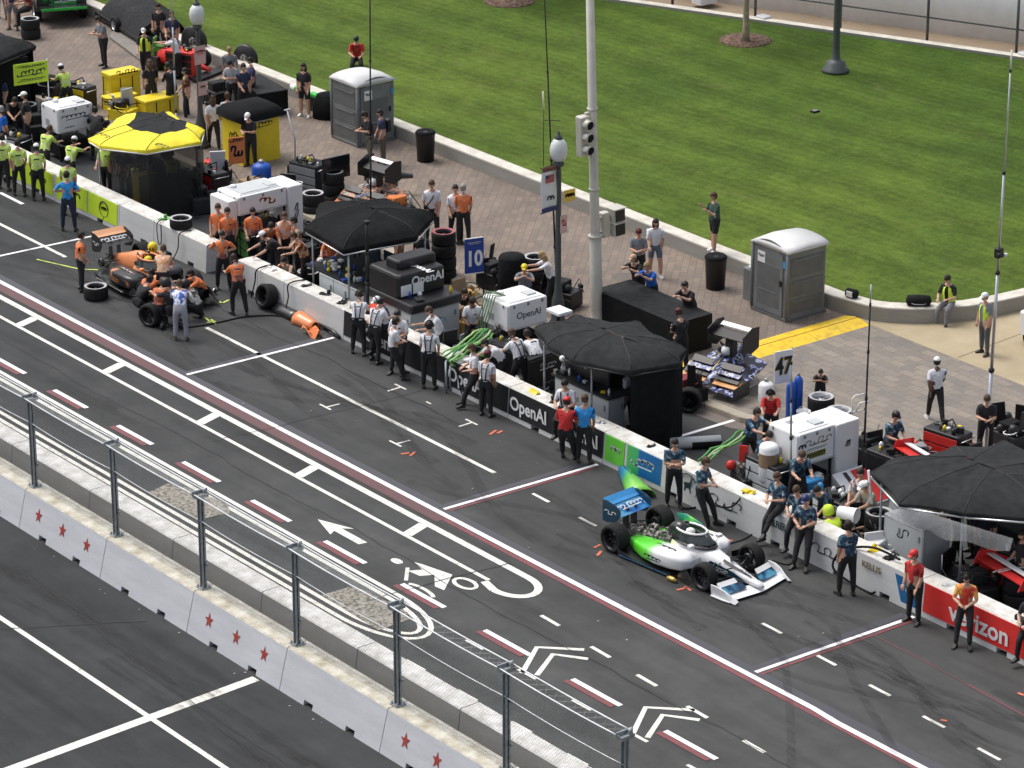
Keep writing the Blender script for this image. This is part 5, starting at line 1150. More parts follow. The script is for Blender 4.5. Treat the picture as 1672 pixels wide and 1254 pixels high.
oc = indycar('black and orange racing car jacked up with its rear wheel off', (-16.65, 2.2, .10), R(-3), dict(body=OR1, nose=MG('orange_nose', [(0, (.8, .3, .12)), (.5, (.8, .34, .16)), (.62, (.03, .03, .03)), (1, (.03, .03, .03))], 0, -.3, 2.3, .3, .4), pod=OBL, rwing=CARB, rflap=M('pale_orange', (.85, .45, .25), .4), rend=BLK, fwing=BLK, flap=BLK, halo=OR1, sill=WHT, helmet=YEL, rtext=1), 'racing cars on the pit lane', rear_off=True, num=None, panels=False)
def loose_wheel(label, loc, R_=.345, w=.38, flat=True, rim=RIMS, band=None, rz=0, group=None, tilt=0):
    t = thing('wheel', label, 'wheel', loc, rz, group)
    o = wheel(t, 'tyre', (0, 0, w/2 if flat else R_), R_, w, 'z' if flat else 'y', rim, 1, .24, band)
    if tilt: o.rotation_euler = (tilt, 0, 0); o.location = (0, R_*.0, R_*math.cos(tilt)+.02)
    return t
SWB = M('red_sidewall', (.35, .08, .09), .6); SWW = M('grey_sidewall', (.42, .42, .43), .6)
loose_wheel('wheel lying flat on the asphalt behind the orange car with a pale rim ring', at(157, 487), .345, .38, True, RIMD, SWW)
p = at(293, 372, .85); loose_wheel('wheel lying flat on top of the white pit wall', (p.x, 4.55, .85), .33, .30, True, RIMD, SWW)
p = at(447, 500); loose_wheel('wheel leaning against the pit wall beside the orange body panels', (p.x, 3.98, 0), .345, .38, False, RIMD, SWW, R(0), tilt=R(-14))
loose_wheel('dark front wheel lying on its tread by the kneeling orange crewman', at(246, 532), .325, .29, False, RIMD, None, R(20))
def tyre_stack(label, px, py, n, z=.0, rim=RIMD, band=SWW, R_=.345, w=.36, group='stacks of spare wheels', cover_=None, xy=None):
    g = at(px, py, z) if xy is None else Vector((*xy, z)); t = None
    for k in range(n):
        rn = random.Random(int(px)*7+k)
        pos = {0: 'lowest wheel', n-1: 'top wheel'}.get(k, 'second wheel' if k == 1 else 'third wheel')
        tt = thing('wheel', pos+' of '+label, 'wheel', (g.x+rn.uniform(-.02, .02), g.y+rn.uniform(-.02, .02), z+k*w+.002*k), rn.uniform(0, 6), group)
        wheel(tt, 'tyre', (0, 0, w/2), R_, w, 'z', rim, 1, .24, band if k == n-1 else None)
tyre_stack('the dark stack under the grey computer screen', 545, 335, 3, 0, RIMD, SWW)
tyre_stack('the short stack left of the orange team canopy', 512, 352, 2, 0, RIMD, SWW)
tyre_stack('the tall stack with a reddish rim beside the number ten board', 725, 458, 4, .0, RIMD, SWB, .35, .37)
tyre_stack('the stack with a grey rim behind the yellow capped man', 874, 478, 3, .15, RIMD, SWW)
tyre_stack('the left white rimmed stack by the seated child', 1340, 690, 2, .15, RIMS, SWW)
tyre_stack('the right white rimmed stack near the hand truck', 1368, 712, 2, .15, RIMS, SWW)
tyre_stack('the stack cut by the right edge near the red cart', 1660, 990, 3, 0, RIMD, SWW)
tyre_stack('the stack under the man at the top left corner', 50, 62, 2, .15, RIMD, SWW)
tyre_stack('the stack behind the lime sign pole', 45, 205, 2, 0, RIMD, SWW)
tyre_stack('the stack behind the pit wall left of the white cabinet', 1432, 905, 3, 0, RIMD, SWW)
tyre_stack('the low stack behind the wall near the bending white cap', 505, 462, 1, 0, RIMD, SWW)
tyre_stack('the low stack beside the leg of the white tank frame', 478, 400, 1, 0, RIMD, SWW)
loose_wheel('dark wheel behind the wall left of the white frame beside orange crew', at(375, 402), .345, .36, True, RIMD, SWW)
loose_wheel('black wheel near the black curtain at the kerb', at(1125, 672), .33, .3, False, RIMD, None, R(40))
# orange body panels on the track
t = thing('crash_bodywork', 'crumpled orange and black car body panels lying against the pit wall', 'car body panel', at(500, 535), R(0))
b = mb(OR1); b.loft([[(-.5+i*.16, .1-.25*math.cos(a)*(1.1-.1*i), .03+(.30-.02*i)*math.sin(a)) for a in [PI*k/6 for k in range(7)]] for i in range(6)], False, True, closed=False); b.loft([[(.25+i*.13, -.35+.3*k/4, .1+.14*math.sin(k*1.4+i)) for k in range(5)] for i in range(6)], False, False, closed=False); o = b.build('orange_shell', OR1, t); o.modifiers.new('th', 'SOLIDIFY').thickness = .02
b = mb(CARB); b.loft([[(-1.6+i*.25, .15-.22*math.cos(a), .02+.22*math.sin(a)) for a in [PI*k/6 for k in range(7)]] for i in range(5)], False, True, closed=False); o = b.build('black_shell', CARB, t); o.modifiers.new('th', 'SOLIDIFY').thickness = .02
b = mb(CARB); b.tube([(.2, .3, .1), (.9, .25, .12), (1.3, .2, .05)], .05, 6); b.build('strut', CARB, t)
# helmet / gear bag on the track
t = thing('air_gun', 'black and white air wrench lying on the asphalt by the orange crew', 'tool', at(345, 480), R(30)); b = mb(BLK); b.lathe((0, 0, .09), [(.05, -.15), (.09, -.1), (.09, .08), (.04, .16)], 10, 'x'); b.tube([(-.05, 0, .09), (-.1, -.12, .03)], .03, 6); b.build('wrench_body', BLK, t); b = mb(WHT); b.lathe((.1, 0, .09), [(.092, -.02), (.094, .02)], 10, 'x', cap=False); b.build('ring', WHT, t)
def hose(label, pts, r=.022, mat=BLKM, name='air_hose', cat='hose', z=.022):
    P = []
    pts = [Vector(p) for p in pts]
    for i in range(len(pts)-1):
        p0 = pts[max(i-1, 0)]; p1 = pts[i]; p2 = pts[i+1]; p3 = pts[min(i+2, len(pts)-1)]
        for k in range(6):
            u = k/6; P.append(.5*((2*p1)+(-p0+p2)*u+(2*p0-5*p1+4*p2-p3)*u*u+(-p0+3*p1-3*p2+p3)*u**3))
    P.append(pts[-1]); o = mb(mat).tube(P, r, 6).build(name, mat); return tag(o, label, cat)
def G(x, y, z=.022): return at(x, y, z)
hose('black air hose running from the crouching crew to the orange panels', [G(262, 520), G(290, 534), G(340, 530), G(395, 518), G(440, 515), Vector((-12.3, 4.0, .03))])
hose('black hose looping on the track between the wall and the white car', [G(1103, 818), G(1118, 830), G(1140, 826), G(1128, 815), Vector((6.0, 4.1, .5)), Vector((6.2, 4.4, .88))])
hose('thin black cable crossing from the wall to the white car mirror', [G(1190, 888), G(1215, 880), G(1235, 868), G(1262, 858)], .014)
hose('black hose coil at the front wheel of the white racing car', [G(1262, 915), G(1285, 922), G(1296, 915), G(1290, 905)], .014)
hose('thick black fuel hose looping off the wall by the blue corner panel', [Vector((11.4, 4.5, .95)), Vector((10.6, 4.4, 1.0)), Vector((9.9, 4.15, .75)), Vector((9.75, 4.0, .3)), G(1395, 955, .03), G(1420, 968, .03), Vector((11.0, 4.15, .1))], .028)
hose('black cable hanging over the pit wall below the lone tyre', [Vector((-18.1, 4.6, .87)), Vector((-18.1, 4.2, .86)), Vector((-18.15, 4.15, .4)), Vector((-18.3, 4.05, .03))], .016)
hose('looped white and black cables hanging over the wall right of the lime banners', [Vector((-19.4, 4.6, .87)), Vector((-19.3, 4.2, .86)), Vector((-19.2, 4.15, .3)), Vector((-19.05, 4.15, .35)), Vector((-19.1, 4.2, .86))], .016)
hose('black hose over the short wall length right of the gap', [Vector((-14.2, 4.8, .87)), Vector((-14.1, 4.2, .88)), Vector((-14.15, 4.14, .5)), Vector((-14.3, 4.1, .02))], .02)
hose('black hose draped over the white wall beside the leaning wheel', [Vector((-12.6, 4.8, .87)), Vector((-12.55, 4.2, .88)), Vector((-12.5, 4.14, .5)), Vector((-12.6, 4.05, .02))], .02)
hose('dark cable hanging down the middle black banner', [Vector((-4.6, 4.6, .88)), Vector((-4.7, 4.18, .86)), Vector((-4.6, 4.12, .3)), Vector((-4.2, 4.0, .02))], .016)
# ================= PIT STANDS AND EQUIPMENT =================
CANV = M('grey_canopy_cloth', (.027, .029, .030), .9, spec=.15, bump=.35, scale=5, var=.22); CANB = M('black_canopy_cloth', (.010, .011, .012), .9, spec=.15, bump=.35, scale=5, var=.25)
PALE = M('pale_grey_panel', (.50, .53, .54), .45, var=.05, scale=2); SEAM = M('panel_seam', (.05, .05, .055), .8); MESH = M('dark_mesh', (.012, .013, .014), .7, alpha=.86); MON = M('screen_black', (.01, .012, .015), .15)
def canopy(t, out, z, crown, mat, drop=.16, ringmat=None, name='canopy', seed=1, inner=.5, shift=(0, 0), ridge=.3):
    "stretched fabric roof over an outline, in the thing's frame"
    rn = random.Random(seed); ox, oy = t.location.x, t.location.y
    c = Vector((sum(p[0] for p in out)/len(out), sum(p[1] for p in out)/len(out))); P = []
    for i, p in enumerate(out):
        q = out[(i+1) % len(out)]; n = max(2, int((Vector(q)-Vector(p)).length/.35))
        for k in range(n): u = k/n; s_ = .05*4*u*(1-u); v = Vector(p).lerp(Vector(q), u); P.append((v.lerp(c, s_*1.2), s_))
    rings = []; crs = [(1.0, -drop), (1.02, -.02), (1.0, 0), (.92, .16), (.78, .30), (inner, .40), (.3, .46), (.12, .50), (.01, .52)]
    for f, h in crs:
        r = []
        for i, (v, s_) in enumerate(P):
            ax_ = ridge if f < 1 else 0; fx_ = f*(1-ax_)+ax_ if f < 1 else f; w = c+Vector(((v-c).x*fx_, (v-c).y*f))+Vector(shift)*(1-min(1, f)); sk = s_/.05; hh = h/.52*crown*(1-.12*sk*min(1, f+.15)) if h > 0 else h; ripple = .022*math.sin(i*1.9+f*6)*(1 if .2 < f < .98 else .3)+.03*mnoise.noise(Vector((v.x*1.3, v.y*1.3, f*4+seed))); sg = -s_*.9*(f if h > 0 else 1)
            r.append((w.x-ox, w.y-oy, z+hh+ripple+sg))
        rings.append(r)
    b = MB()
    if ringmat is None: b.m(mat).loft(rings, False, True)
    else:
        b.m(ringmat).loft(rings[:6], False, True); b.m(mat).loft(rings[5:], False, True)
    o = b.build(name, None, t)
    sb = mb(SEAM); i0 = 0
    for i, p in enumerate(out):
        q = out[(i+1) % len(out)]; sb.tube([Vector(r[i0])+Vector((0, 0, .004)) for r in rings[2:]], .010, 4); i0 += max(2, int((Vector(q)-Vector(p)).length/.35))
    sb.build('fabric_seam', SEAM, t)
    return o
def post(t, x, y, z0, z1, r=.028, mat=STEEL, name='post'): return mb(mat).tube([(x-t.location.x, y-t.location.y, z0), (x-t.location.x, y-t.location.y, z1)], r, 8).build(name, mat, t)
def pbox(t, name, mat, x0, x1, y0, y1, z0, z1, r=.02, seams=0):
    ox, oy, oz = t.location; b = mb(mat); b.rbox(x0-ox, x1-ox, y0-oy, y1-oy, z0-oz, z1-oz, r); o = b.build(name, mat, t)
    if mat is PALE and z1-z0 > .6:
        n = max(1, int((y1-y0)/.6)); h = mb(GRY)
        for k in range(n): y = y0+(y1-y0)*(k+.85)/n-oy; h.box(x1-ox+.001, x1-ox+.02, y-.05, y, z1-oz-.35, z1-oz-.2)
        n = max(1, int((x1-x0)/.6))
        for k in range(n): x = x0+(x1-x0)*(k+.85)/n-ox; h.box(x-.05, x, y0-oy-.02, y0-oy-.001, z1-oz-.35, z1-oz-.2)
        for z in (z0-oz+.06, z1-oz-.05): h.box(x1-ox+.001, x1-ox+.005, y0-oy+.04, y1-oy-.04, z-.006, z+.006); h.box(x0-ox+.04, x1-ox-.04, y0-oy-.005, y0-oy-.001, z-.006, z+.006)
        h.box(x1-ox+.001, x1-ox+.006, y0-oy+.04, y0-oy+.05, z0-oz+.06, z1-oz-.05); h.build('door_trim', GRY, o)
    return o
SEAM = M('panel_seam', (.05, .05, .055), .8)
def seams(t, x, y0, y1, z0, z1, n, face='+x'):
    ox, oy, oz = t.location; b = mb(SEAM)
    for k in range(1, n):
        if face == '+x': y = y0+(y1-y0)*k/n-oy; b.box(x-ox, x-ox+.004, y-.006, y+.006, z0-oz, z1-oz)
        else: y = y0+(y1-y0)*k/n-ox; b.box(y-.006, y+.006, x-oy-.004, x-oy, z0-oz, z1-oz)
    b.build('seam', SEAM, t)
def rails(t, out, z, mat=ALU, name='eave_rail', r=.02):
    ox, oy = t.location.x, t.location.y
    for i in range(len(out)):
        p, q = out[i], out[(i+1) % len(out)]; mb(mat).tube([(p[0]-ox, p[1]-oy, z), (q[0]-ox, q[1]-oy, z)], r, 6).build(name, mat, t)
def monitors(t, pts, z, face=-90):
    for i, (x, y) in enumerate(pts):
        b = mb(BLK); a = R(face); f = Vector((math.cos(a), math.sin(a), 0)); s_ = Vector((-f.y, f.x, 0)); c = Vector((x-t.location.x, y-t.location.y, z))
        b.loft([[c+s_*sx*.27+f*d+Vector((0, 0, sz)) for sx, sz in ((-1, 0), (1, 0), (1, .32), (-1, .32))] for d in (0, .04)], True); b.tube([c+Vector((0, 0, -.12)), c+Vector((0, 0, .05))], .02, 6)
        b.m(M('screen_glow_dim', (.03, .06, .09), .2)); b.add([c+s_*sx*.25+f*.042+Vector((0, 0, sz)) for sx, sz in ((-1, .02), (1, .02), (1, .3), (-1, .3))], [(0, 1, 2, 3)]); b.build('monitor', None, t)
def desk_clutter(t, x0, x1, y0, y1, z, n, seed, name='desk_item'):
    rn = random.Random(seed)
    for k in range(n):
        x, y = rn.uniform(x0, x1)-t.location.x, rn.uniform(y0, y1)-t.location.y; m = rn.choice([WHT, BLK, BLK, CHAR, YEL, PALE, M('paper', (.7, .7, .68), .8), BLU, MECH])
        s_ = rn.uniform(.05, .16); b = mb(m); b.T = Matrix.Translation((x, y, z)) @ Matrix.Rotation(rn.uniform(0, 3), 4, 'Z')
        kk = rn.randrange(3)
        if kk == 0: b.lathe((0, 0, 0), [(.035, 0), (.037, .14), (.015, .17), (.015, .2)], 8)
        elif kk == 1: b.rbox(-s_, s_, -s_*.7, s_*.7, 0, rn.uniform(.015, .12), .008)
        else: b.lathe((0, 0, 0), [(s_*.6, 0), (s_*.7, .04), (s_*.5, .1)], 10)
        b.build(name, m, t)
# --- stand B (orange team): black canopy ---
t = thing('timing_stand', 'black canopied timing stand of the orange team with white cabinets and black console', 'pit stand', (-11, 5.6, 0))
oB = [(-12.6, 4.85), (-13.7, 6.0), (-13.5, 7.2), (-12.8, 8.0), (-11.2, 8.2), (-10.1, 6.8), (-10.45, 4.6)]
canopy(t, oB, 2.4, .42, CANB, seed=2); rails(t, oB, 2.22)
for x, y in ((-12.5, 5.0), (-13.4, 6.9), (-11.2, 7.9), (-10.5, 4.8)): post(t, x, y, 0, 2.4)
pbox(t, 'side_cabinet', PALE, -12.2, -10.1, 4.98, 5.5, .05, 1.15); seams(t, 4.98, -12.2, -10.1, .05, 1.15, 3, '-y')
pbox(t, 'counter', CHAR, -12.9, -10.05, 5.0, 6.9, 1.15, 1.22); pbox(t, 'end_cabinet', PALE, -9.9, -7.95, 5.0, 6.65, .05, 1.15)
scrawl(.9, .5, SKYB, t, (-7.95-t.location.x, 5.7-t.location.y, .7), '+x', 'marking', 4, 3, .02)
pbox(t, 'ledge', BLK, -10.0, -7.85, 4.95, 6.7, 1.16, 1.40, .05); pbox(t, 'console', BLK, -9.9, -8.5, 5.0, 6.6, 1.42, 2.05, .08); pbox(t, 'console_top', BLK, -9.5, -8.9, 5.3, 6.6, 2.06, 2.3, .06)
letters('OpenAI', .34, WHT, t, (-8.5-t.location.x+.004, 6.0-t.location.y, 1.8), '+x', 'lettering', .02); letters('OpenAI', .3, WHT, t, (-8.7-t.location.x, 5.9-t.location.y, 2.07), 'z', 'lettering', .03).rotation_euler = (0, 0, 0)
for y in (5.1, 5.5): pbox(t, 'white_sheet', WHT, -8.52, -8.49, y, y+.35, 1.45, 1.75, .005)
monitors(t, [(-12.2, 6.2), (-11.5, 6.4), (-10.9, 6.5)], 1.45); desk_clutter(t, -12.8, -10.2, 5.05, 5.9, 1.22, 22, 3); desk_clutter(t, -9.9, -8.0, 5.1, 6.6, 1.40, 12, 5)
for x in (-12.0, -11.2, -10.6): desk_clutter(t, x-.2, x+.2, 5.0, 5.4, 1.23, 4, int(-x*10))
# --- stand C: grey octagonal canopy, black curtain ---
t = thing('timing_stand', 'dark grey canopied timing stand with a long black curtain on its right end', 'pit stand', (-.5, 5.8, 0))
oC = [(-2.55, 5.0), (-2.6, 6.2), (-.95, 7.25), (.95, 7.05), (1.6, 6.3), (1.3, 4.98), (-.2, 4.35), (-1.4, 4.5)]
canopy(t, oC, 2.35, .36, CANV, seed=4); rails(t, oC, 2.2, BLK)
for x, y in ((-2.3, 5.1), (-2.3, 6.2), (-.9, 6.9), (-.2, 4.95), (1.2, 5.2)): post(t, x, y, 0, 2.35)
b = mb(CANB); pts = [(1.22, 5.02), (1.5, 6.25), (.95, 6.95), (-.2, 7.1)]; ox, oy = t.location.x, t.location.y; top, bot = [], []
for i in range(len(pts)-1):
    for k in range(10):
        u = k/10; x = pts[i][0]+(pts[i+1][0]-pts[i][0])*u; y = pts[i][1]+(pts[i+1][1]-pts[i][1])*u; w = .03*math.sin((i*10+k)*1.7)
        top.append((x-ox+w*.3, y-oy+w*.3, 2.25)); bot.append((x-ox+w*1.6, y-oy+w, .03))
b.loft([bot, [((p[0]+q[0])/2, (p[1]+q[1])/2, 1.1) for p, q in zip(bot, top)], top], False, True, closed=False); b.build('curtain', CANB, t)
pbox(t, 'side_cabinet', PALE, -2.0, .15, 5.2, 5.75, .05, 1.15); pbox(t, 'counter', CHAR, -2.1, .2, 5.15, 6.4, 1.15, 1.21); pbox(t, 'console', BLK, -2.0, -.2, 5.5, 6.6, 1.3, 1.85, .032)
letters('OpenAI', .2, GOLD, t, (-1.35-ox, 5.2-oy-.004, .78), '-y', 'lettering', .01); letters('OpenAI', .2, WHT, t, (-1.4-ox, 5.5-oy-.004, 1.6), '-y', 'lettering', .01)
monitors(t, [(-1.6, 5.9), (-.8, 6.0), (-.2, 6.1)], 1.5); desk_clutter(t, -2.0, .1, 5.2, 5.5, 1.21, 12, 12)
b = mb(WHT); b.rbox(-2.75-ox, -2.2-ox, 5.5-oy, 5.95-oy, 2.62, 2.70, .02); b.build('aerial_box', WHT, t)
b = mb(BLKM); b.tube([(-2.4-ox, 5.6-oy, 2.3), (-2.45-ox, 5.7-oy, 2.62)], .04, 6); b.tube([(-2.2-ox, 5.4-oy, 2.35), (-2.6-ox, 5.9-oy, 2.62)], .025, 6); b.build('aerial_bracket', BLKM, t)
for px_, py_ in ((943, 578), (980, 655)): pass
b = mb(WHT); b.lathe((-.75-ox, 4.45-oy, 2.12), [(.06, 0), (.09, .05), (.05, .12)], 10); b.build('flood_lamp', WHT, t)
# --- stand D: big grey canopy at the right ---
t = thing('timing_stand', 'largest dark grey canopy stand at the right with a tall pale cabinet below it', 'pit stand', (11.4, 6.6, 0))
oD = [(9.75, 5.1), (9.6, 5.6), (9.9, 7.5), (10.5, 8.8), (12.6, 9.4), (14.0, 8.3), (14.2, 6.4), (12.7, 5.15), (11.4, 4.4)]
canopy(t, oD, 2.4, .40, CANV, seed=7, drop=.1); rails(t, oD, 2.26, ALU, r=.026)
ox, oy = t.location.x, t.location.y
for x, y in ((9.9, 5.3), (10.5, 8.5), (13.8, 8.0), (12.5, 5.3)): post(t, x, y, 0, 2.4)
pbox(t, 'tall_cabinet', PALE, 9.95, 11.25, 5.35, 6.25, .05, 1.38, .03); scrawl(.3, .3, DK, t, (10.6-ox, 5.35-oy, 1.1), '-y', 'marking', 12, 2, .03)
pbox(t, 'back_counter', CHAR, 11.3, 14.0, 7.4, 8.0, .05, 1.1, .03); pbox(t, 'red_panel', RED, 12.4, 13.5, 7.36, 7.39, .1, 1.0, .005); scrawl(.5, .2, WHT, t, (12.8-ox, 7.36-oy, .5), '-y', 'marking', 3, 3, .04)
monitors(t, [(11.6, 7.6), (12.4, 7.7), (13.2, 7.7)], 1.4)
cp = M('clear_plastic', (.55, .57, .58), .12, alpha=.38); b = mb(cp); r = []
for i in range(15):
    u = i/14; x = 11.0+3.2*u; y = 4.5+.65*max(0, u-.1)/.9; r.append([(x-ox, y-oy, 2.28), (x-ox, y-oy-.05, 2.12-.08*math.sin(u*9)), (x-ox, y-oy-.03-.05*math.sin(u*14), 1.95-.12*math.sin(u*PI)-.05*math.sin(u*17))])
b.loft(r, False, True, closed=False); b.build('rolled_plastic_side', cp, t)
b = mb(WHT)
for x, y in ((12.2, 8.3), (12.9, 8.2)): b.rbox(x-ox, x-ox+.55, y-oy, y-oy+.4, 2.66, 2.71, .02)
b.build('roof_panel', WHT, t); b = mb(WHT); b.tube([(9.6-ox, 5.3-oy, 1.5), (9.55-ox, 5.2-oy, 2.35)], .03, 6); b.lathe((9.6-ox, 5.1-oy, 2.0), [(.03, 0), (.09, .05), (.02, .14)], 8); b.build('corner_lamp', WHT, t)
# --- stand A: yellow canopy ---
t = thing('timing_stand', 'yellow canopied timing stand with a black roof centre and dark mesh side', 'pit stand', (-23.3, 6.2, 0))
oA = [(-23.8, 4.7), (-25.1, 6.5), (-24.5, 8.05), (-22.4, 7.9), (-21.5, 7.2), (-21.7, 5.4), (-23.0, 4.6)]; ox, oy = t.location.x, t.location.y
YC = M('yellow_canopy_cloth', (.82, .70, .03), .7, bump=.2, scale=5, var=.1); canopy(t, oA, 2.25, .22, CANV, seed=9, ringmat=YC, shift=(-.4, .95)); rails(t, oA, 2.12, WHT)
for x, y in ((-24.9, 6.5), (-24.3, 7.9), (-21.6, 7.1), (-21.8, 5.5), (-23.6, 4.9)): post(t, x, y, 0, 2.25)
scrawl(1.0, .3, DK, t, (-21.9-ox, 5.95-oy, 2.31), '+z', 'marking', 8, 6, .03); scrawl(.6, .3, DK, t, (-23.6-ox, 5.05-oy, 2.34), '+z', 'marking', 5, 3, .03)
b = mb(MESH); b.loft([[(-22.75-ox, 4.78-oy, .05), (-22.75-ox, 4.78-oy, 2.1)], [(-21.72-ox, 5.45-oy, .05), (-21.72-ox, 5.45-oy, 2.1)], [(-21.5-ox, 7.15-oy, .05), (-21.5-ox, 7.15-oy, 2.1)], [(-22.4-ox, 7.85-oy, .05), (-22.4-ox, 7.85-oy, 2.1)]], False, closed=False); b.build('mesh_curtain', MESH, t)
pbox(t, 'counter', CHAR, -24.6, -22.0, 6.6, 7.2, .1, 1.1); monitors(t, [(-24, 6.9), (-23, 6.9)], 1.35); pbox(t, 'floor_plate', CHAR, -24.6, -21.6, 5.1, 7.4, .02, .10, .01); pbox(t, 'yellow_locker', YEL, -23.4, -23.0, 5.9, 6.5, .1, 1.0)
# --- black canopy at the far left ---
t = thing('black_canopy', 'black canopy tent cut by the left edge of the picture', 'canopy', (-34.5, 6.8, 0)); oF = [(-32.2, 6.2), (-33.2, 8.4), (-36.4, 8.4), (-37, 6.6), (-35.5, 4.8), (-33, 4.9)]
canopy(t, oF, 2.4, .4, CANV, seed=14); rails(t, oF, 2.25, BLK)
for x, y in ((-32.5, 6.3), (-33.4, 8.1), (-36.2, 8), (-33.2, 5.1)): post(t, x, y, 0, 2.4)
ox, oy = t.location.x, t.location.y
b = mb(CANB); b.loft([[(-33.0-ox, 8.2-oy, .05), (-33.0-ox, 8.2-oy, 2.3)], [(-36.4-ox, 8.3-oy, .05), (-36.4-ox, 8.3-oy, 2.3)]], False, closed=False); b.build('back_curtain', CANB, t)
pbox(t, 'counter', BLK, -36, -33, 5.6, 6.4, .05, 1.15)
pbox(t, 'side_curtain', CANB, -32.9, -32.8, 5.6, 7.9, .05, 2.2, .01); desk_clutter(t, -35, -33.2, 5.6, 6.4, 1.15, 14, 77)

def fuel_rig(label, x0, x1, y0, y1, z0, z1, col=None, base=True, seed=1, txt=None):
    t = thing('fuel_tank', label, 'fuel tank', ((x0+x1)/2, (y0+y1)/2, 0)); ox, oy = t.location.x, t.location.y
    pbox(t, 'tank', WHT, x0, x1, y0, y1, z0, z1, .05)
    b = mb(WHT); b.rbox(x0+.1-ox, x1-.1-ox, y0+.1-oy, y1-.1-oy, z1+.001, z1+.03, .03); b.lathe((x0+.35-ox, y0+.35-oy, z1+.03), [(.1, 0), (.1, .07), (.07, .09)], 12); b.m(PALE).box(x0+.6-ox, x0+.9-ox, y1-.5-oy, y1-.2-oy, z1+.03, z1+.07); b.build('tank_lid', None, t)
    b = mb(BLKM)
    for x in (x0+.06, x1-.1):
        for y in (y0+.06, y1-.1): b.box(x-ox, x+.05-ox, y-oy, y+.05-oy, 0, z0)
    b.box(x0+.1-ox, x1-.15-ox, y0+.1-oy, y1-.1-oy, .15, z0*.62); b.build('stand_frame', BLKM, t)
    if col: pbox(t, 'side_column', WHT, x0+.15, x1+.07, y1+.004, col, .05, z1, .03)
    b = mb(GRY)
    for y in (y0+.2, (y0+y1)/2, y1-.2): b.box(x1-ox+.001, x1-ox+.02, y-.03-oy, y+.03-oy, z1-.12, z1-.04)
    for x in (x0+.2, x1-.2): b.box(x-.03-ox, x+.03-ox, y0-.02-oy, y0-.001-oy, z1-.12, z1-.04)
    for z in (z0+.03, z1-.03): b.box(x1-ox+.001, x1-ox+.006, y0+.04-oy, y1-.04-oy, z-.006, z+.006)
    for k in range(5): b.box(x0+.3-ox+k*.05, x0+.32-ox+k*.05, y0-oy-.006, y0-oy-.001, z0+.15, z0+.35)
    b.build('latch', GRY, t)
    m = mb(MECH); m.tube([(x1-.2-ox, y0-.12-oy, z0-.1), (x1+.1-ox, y0-.1-oy, z0-.3), (x1+.15-ox, y0+.2-oy, z0-.45)], .04, 8); m.lathe((x1-.3-ox, y0-.12-oy, z0), [(.09, -.1), (.1, .1), (.06, .18)], 10); m.build('valve', MECH, t)
    return t
t = fuel_rig('white fuel tank box with black logos and a tall white column at its right', 5.0, 6.1, 6.2, 7.4, 1.0, 1.84, 8.15)
ox, oy = t.location.x, t.location.y
c = (6.1-ox, 6.78-oy); scrawl(.8, .2, M('gold_ink', (.2, .14, .06), .5), t, (c[0], c[1]+.08, 1.58), '+x', 'marking', 21, 6, .022); scrawl(.2, .26, DK, t, (c[0], c[1]-.45, 1.5), '+x', 'marking', 2, 2, .04); scrawl(.7, .06, DK, t, (c[0], c[1], 1.38), '+x', 'marking', 9, 8, .012)
b = mb(M('olive_badge', (.22, .25, .04), .5)); b.box(c[0], c[0]+.006, c[1]-.3, c[1]+.32, 1.14, 1.30); b.build('badge', None, t); scrawl(.55, .1, BLK, t, (c[0]+.006, c[1], 1.22), '+x', 'marking', 14, 6, .025)
scrawl(.12, .5, DK, t, (6.17-ox, 7.75-oy, 1.25), '+x', 'marking', 33, 2, .03)
b = mb(WHT); b.lathe((5.45-ox, 5.85-oy, 0), [(.2, .55), (.24, .62), (.24, 1.42), (.2, 1.5), (.06, 1.52)], 18); b.m(WOOD).lathe((5.45-ox, 5.85-oy, 0), [(.245, .95), (.246, 1.3)], 18, cap=False); b.build('side_cylinder', None, t)
b = mb(WHT); b.loft([[(6.25-ox, 7.2-oy, .02), (7.2-ox, 7.2-oy, .02), (6.25-ox, 7.2-oy, .62)], [(6.25-ox, 8.2-oy, .02), (7.2-ox, 8.2-oy, .02), (6.25-ox, 8.2-oy, .62)]], True); b.m(RED).add([(6.3-ox, 7.75-oy, .6), (7.18-ox, 7.75-oy, .05), (7.18-ox, 8.2-oy, .05), (6.3-ox, 8.2-oy, .6)], [(0, 1, 2, 3)]); b.m(BLK).add([(6.3-ox, 7.5-oy, .601), (7.18-ox, 7.5-oy, .051), (7.18-ox, 7.62-oy, .051), (6.3-ox, 7.62-oy, .601)], [(0, 1, 2, 3)]); b.build('sloped_panel', None, t)
t = fuel_rig('white fuel tank box lettered in black behind the seated white crew and green hoses', -6.95, -5.8, 6.65, 8.0, .88, 1.62)
letters('OpenAI', .26, DK, t, (-5.8-t.location.x+.002, 7.35-t.location.y, 1.25), '+x', 'lettering', .01)
b = mb(M('dull_green_hose', (.17, .26, .14), .6)); rn = random.Random(4)
for k in range(5): x = -6.9+k*.1; b.tube([(x-t.location.x, 6.5-t.location.y+.02*k, .2), (x-t.location.x+.05, 6.45-t.location.y, 1.0), (x-t.location.x+.2, 6.6-t.location.y, 1.75+.1*rn.random()), (x-t.location.x+.4, 6.8-t.location.y, 1.8)], .018, 6)
b.build('hose_bundle', M('dull_green_hose', (.17, .26, .14), .6), t)
t = fuel_rig('white arch shaped fuel tank frame with orange marks left of the black canopy', -18.1, -16.95, 5.5, 7.2, 1.42, 1.98, 7.7)
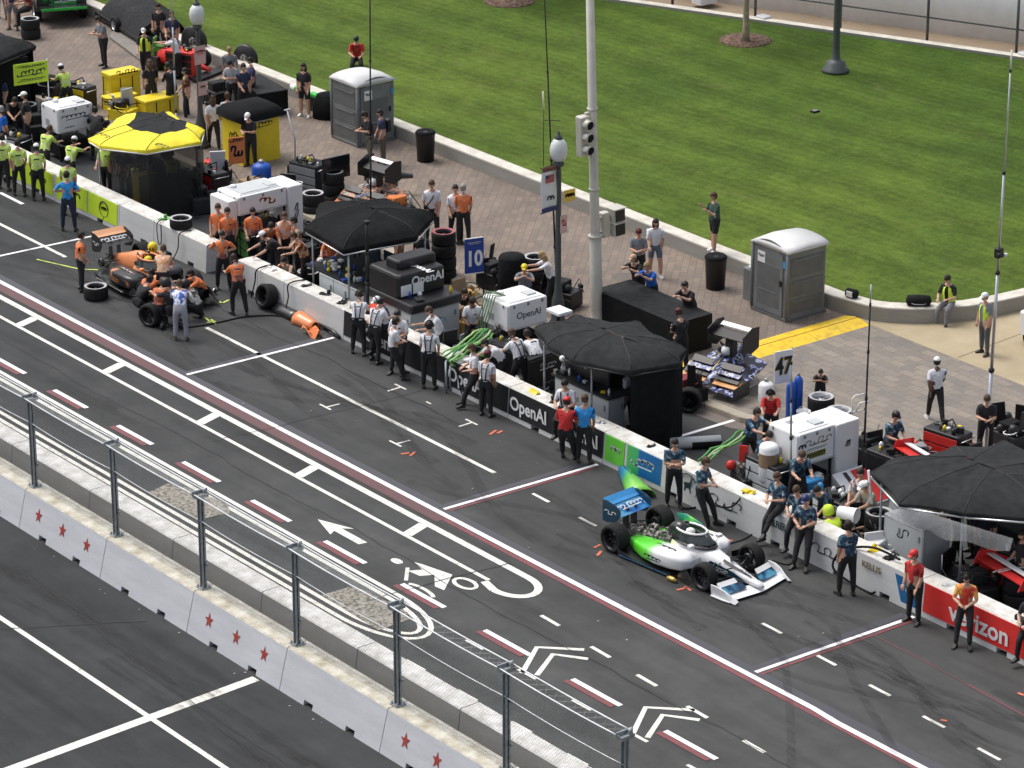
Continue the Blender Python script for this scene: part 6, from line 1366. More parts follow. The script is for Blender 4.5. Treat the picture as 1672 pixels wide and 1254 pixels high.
ox, oy = t.location.x, t.location.y; scrawl(.5, .25, ORG, t, (-16.95-ox, 6.5-oy, 1.72), '+x', 'marking', 7, 3, .05); scrawl(.14, .7, DK, t, (-16.87-ox, 7.46-oy, 1.3), '+x', 'marking', 17, 2, .03); pbox(t, 'left_flank', WHT, -18.0, -17.0, 5.2, 5.49, .9, 1.9, .03)
b = mb(PALE); b.box(-17.9-ox, -17.1-ox, 5.7-oy, 7.0-oy, 1.98, 2.03); b.build('tray', PALE, t)
t = fuel_rig('white fuel tank box with blue script standing behind the lime crew', -29.4, -28.35, 6.3, 7.6, .95, 1.75)
scrawl(1.0, .22, NAVY, t, (-28.35-t.location.x, 6.95-t.location.y, 1.45), '+x', 'marking', 19, 6, .03); scrawl(.3, .08, DK, t, (-28.35-t.location.x, 6.7-t.location.y, 1.1), '+x', 'marking', 29, 3, .02)

def prism_px(name, label, cat, pts, z1, z0, mat, topmat=None, group=None, r=0):
    "box-like object surveyed from its top outline"
    Q = [at(*p, z1) for p in pts]; c = sum(Q, Vector())/len(Q); t = thing(name, label, cat, (c.x, c.y, z0), 0, group)
    b = mb(mat); n = len(Q); b.loft([[(q.x-c.x, q.y-c.y, 0) for q in Q], [(q.x-c.x, q.y-c.y, z1-z0) for q in Q]], False)
    b.add([(q.x-c.x, q.y-c.y, 0) for q in Q], [tuple(range(n))]); b.build('body', mat, t)
    b = mb(topmat or mat); b.loft([[(1.01*(q.x-c.x), 1.01*(q.y-c.y), z1-z0-.01) for q in Q], [(1.01*(q.x-c.x), 1.01*(q.y-c.y), z1-z0+.025) for q in Q]], True); b.build('top', None, t); return t
def draped(name, label, x0, x1, y0, y1, z0, z1, mat, topmat):
    t = thing(name, label, 'counter', ((x0+x1)/2, (y0+y1)/2, z0)); a, c = (x1-x0)/2, (y1-y0)/2; h = z1-z0; P = []
    for (p, q) in (((-a, -c), (a, -c)), ((a, -c), (a, c)), ((a, c), (-a, c)), ((-a, c), (-a, -c))):
        n = 14 if abs(q[0]-p[0]) > abs(q[1]-p[1]) else 6
        for k in range(n): P.append((p[0]+(q[0]-p[0])*k/n, p[1]+(q[1]-p[1])*k/n))
    rings = []
    for zz, w in ((0, .05), (h*.5, .03), (h-.04, .004), (h, -.004)): rings.append([(x*(1+w*.3)+w*.35*math.sin(i*2.1), y*(1+w*.3)+w*.35*math.sin(i*2.1+1), zz) for i, (x, y) in enumerate(P)])
    mb(mat).loft(rings, False, True).build('black_cloth', mat, t); mb(topmat).add([(p[0], p[1], h) for p in rings[-1]], [tuple(range(len(P)))]).build('table_top', topmat, t); return t
draped('covered_counter', 'long counter draped in black cloth with people leaning on its far side', -6.5, -3.05, 10.15, 11.45, .15, 1.12, CANB, CANV)
prism_px('flat_case', 'flat charcoal equipment case by the lawn wall near the lamp post', 'case', [(391, 126), (424, 122), (470, 147), (420, 155)], .95, .15, CANB, CHAR)
prism_px('black_case', 'black lettered case in front of the white tank box by the harness crew', 'case', [(845, 563), (905, 548), (915, 572), (864, 590)], 1.05, .05, BLK, CHAR)
t = [o for o in bpy.data.objects if o.name == 'black_case'][0]; 
q0, q1 = at(864, 590, 1.05), at(915, 572, 1.05)
b = mb(BLK); b.loft([[(q0.x-t.location.x+.02, q0.y-t.location.y, .55), (q0.x-t.location.x+.05, q0.y-t.location.y, .55), (q0.x-t.location.x+.05, q0.y-t.location.y, .98), (q0.x-t.location.x+.02, q0.y-t.location.y, .98)], [(q1.x-t.location.x+.02, q1.y-t.location.y, .55), (q1.x-t.location.x+.05, q1.y-t.location.y, .55), (q1.x-t.location.x+.05, q1.y-t.location.y, .98), (q1.x-t.location.x+.02, q1.y-t.location.y, .98)]], True); b.build('front_flap', BLK, t)
scrawl(.6, .2, WHT, t, ((q0.x+q1.x)/2-t.location.x+.07, (q0.y+q1.y)/2-t.location.y, .76), '+x', 'marking', 8, 5, .03); scrawl(.5, .15, GRY, t, ((q0.x+q1.x)/2-t.location.x+.07, (q0.y+q1.y)/2-t.location.y, .25), '+x', 'marking', 9, 3, .03)

def tool_cart(label, px, py, z=0, L=1.0, W_=.6, H=.9, body=BLK, acc=RED, rz=0, seed=1, n=8, cat='tool cart', name='tool_cart'):
    t = thing(name, label, cat, at(px, py, z), R(rz)); b = mb(body); b.rbox(-L/2, L/2, -W_/2, W_/2, .14, H, .03); b.build('cabinet', body, t)
    b = mb(acc)
    for k in range(3): b.rbox(-L/2+.04, L/2-.04, -W_/2-.015, -W_/2-.001, .2+k*(H-.25)/3, .2+(k+.85)*(H-.25)/3, .004)
    b.build('drawer_fronts', acc, t); b = mb(ALU); b.tube([(L/2, -W_/2+.05, H-.15), (L/2+.1, -W_/2+.05, H-.1), (L/2+.1, W_/2-.05, H-.1), (L/2, W_/2-.05, H-.15)], .014, 6); b.build('handle', ALU, t)
    for x in (-L/2+.1, L/2-.1):
        for y in (-W_/2+.08, W_/2-.08): mb(RUB).lathe((x, y, .07), [(.03, -.02), (.07, -.02), (.07, .02), (.03, .02)], 10, 'y').build('castor', RUB, t)
    rn = random.Random(seed)
    for k in range(n):
        x, y = rn.uniform(-L/2+.1, L/2-.1), rn.uniform(-W_/2+.08, W_/2-.08); m = rn.choice([WHT, BLK, CHAR, MECH, acc, PALE, YEL]); s_ = rn.uniform(.04, .13); b = mb(m); b.T = Matrix.Translation((x, y, H)) @ Matrix.Rotation(rn.uniform(0, 3), 4, 'Z')
        if rn.random() < .5: b.rbox(-s_, s_, -s_*.6, s_*.6, 0, rn.uniform(.03, .16), .008)
        else: b.lathe((0, 0, 0), [(s_*.5, 0), (s_*.5, .1), (s_*.2, .15)], 8)
        b.build('tray_item', m, t)
    b = mb(BLKM); b.tube([(-.3, .1, H+.02), (-.1, .3, H+.15), (.2, .1, H+.05), (.3, -.2, H+.02)], .02, 6); b.build('coiled_lead', BLKM, t)
    return t
CT = [('black tool cart with white drawers behind the lime crew at the far left', 20, 262, 0, BLK, PALE, 20), ('black tool cart right of the lime sign pole', 95, 215, 0, BLK, CHAR, 0), ('small dark cart with a green case behind the wall near the orange crew', 410, 425, 0, BLK, GRN, -10),
      ('dark cart piled with parts under the arch shaped tank frame', 450, 400, 0, CHAR, BLK, 10), ('red and black cart by the mesh side of the yellow stand', 345, 325, 0, BLK, RED, 0), ('red drawer cart in front of the grey camera mast', 1545, 765, 0, BLK, RED, 8),
      ('black cart left of the red drawer cart on the kerb side', 1452, 790, 0, BLK, BLK, 5), ('brown wooden topped cart behind the orange crew', 420, 345, 0, WOOD, WOOD, 0), ('black cart holding hoses behind the teal crew', 1255, 815, 0, BLK, PALE, 0),
      ('dark cart behind the seated white crewman on the black banner', 830, 610, 0, CHAR, BLK, 10), ('black cart near the helmets behind the middle of the wall', 1365, 870, 0, BLK, WHT, 0), ('grey cart beside the computer screen near the orange tank frame', 505, 318, 0, CHAR, GRY, 15),
      ('black cart at the back of the lime team area', 130, 178, 0, BLK, YEL, 15), ('dark cart by the lamp post at the top left', 300, 125, .15, RED, BLK, 25), ('red sided cart at the right edge behind the red banner', 1640, 960, 0, BLK, RED, 10), ('black cart by the end of the yellow counter', 300, 330, 0, BLK, CHAR, 0)]
for i, (l_, px_, py_, z, bd, ac, rz) in enumerate(CT): tool_cart(l_, px_, py_, z, 1.1, .6, .85+.1*(i % 3), bd, ac, rz, i+3, 9)
# wing over the red cart (spare red front wing) 
def spare_wing(label, px, py, z, m1, m2, rz, L=1.7, name='spare_wing', tilt=0, cat='car wing'):
    t = thing(name, label, cat, at(px, py, z), R(rz)); t.rotation_euler = (R(tilt), 0, R(rz))
    for k, (m, x, zz, ch) in enumerate(((m1, 0, .0, .32), (m2, .22, .06, .2))):
        b = mb(m); b.loft([[(-ch/2+x, y, zz+.04), (ch/2+x, y, zz+.0), (ch/2+x, y, zz+.02), (-ch/2+x, y, zz+.065)] for y in (-L/2, -L/4, 0, L/4, L/2)], True); b.build('wing_blade', m, t)
    for s in (-1, 1): mb(m1).loft([[(-.25, s*L/2, -.08), (.4, s*L/2, -.08), (.42, s*L/2, .2), (-.1, s*L/2, .22)], [(-.25, s*(L/2+.02), -.08), (.4, s*(L/2+.02), -.08), (.42, s*(L/2+.02), .2), (-.1, s*(L/2+.02), .22)]], True).build('endplate', m1, t)
    return t
t = spare_wing('red and white spare front wing resting over the red cart at the right edge', 1640, 935, 1.0, RED, WHT, 80); scrawl(.6, .12, WHT, t, (0, 0, .07), '+z', 'marking', 5, 4, .03)
t = spare_wing('red spare wing with black stripe behind the large grey canopy', 1492, 745, .95, RED, WHT, 80, 1.2)
spare_wing('black and white spare front wing lying on the far left trolley', 380, 335, 1.0, WHT, BLK, 70, 1.3)
# yellow bins
def bin_(label, x, y, z0, L, W_, H, mat, rz=0):
    t = thing('storage_bin', label, 'storage bin', (x, y, z0), R(rz), 'yellow storage bins behind the lime team'); mb(mat).rbox(-L/2, L/2, -W_/2, W_/2, 0, H*.86, .03).build('box', mat, t); mb(mat).rbox(-L/2-.02, L/2+.02, -W_/2-.02, W_/2+.02, H*.86+.002, H, .03).build('lid', mat, t)
    b = mb(BLK); b.box(L/2+.001, L/2+.012, -W_*.2, -W_*.17, .02, H*.84); b.box(L/2+.001, L/2+.012, W_*.2, W_*.23, .02, H*.84); b.box(-.2, -.17, -W_/2-.012, -W_/2-.001, .02, H*.84); b.build('strap', BLK, t); return t
t = bin_('tall yellow storage bin with a black word on its lid band', -32.7, 11.3, .15, .6, 1.15, 1.0, YEL); scrawl(.8, .15, BLK, t, (.4, 0, 1.06), '+x', 'marking', 16, 7, .03)
bin_('lower yellow bin in front of the tall lettered one', -31.95, 10.75, .15, .5, 1.1, .45, YEL); bin_('wide yellow bin with black straps beside the yellow canopy', -30.6, 11.35, .15, .7, 1.3, .6, YEL)
# yellow cabinet with black drape
t = thing('yellow_cabinet', 'tall yellow cabinet with a black fabric top behind the man holding a board', 'cabinet', (-24.7, 11.1, .15)); mb(YEL).rbox(-.6, .6, -.7, .7, 0, 1.55, .03).build('cabinet', YEL, t)
b = mb(CANB); b.loft([[(x*sx, y*sx, z) for x, y in ((-.7, -.8), (0, -.84), (.7, -.8), (.74, 0), (.7, .8), (0, .84), (-.7, .8), (-.74, 0))] for sx, z in ((1.02, 1.42), (1.0, 1.62), (.8, 1.76), (.3, 1.84), (.02, 1.85))], False, True); b.build('fabric_top', CANB, t)
scrawl(.6, .2, BLK, t, (.6, .1, 1.25), '+x', 'marking', 12, 5, .03); scrawl(.8, .12, PALE, t, (.6, 0, 1.4), '+x', 'marking', 2, 6, .05); scrawl(.5, .7, BLK, t, (.1, -.7, .8), '-y', 'marking', 42, 4, .04)
def board(name, label, cat, px, py, z0, w, h, mat, z1, pole=STEEL, face=(1, -.35), off=0, rim=None):
    g = at(px, py, z0); t = thing(name, label, cat, g, math.atan2(face[1], face[0])); mb(mat).rbox(-.015, .015, -w/2+off, w/2+off, z1-h-z0, z1-z0, .004).build('board', mat, t)
    if rim: 
        b = mb(rim); b.box(-.018, .018, -w/2+off, w/2+off, z1-z0-.001, z1-z0+.02); b.box(-.018, .018, -w/2+off, w/2+off, z1-h-z0-.03, z1-h-z0+.001); b.build('board_edge', rim, t)
    if pole: mb(pole).tube([(-.03, w/2+off, 0), (-.03, w/2+off, z1-z0+.05)], .018, 6).build('pole', pole, t)
    return t
SB = M('number_board_blue', (.012, .05, .28), .5)
t = board('number_board', 'blue pit board with white number 10 on a thin pole', 'sign board', 790, 505, 0, .56, 1.0, SB, 2.12, BLK, (1, -.3), -.28, WHT); letters('10', .62, WHT, t, (.018, -.28, 1.52), '+x', 'lettering', .03, .8); scrawl(.38, .08, PALE, t, (.016, -.28, 2.0), '+x', 'marking', 3, 6, .015)
t = board('number_board', 'white pit board with black and gold number 47 tilted on a mast', 'sign board', 1292, 680, 0, .52, .88, WHT, 1.86, STEEL, (1, -.2), -.28); letters('47', .66, M('gold_digit', (.45, .3, .06), .5), t, (.018, -.31, 1.42), '+x', 'lettering', .03, .7); letters('47', .66, BLK, t, (.022, -.28, 1.43), '+x', 'lettering', .02, .75)
t = board('team_board', 'lime green board with dark script on a white pole at the left', 'sign board', 62, 245, 0, 1.15, .68, LIME, 2.9, WHT, (1, -.15), -.1); scrawl(.9, .22, DK, t, (.016, -.1, 2.6), '+x', 'marking', 25, 7, .035); scrawl(.9, .08, DK, t, (.016, -.1, 2.36), '+x', 'marking', 27, 9, .02); scrawl(.9, .06, DK, t, (.016, -.1, 2.8), '+x', 'marking', 22, 9, .02)
t = board('team_board', 'orange board with dark emblem held beside the yellow cabinet', 'sign board', 388, 300, 0, .52, .85, ORG, 1.5, None, (1, -.3), 0); scrawl(.34, .4, BLK, t, (.016, 0, 1.1), '+x', 'marking', 45, 3, .06); scrawl(.4, .1, BLK, t, (.016, 0, 1.42), '+x', 'marking', 41, 4, .03)
# screens
t = thing('display_screen', 'large black computer screen on a stand left of the dark team equipment', 'screen', at(550, 335, 0)); 
b = mb(MON); b.rbox(-.03, .03, -.5, .5, .85, 1.55, .01); b.build('panel', MON, t); b = mb(BLK); b.tube([(0, 0, 0), (0, 0, .9)], .03, 8); b.box(-.2, .2, -.25, .25, 0, .03); b.build('stand', BLK, t)
t = thing('display_screen', 'grey tilted equipment case left of the large black screen', 'case', at(500, 300, 0), R(20)); mb(CHAR).rbox(-.4, .4, -.5, .5, .3, .7, .06).build('case', CHAR, t); mb(BLK).box(-.3, .3, -.4, .4, 0, .3).build('base', BLK, t); t.name = 'equipment_case'
# race gear behind the tyre stacks: dark rear wing on a stand
def wing_stand(name, label, cat, loc, rz, body, accent, blade):
    t = thing(name, label, cat, loc, R(rz))
    b = mb(blade); b.loft([[(-.18, y, 1.42), (.16, y, 1.30), (.17, y, 1.33), (-.17, y, 1.46)] for y in (-.55, -.2, .2, .55)], True); b.build('rear_wing', blade, t)
    b = mb(WHT); b.loft([[(-.3, y, 1.55), (-.16, y, 1.5), (-.16, y, 1.52), (-.3, y, 1.575)] for y in (-.5, .5)], True); b.build('wing_flap', WHT, t)
    for s in (-1, 1):
        b = mb(BLK); b.loft([[(-.42, s*.56, 1.05), (-.42, s*.58, 1.05), (-.42, s*.58, 1.62), (-.42, s*.56, 1.62)], [(-.1, s*.56, .95), (-.1, s*.58, .95), (-.1, s*.58, 1.66), (-.1, s*.56, 1.66)], [(.28, s*.56, 1.1), (.28, s*.58, 1.1), (.28, s*.58, 1.5), (.28, s*.56, 1.5)]], True); o = b.build('wing_endplate', BLK, t)
    b = mb(BLK); b.loft([[(-.1, y, .55), (.1, y, .55), (.1, y, 1.3), (-.1, y, 1.3)] for y in (-.12, .12)], True); b.build('wing_mount', BLK, t)
    b = mb(body); b.loft([sect(x, 0, w, z0, z1, 12) for x, w, z0, z1 in ((-.7, .16, .5, .95), (-.3, .24, .45, .95), (.2, .22, .4, .78), (.7, .13, .34, .56), (1.15, .06, .3, .4))], True, True); b.build('body_shell', body, t)
    for s in (-1, 1):
        b = mb(body); b.loft([[(x, s*y0, z), (x, s*y1, z-.12), (x, s*y1, z-.09), (x, s*y0, z+.03)] for x, y0, y1, z in ((-.5, .3, .8, .72), (0, .3, .92, .66), (.45, .28, .9, .5))], True); b.build('side_shell', body, t)
    for k, (zz, ch, m_) in enumerate(((.20, .42, body), (.33, .26, accent), (.44, .24, blade), (.56, .22, body), (.68, .16, blade))):
        for s in (-1, 1):
            b = mb(m_); x0 = .95-.09*k; b.loft([[(x0-ch/2, s*y, zz+.09+.03*y), (x0+ch/2, s*y, zz+.0), (x0+ch/2, s*y, zz+.018), (x0-ch/2, s*y, zz+.115+.03*y)] for y in (.12, .4, .7, .95-.04*k)], True); b.build('front_wing_blade', None, t)
    m = mb(MECH); rn = random.Random(9)
    for k in range(18): q = rn.uniform(.03, .08); x, y, z = rn.uniform(-.7, .3), rn.uniform(-.5, .5), rn.uniform(.5, 1.0); m.rbox(x-q, x+q, y-q, y+q, z-.08, z+.06, .01)
    m.tube([(-.6, -.4, .6), (-.2, -.5, 1.0), (.1, 0, .8), (0, .5, .7)], .025, 6); m.build('exposed_fittings', MECH, t)
    for s in (-1, 1): mb(blade).loft([[(.5, s*.96, .1), (.5, s*.98, .1), (.5, s*.98, .5), (.5, s*.96, .5)], [(1.2, s*.96, .1), (1.2, s*.98, .1), (1.2, s*.98, .42), (1.2, s*.96, .42)]], True).build('wing_endplate', blade, t)
    b = mb(ALU)
    for x in (-.5, .9):
        for y in (-.6, .6): b.tube([(x, y, 0), (x*.8, y*.7, .35)], .02, 6)
    b.tube([(-.5, -.6, .05), (.9, -.6, .05)], .02, 6); b.tube([(-.5, .6, .05), (.9, .6, .05)], .02, 6); b.build('stand_frame', ALU, t)
    b = mb(WHT); b.lathe((.1, -.1, .85), [(.12, 0), (.13, .1), (.1, .2)], 12); b.build('fluid_bottle', WHT, t)
    scrawl(.8, .2, WHT, t, (.2, -.2, .88), '+z', 'marking', 6, 5, .04); scrawl(.8, .2, M('pale_blue_mark', (.3, .4, .7), .5), t, (.6, .1, .72), '+z', 'marking', 9, 5, .032); return t
BLBK = M2('blue_black_livery', [(.012, .012, .015), (.02, .03, .16), (.35, .4, .7), (.7, .72, .8), (.012, .012, .015)], 5, .3, (.44, .52, .58, .61, .64))
g = at(1195, 640, .15)
wing_stand('show_wings', 'stand of blue and black spare race car bodywork on the yellow ramp', 'car body rack', (g.x-.45, g.y+.35, .15), -78, BLBK, M('copper_orange', (.6, .28, .08), .4), BLK)
wing_stand('body_rack', 'rack of black and orange spare bodywork behind the orange team canopy', 'car body rack', at(618, 345, 0), -80, M2('orange_black_mix', [(.012, .012, .015), (.6, .3, .18), (.012, .012, .015), (.5, .45, .4)], 4, .4, (.4, .5, .58, .68)), OR1, BLK)
t = thing('spare_nose', 'black car nose section on a stand behind the orange team stack', 'car body panel', at(632, 318, .15), R(60)); mb(CARB).loft([sect(x, 0, w, z0, z1) for x, w, z0, z1 in ((-.7, .25, .5, .9), (0, .2, .5, .8), (.8, .08, .5, .62))], True, True).build('nose', CARB, t); b = mb(ALU); b.tube([(-.4, -.3, 0), (-.3, 0, .5)], .02, 6); b.tube([(.3, .3, 0), (.2, 0, .5)], .02, 6); b.tube([(-.4, .3, 0), (-.3, 0, .5)], .02, 6); b.tube([(-.3, 0, .49), (.2, 0, .49)], .02, 6); b.build('trestle', ALU, t)
# cable ramp in yellow
YR = ground_mat('ramp_yellow', lambda n, b: (n.links.new(mixc(n, ramp(n, pnoise(n, 4, detail=8, rough=.75), [(.3, 0), (.5, 1)]), (.42, .22, .04), (.80, .55, .032)), b.inputs['Base Color'])))
t = thing('cable_ramp', 'long worn yellow cable ramp crossing the paving to the lawn wall', 'cable ramp', (-2.15, 12.6, .15))
for i in range(7):
    y0 = -3.35+i*.96; b = mb(YR); b.loft([[(-.5, y0, .0), (-.12, y0, .09), (.12, y0, .09), (.5, y0, .0)], [(-.5, y0+.95, .0), (-.12, y0+.95, .09), (.12, y0+.95, .09), (.5, y0+.95, .0)]], True); b.build('ramp_section', YR, t)
b = mb(M('ramp_groove', (.3, .14, .02), .8)); b.box(-.02, .02, -3.35, 3.36, .088, .094); b.build('groove', None, t)
# gas cylinders, cooler, bucket, barrel
def cyl(label, px, py, z, mat, r, h, cat, name, group=None, top=None):
    t = thing(name, label, cat, at(px, py, z), 0, group); mb(mat).lathe((0, 0, 0), [(r*.95, 0), (r, .03), (r, h*.86), (r*.8, h*.94), (r*.35, h)], 18).build('vessel', mat, t); mb(top or STEEL).lathe((0, 0, h), [(r*.3, -.02), (r*.3, .06), (r*.12, .1)], 10).build('cap', None, t); return t
cyl('blue gas cylinder behind the number 47 board, right one', 1302, 682, .15, BLU, .12, 1.15, 'gas cylinder', 'gas_cylinder', 'gas cylinders'); cyl('blue gas cylinder behind the number 47 board, left one', 1290, 686, .15, BLU, .12, 1.05, 'gas cylinder', 'gas_cylinder', 'gas cylinders')
cyl('blue plastic barrel on the white arch tank frame', 428, 316, .0, BLU, .3, 1.0, 'barrel', 'plastic_barrel'); 
cyl('white cooler drum left of the red polo man', 1250, 664, .0, WHT, .2, .7, 'cooler', 'cooler_drum')
t = thing('bucket', 'white bucket beside the mast of the 47 board', 'bucket', at(1311, 702, .15)); mb(WHT).lathe((0, 0, 0), [(.14, .0), (.18, .5), (.19, .52)], 18, cap=False).build('pail', WHT, t); mb(ALU).tube([(.18*math.cos(a*PI/8), 0, .5+.12*math.sin(a*PI/8)) for a in range(9)], .008, 5).build('handle', ALU, t)
t = thing('bucket', 'white bucket lying on the cart behind the hi vis helmet', 'bucket', at(1385, 850, .9), R(20)); mb(WHT).lathe((0, 0, .17), [(.14, -.25), (.18, .2), (.19, .22)], 18, 'x', cap=False).build('pail', WHT, t)
cyl('red fuel can on the ground behind the yellow stand', 356, 300, 0, M('fuel_red', (.5, .06, .03), .5), .18, .45, 'fuel can', 'fuel_can', top=BLK); cyl('black pot with a white lid beside the yellow stand', 338, 285, .0, BLK, .2, .35, 'pot', 'lidded_pot', top=WHT)
cyl('silver bottle standing at the kerb right of the black curtain', 1061, 727, 0, ALU, .1, .5, 'bottle', 'metal_bottle', top=BLK); cyl('small silver bottle next to the taller one by the curtain', 1078, 724, 0, BLK, .08, .5, 'bottle', 'metal_bottle', top=WHT)
# hand truck
t = thing('hand_truck', 'white tubular hand truck standing by the right tyre stack', 'hand truck', at(1400, 722, .15), R(-10)); b = mb(WHT)
b.tube([(0, -.2, .05), (0, -.2, 1.2), (0, -.14, 1.28), (0, .14, 1.28), (0, .2, 1.2), (0, .2, .05)], .018, 6)
for zz in (.35, .85): b.tube([(0, -.2, zz), (0, .2, zz)], .014, 6)
b.tube([(.02, -.1, .85), (.2, -.1, 1.15), (.2, .14, 1.15), (.02, .14, .85)], .018, 6); b.build('frame', WHT, t); mb(ALU).box(0, .3, -.2, .2, .02, .035).build('toe_plate', ALU, t)
for s in (-1, 1): mb(RUB).lathe((-.06, s*.24, .11), [(.04, -.025), (.11, -.025), (.11, .025), (.04, .025)], 14, 'y').build('wheel', RUB, t)
# green overhead booms
def boom(label, a, c, n=4, seed=1, r=.032):
    p, q = Vector(a), Vector(c); t = thing('hose_boom', label, 'hose boom', (p.x, p.y, 0)); rn = random.Random(seed); d = q-p
    b = mb(ALU); b.tube([(0, 0, p.z), d+Vector((0, 0, p.z))-Vector((0, 0, 0))], .03, 8); b.tube([(0, 0, 0), (0, 0, p.z)], .03, 8); b.build('arm', ALU, t)
    for k in range(n):
        P = []
        for i in range(11):
            u = i/10; w = rn.uniform(-.03, .03); s_ = Vector((-d.y, d.x, 0)).normalized()*((k-n/2)*.09+w); P.append(d*u+s_+Vector((0, 0, p.z+.05+.02*k-.10*math.sin(u*PI*3+k)*.5)))
        m = [GRN, M('pale_green_hose', (.4, .62, .25), .5), M('deep_green_hose', (.06, .25, .06), .5)][k % 3]; mb(m).tube(P, r*rn.uniform(.7, 1.1), 7).build('hose', m, t)
    return t
a, c = at(728, 590, .9), at(795, 545, 1.1); boom('bundle of bright green hoses on an arm over the second black banner', a, c, 5, 3)
a, c = at(735, 580, 1.0), at(800, 560, 1.0); boom('lower bundle of green hoses beside the seated white crewman', (a.x, a.y, .7), (c.x, c.y, .75), 3, 9)
a, c = at(1142, 756, .9), at(1212, 712, 1.3); boom('green hose arm reaching from the folded arms man towards the red polo man', a, c, 3, 5, .032)
# wooden-edged long crates behind the wall
for l_, px_, py_, L, m in (('white and black roll of matting behind the arms folded man', 1135, 722, 1.3, PALE),):
    t = thing('mat_roll', l_, 'roll', at(px_, py_, .16), R(60)); mb(m).lathe((0, 0, 0), [(.05, -L/2), (.15, -L/2), (.15, L/2), (.05, L/2)], 16, 'x').build('roll', m, t); mb(BLKM).lathe((.0, -.01, -.02), [(.152, -.1), (.152, L/2+.01)], 16, 'x', cap=False).build('wrap', BLKM, t)
# items lying on the wall tops
rn = random.Random(11); KW = [('yellow towel', YEL), ('pair of black gloves', BLK), ('white cloth', WHT), ('black air gun', CHAR), ('grey pad', PALE), ('green and black gloves', GRN)]
spots = [(-19.5, 'left of the lone tyre'), (-13.9, 'near the bending white cap'), (-12.2, 'above the leaning wheel'), (-11.3, 'right of the leaning wheel'), (-10.5, 'by the start of the black banner'), (-8.9, 'behind the red cloth'), (-5.6, 'below the green hoses'), (-4.9, 'right of the green hoses'), (-2.0, 'by the kneeling white shirt'), (-1.2, 'left of the seated phone user'), (.6, 'behind the red capped man'), (2.6, 'above the blue panel'), (3.3, 'above the deer ring'), (6.2, 'by the teal crew with lowered head'), (9.6, 'left of the hi vis helmet'), (10.5, 'above the gold lettering'), (11.0, 'beside the fuel hose'), (12.9, 'at the start of the red banner'), (15.2, 'above the red banner end')]
for i, (x, w) in enumerate(spots):
    nm, m = KW[[5, 2, 1, 3, 1, 4, 2, 2, 0, 1, 4, 3, 4, 0, 5, 0, 3, 4, 3][i]]; t = thing(nm.split(' ')[-1] if nm.split(' ')[-1] not in ('gun',) else 'air_gun', nm+' lying on the pit wall '+w, nm.split(' ')[-1] if 'gun' not in nm else 'air gun', (x, 4.55, .85), rn.uniform(0, 3)); k = rn.uniform(.12, .2)
    b = mb(m)
    for q in range(4):
        r = []
        for j in range(7): u = j/6; r.append([(-k+2*k*u, yy*k*.6*(.6+.4*math.sin(u*3+q)), .004+(.05+.04*math.sin(u*7+q))*(1-abs(yy))) for yy in (-1, -.4, .3, 1)])
        if q == 0: b.loft(r, False, True, closed=False)
    if i % 3 == 0: b.lathe((k*.5, k*.5, 0), [(.05, 0), (.06, .08), (.03, .12)], 10)
    if i % 3 == 1: b.rbox(-k*.8, k*.3, -k*.8, -k*.1, 0, .06, .01); b.tube([(0, 0, .05), (k, k*.4, .06), (k*1.3, -k*.4, .03)], .02, 5)
    b.build('item', m, t)
t = thing('red_cloth', 'bright red cloth draped over the wall left of the first white crewman', 'cloth', (-9.35, 4.8, .87)); b = mb(M('signal_red', (.85, .08, .04), .7)); b.loft([[(-.2+.07*i, -.2+.07*j, .06+.10*math.sin(i*1.3)*math.cos(j*1.1)+.08) for j in range(7)] for i in range(7)], False, True, closed=False); b.build('cloth', None, t)
t = thing('white_stool', 'black folding chair behind the wall at the red banner', 'chair', at(1560, 965), R(20)); b = mb(BLK); b.box(-.25, .25, -.25, .25, .44, .48); b.box(-.27, -.23, -.25, .25, .48, .95); b.build('seat', BLK, t); t.name = 'folding_chair'
b = mb(ALU)
for s in (-1, 1): b.tube([(-.25, s*.26, 0), (.2, s*.26, .5), (.25, s*.26, .65)], .014, 6); b.tube([(.25, s*.26, 0), (-.25, s*.26, .6), (-.25, s*.26, .95)], .014, 6)
b.build('chair_frame', ALU, t)

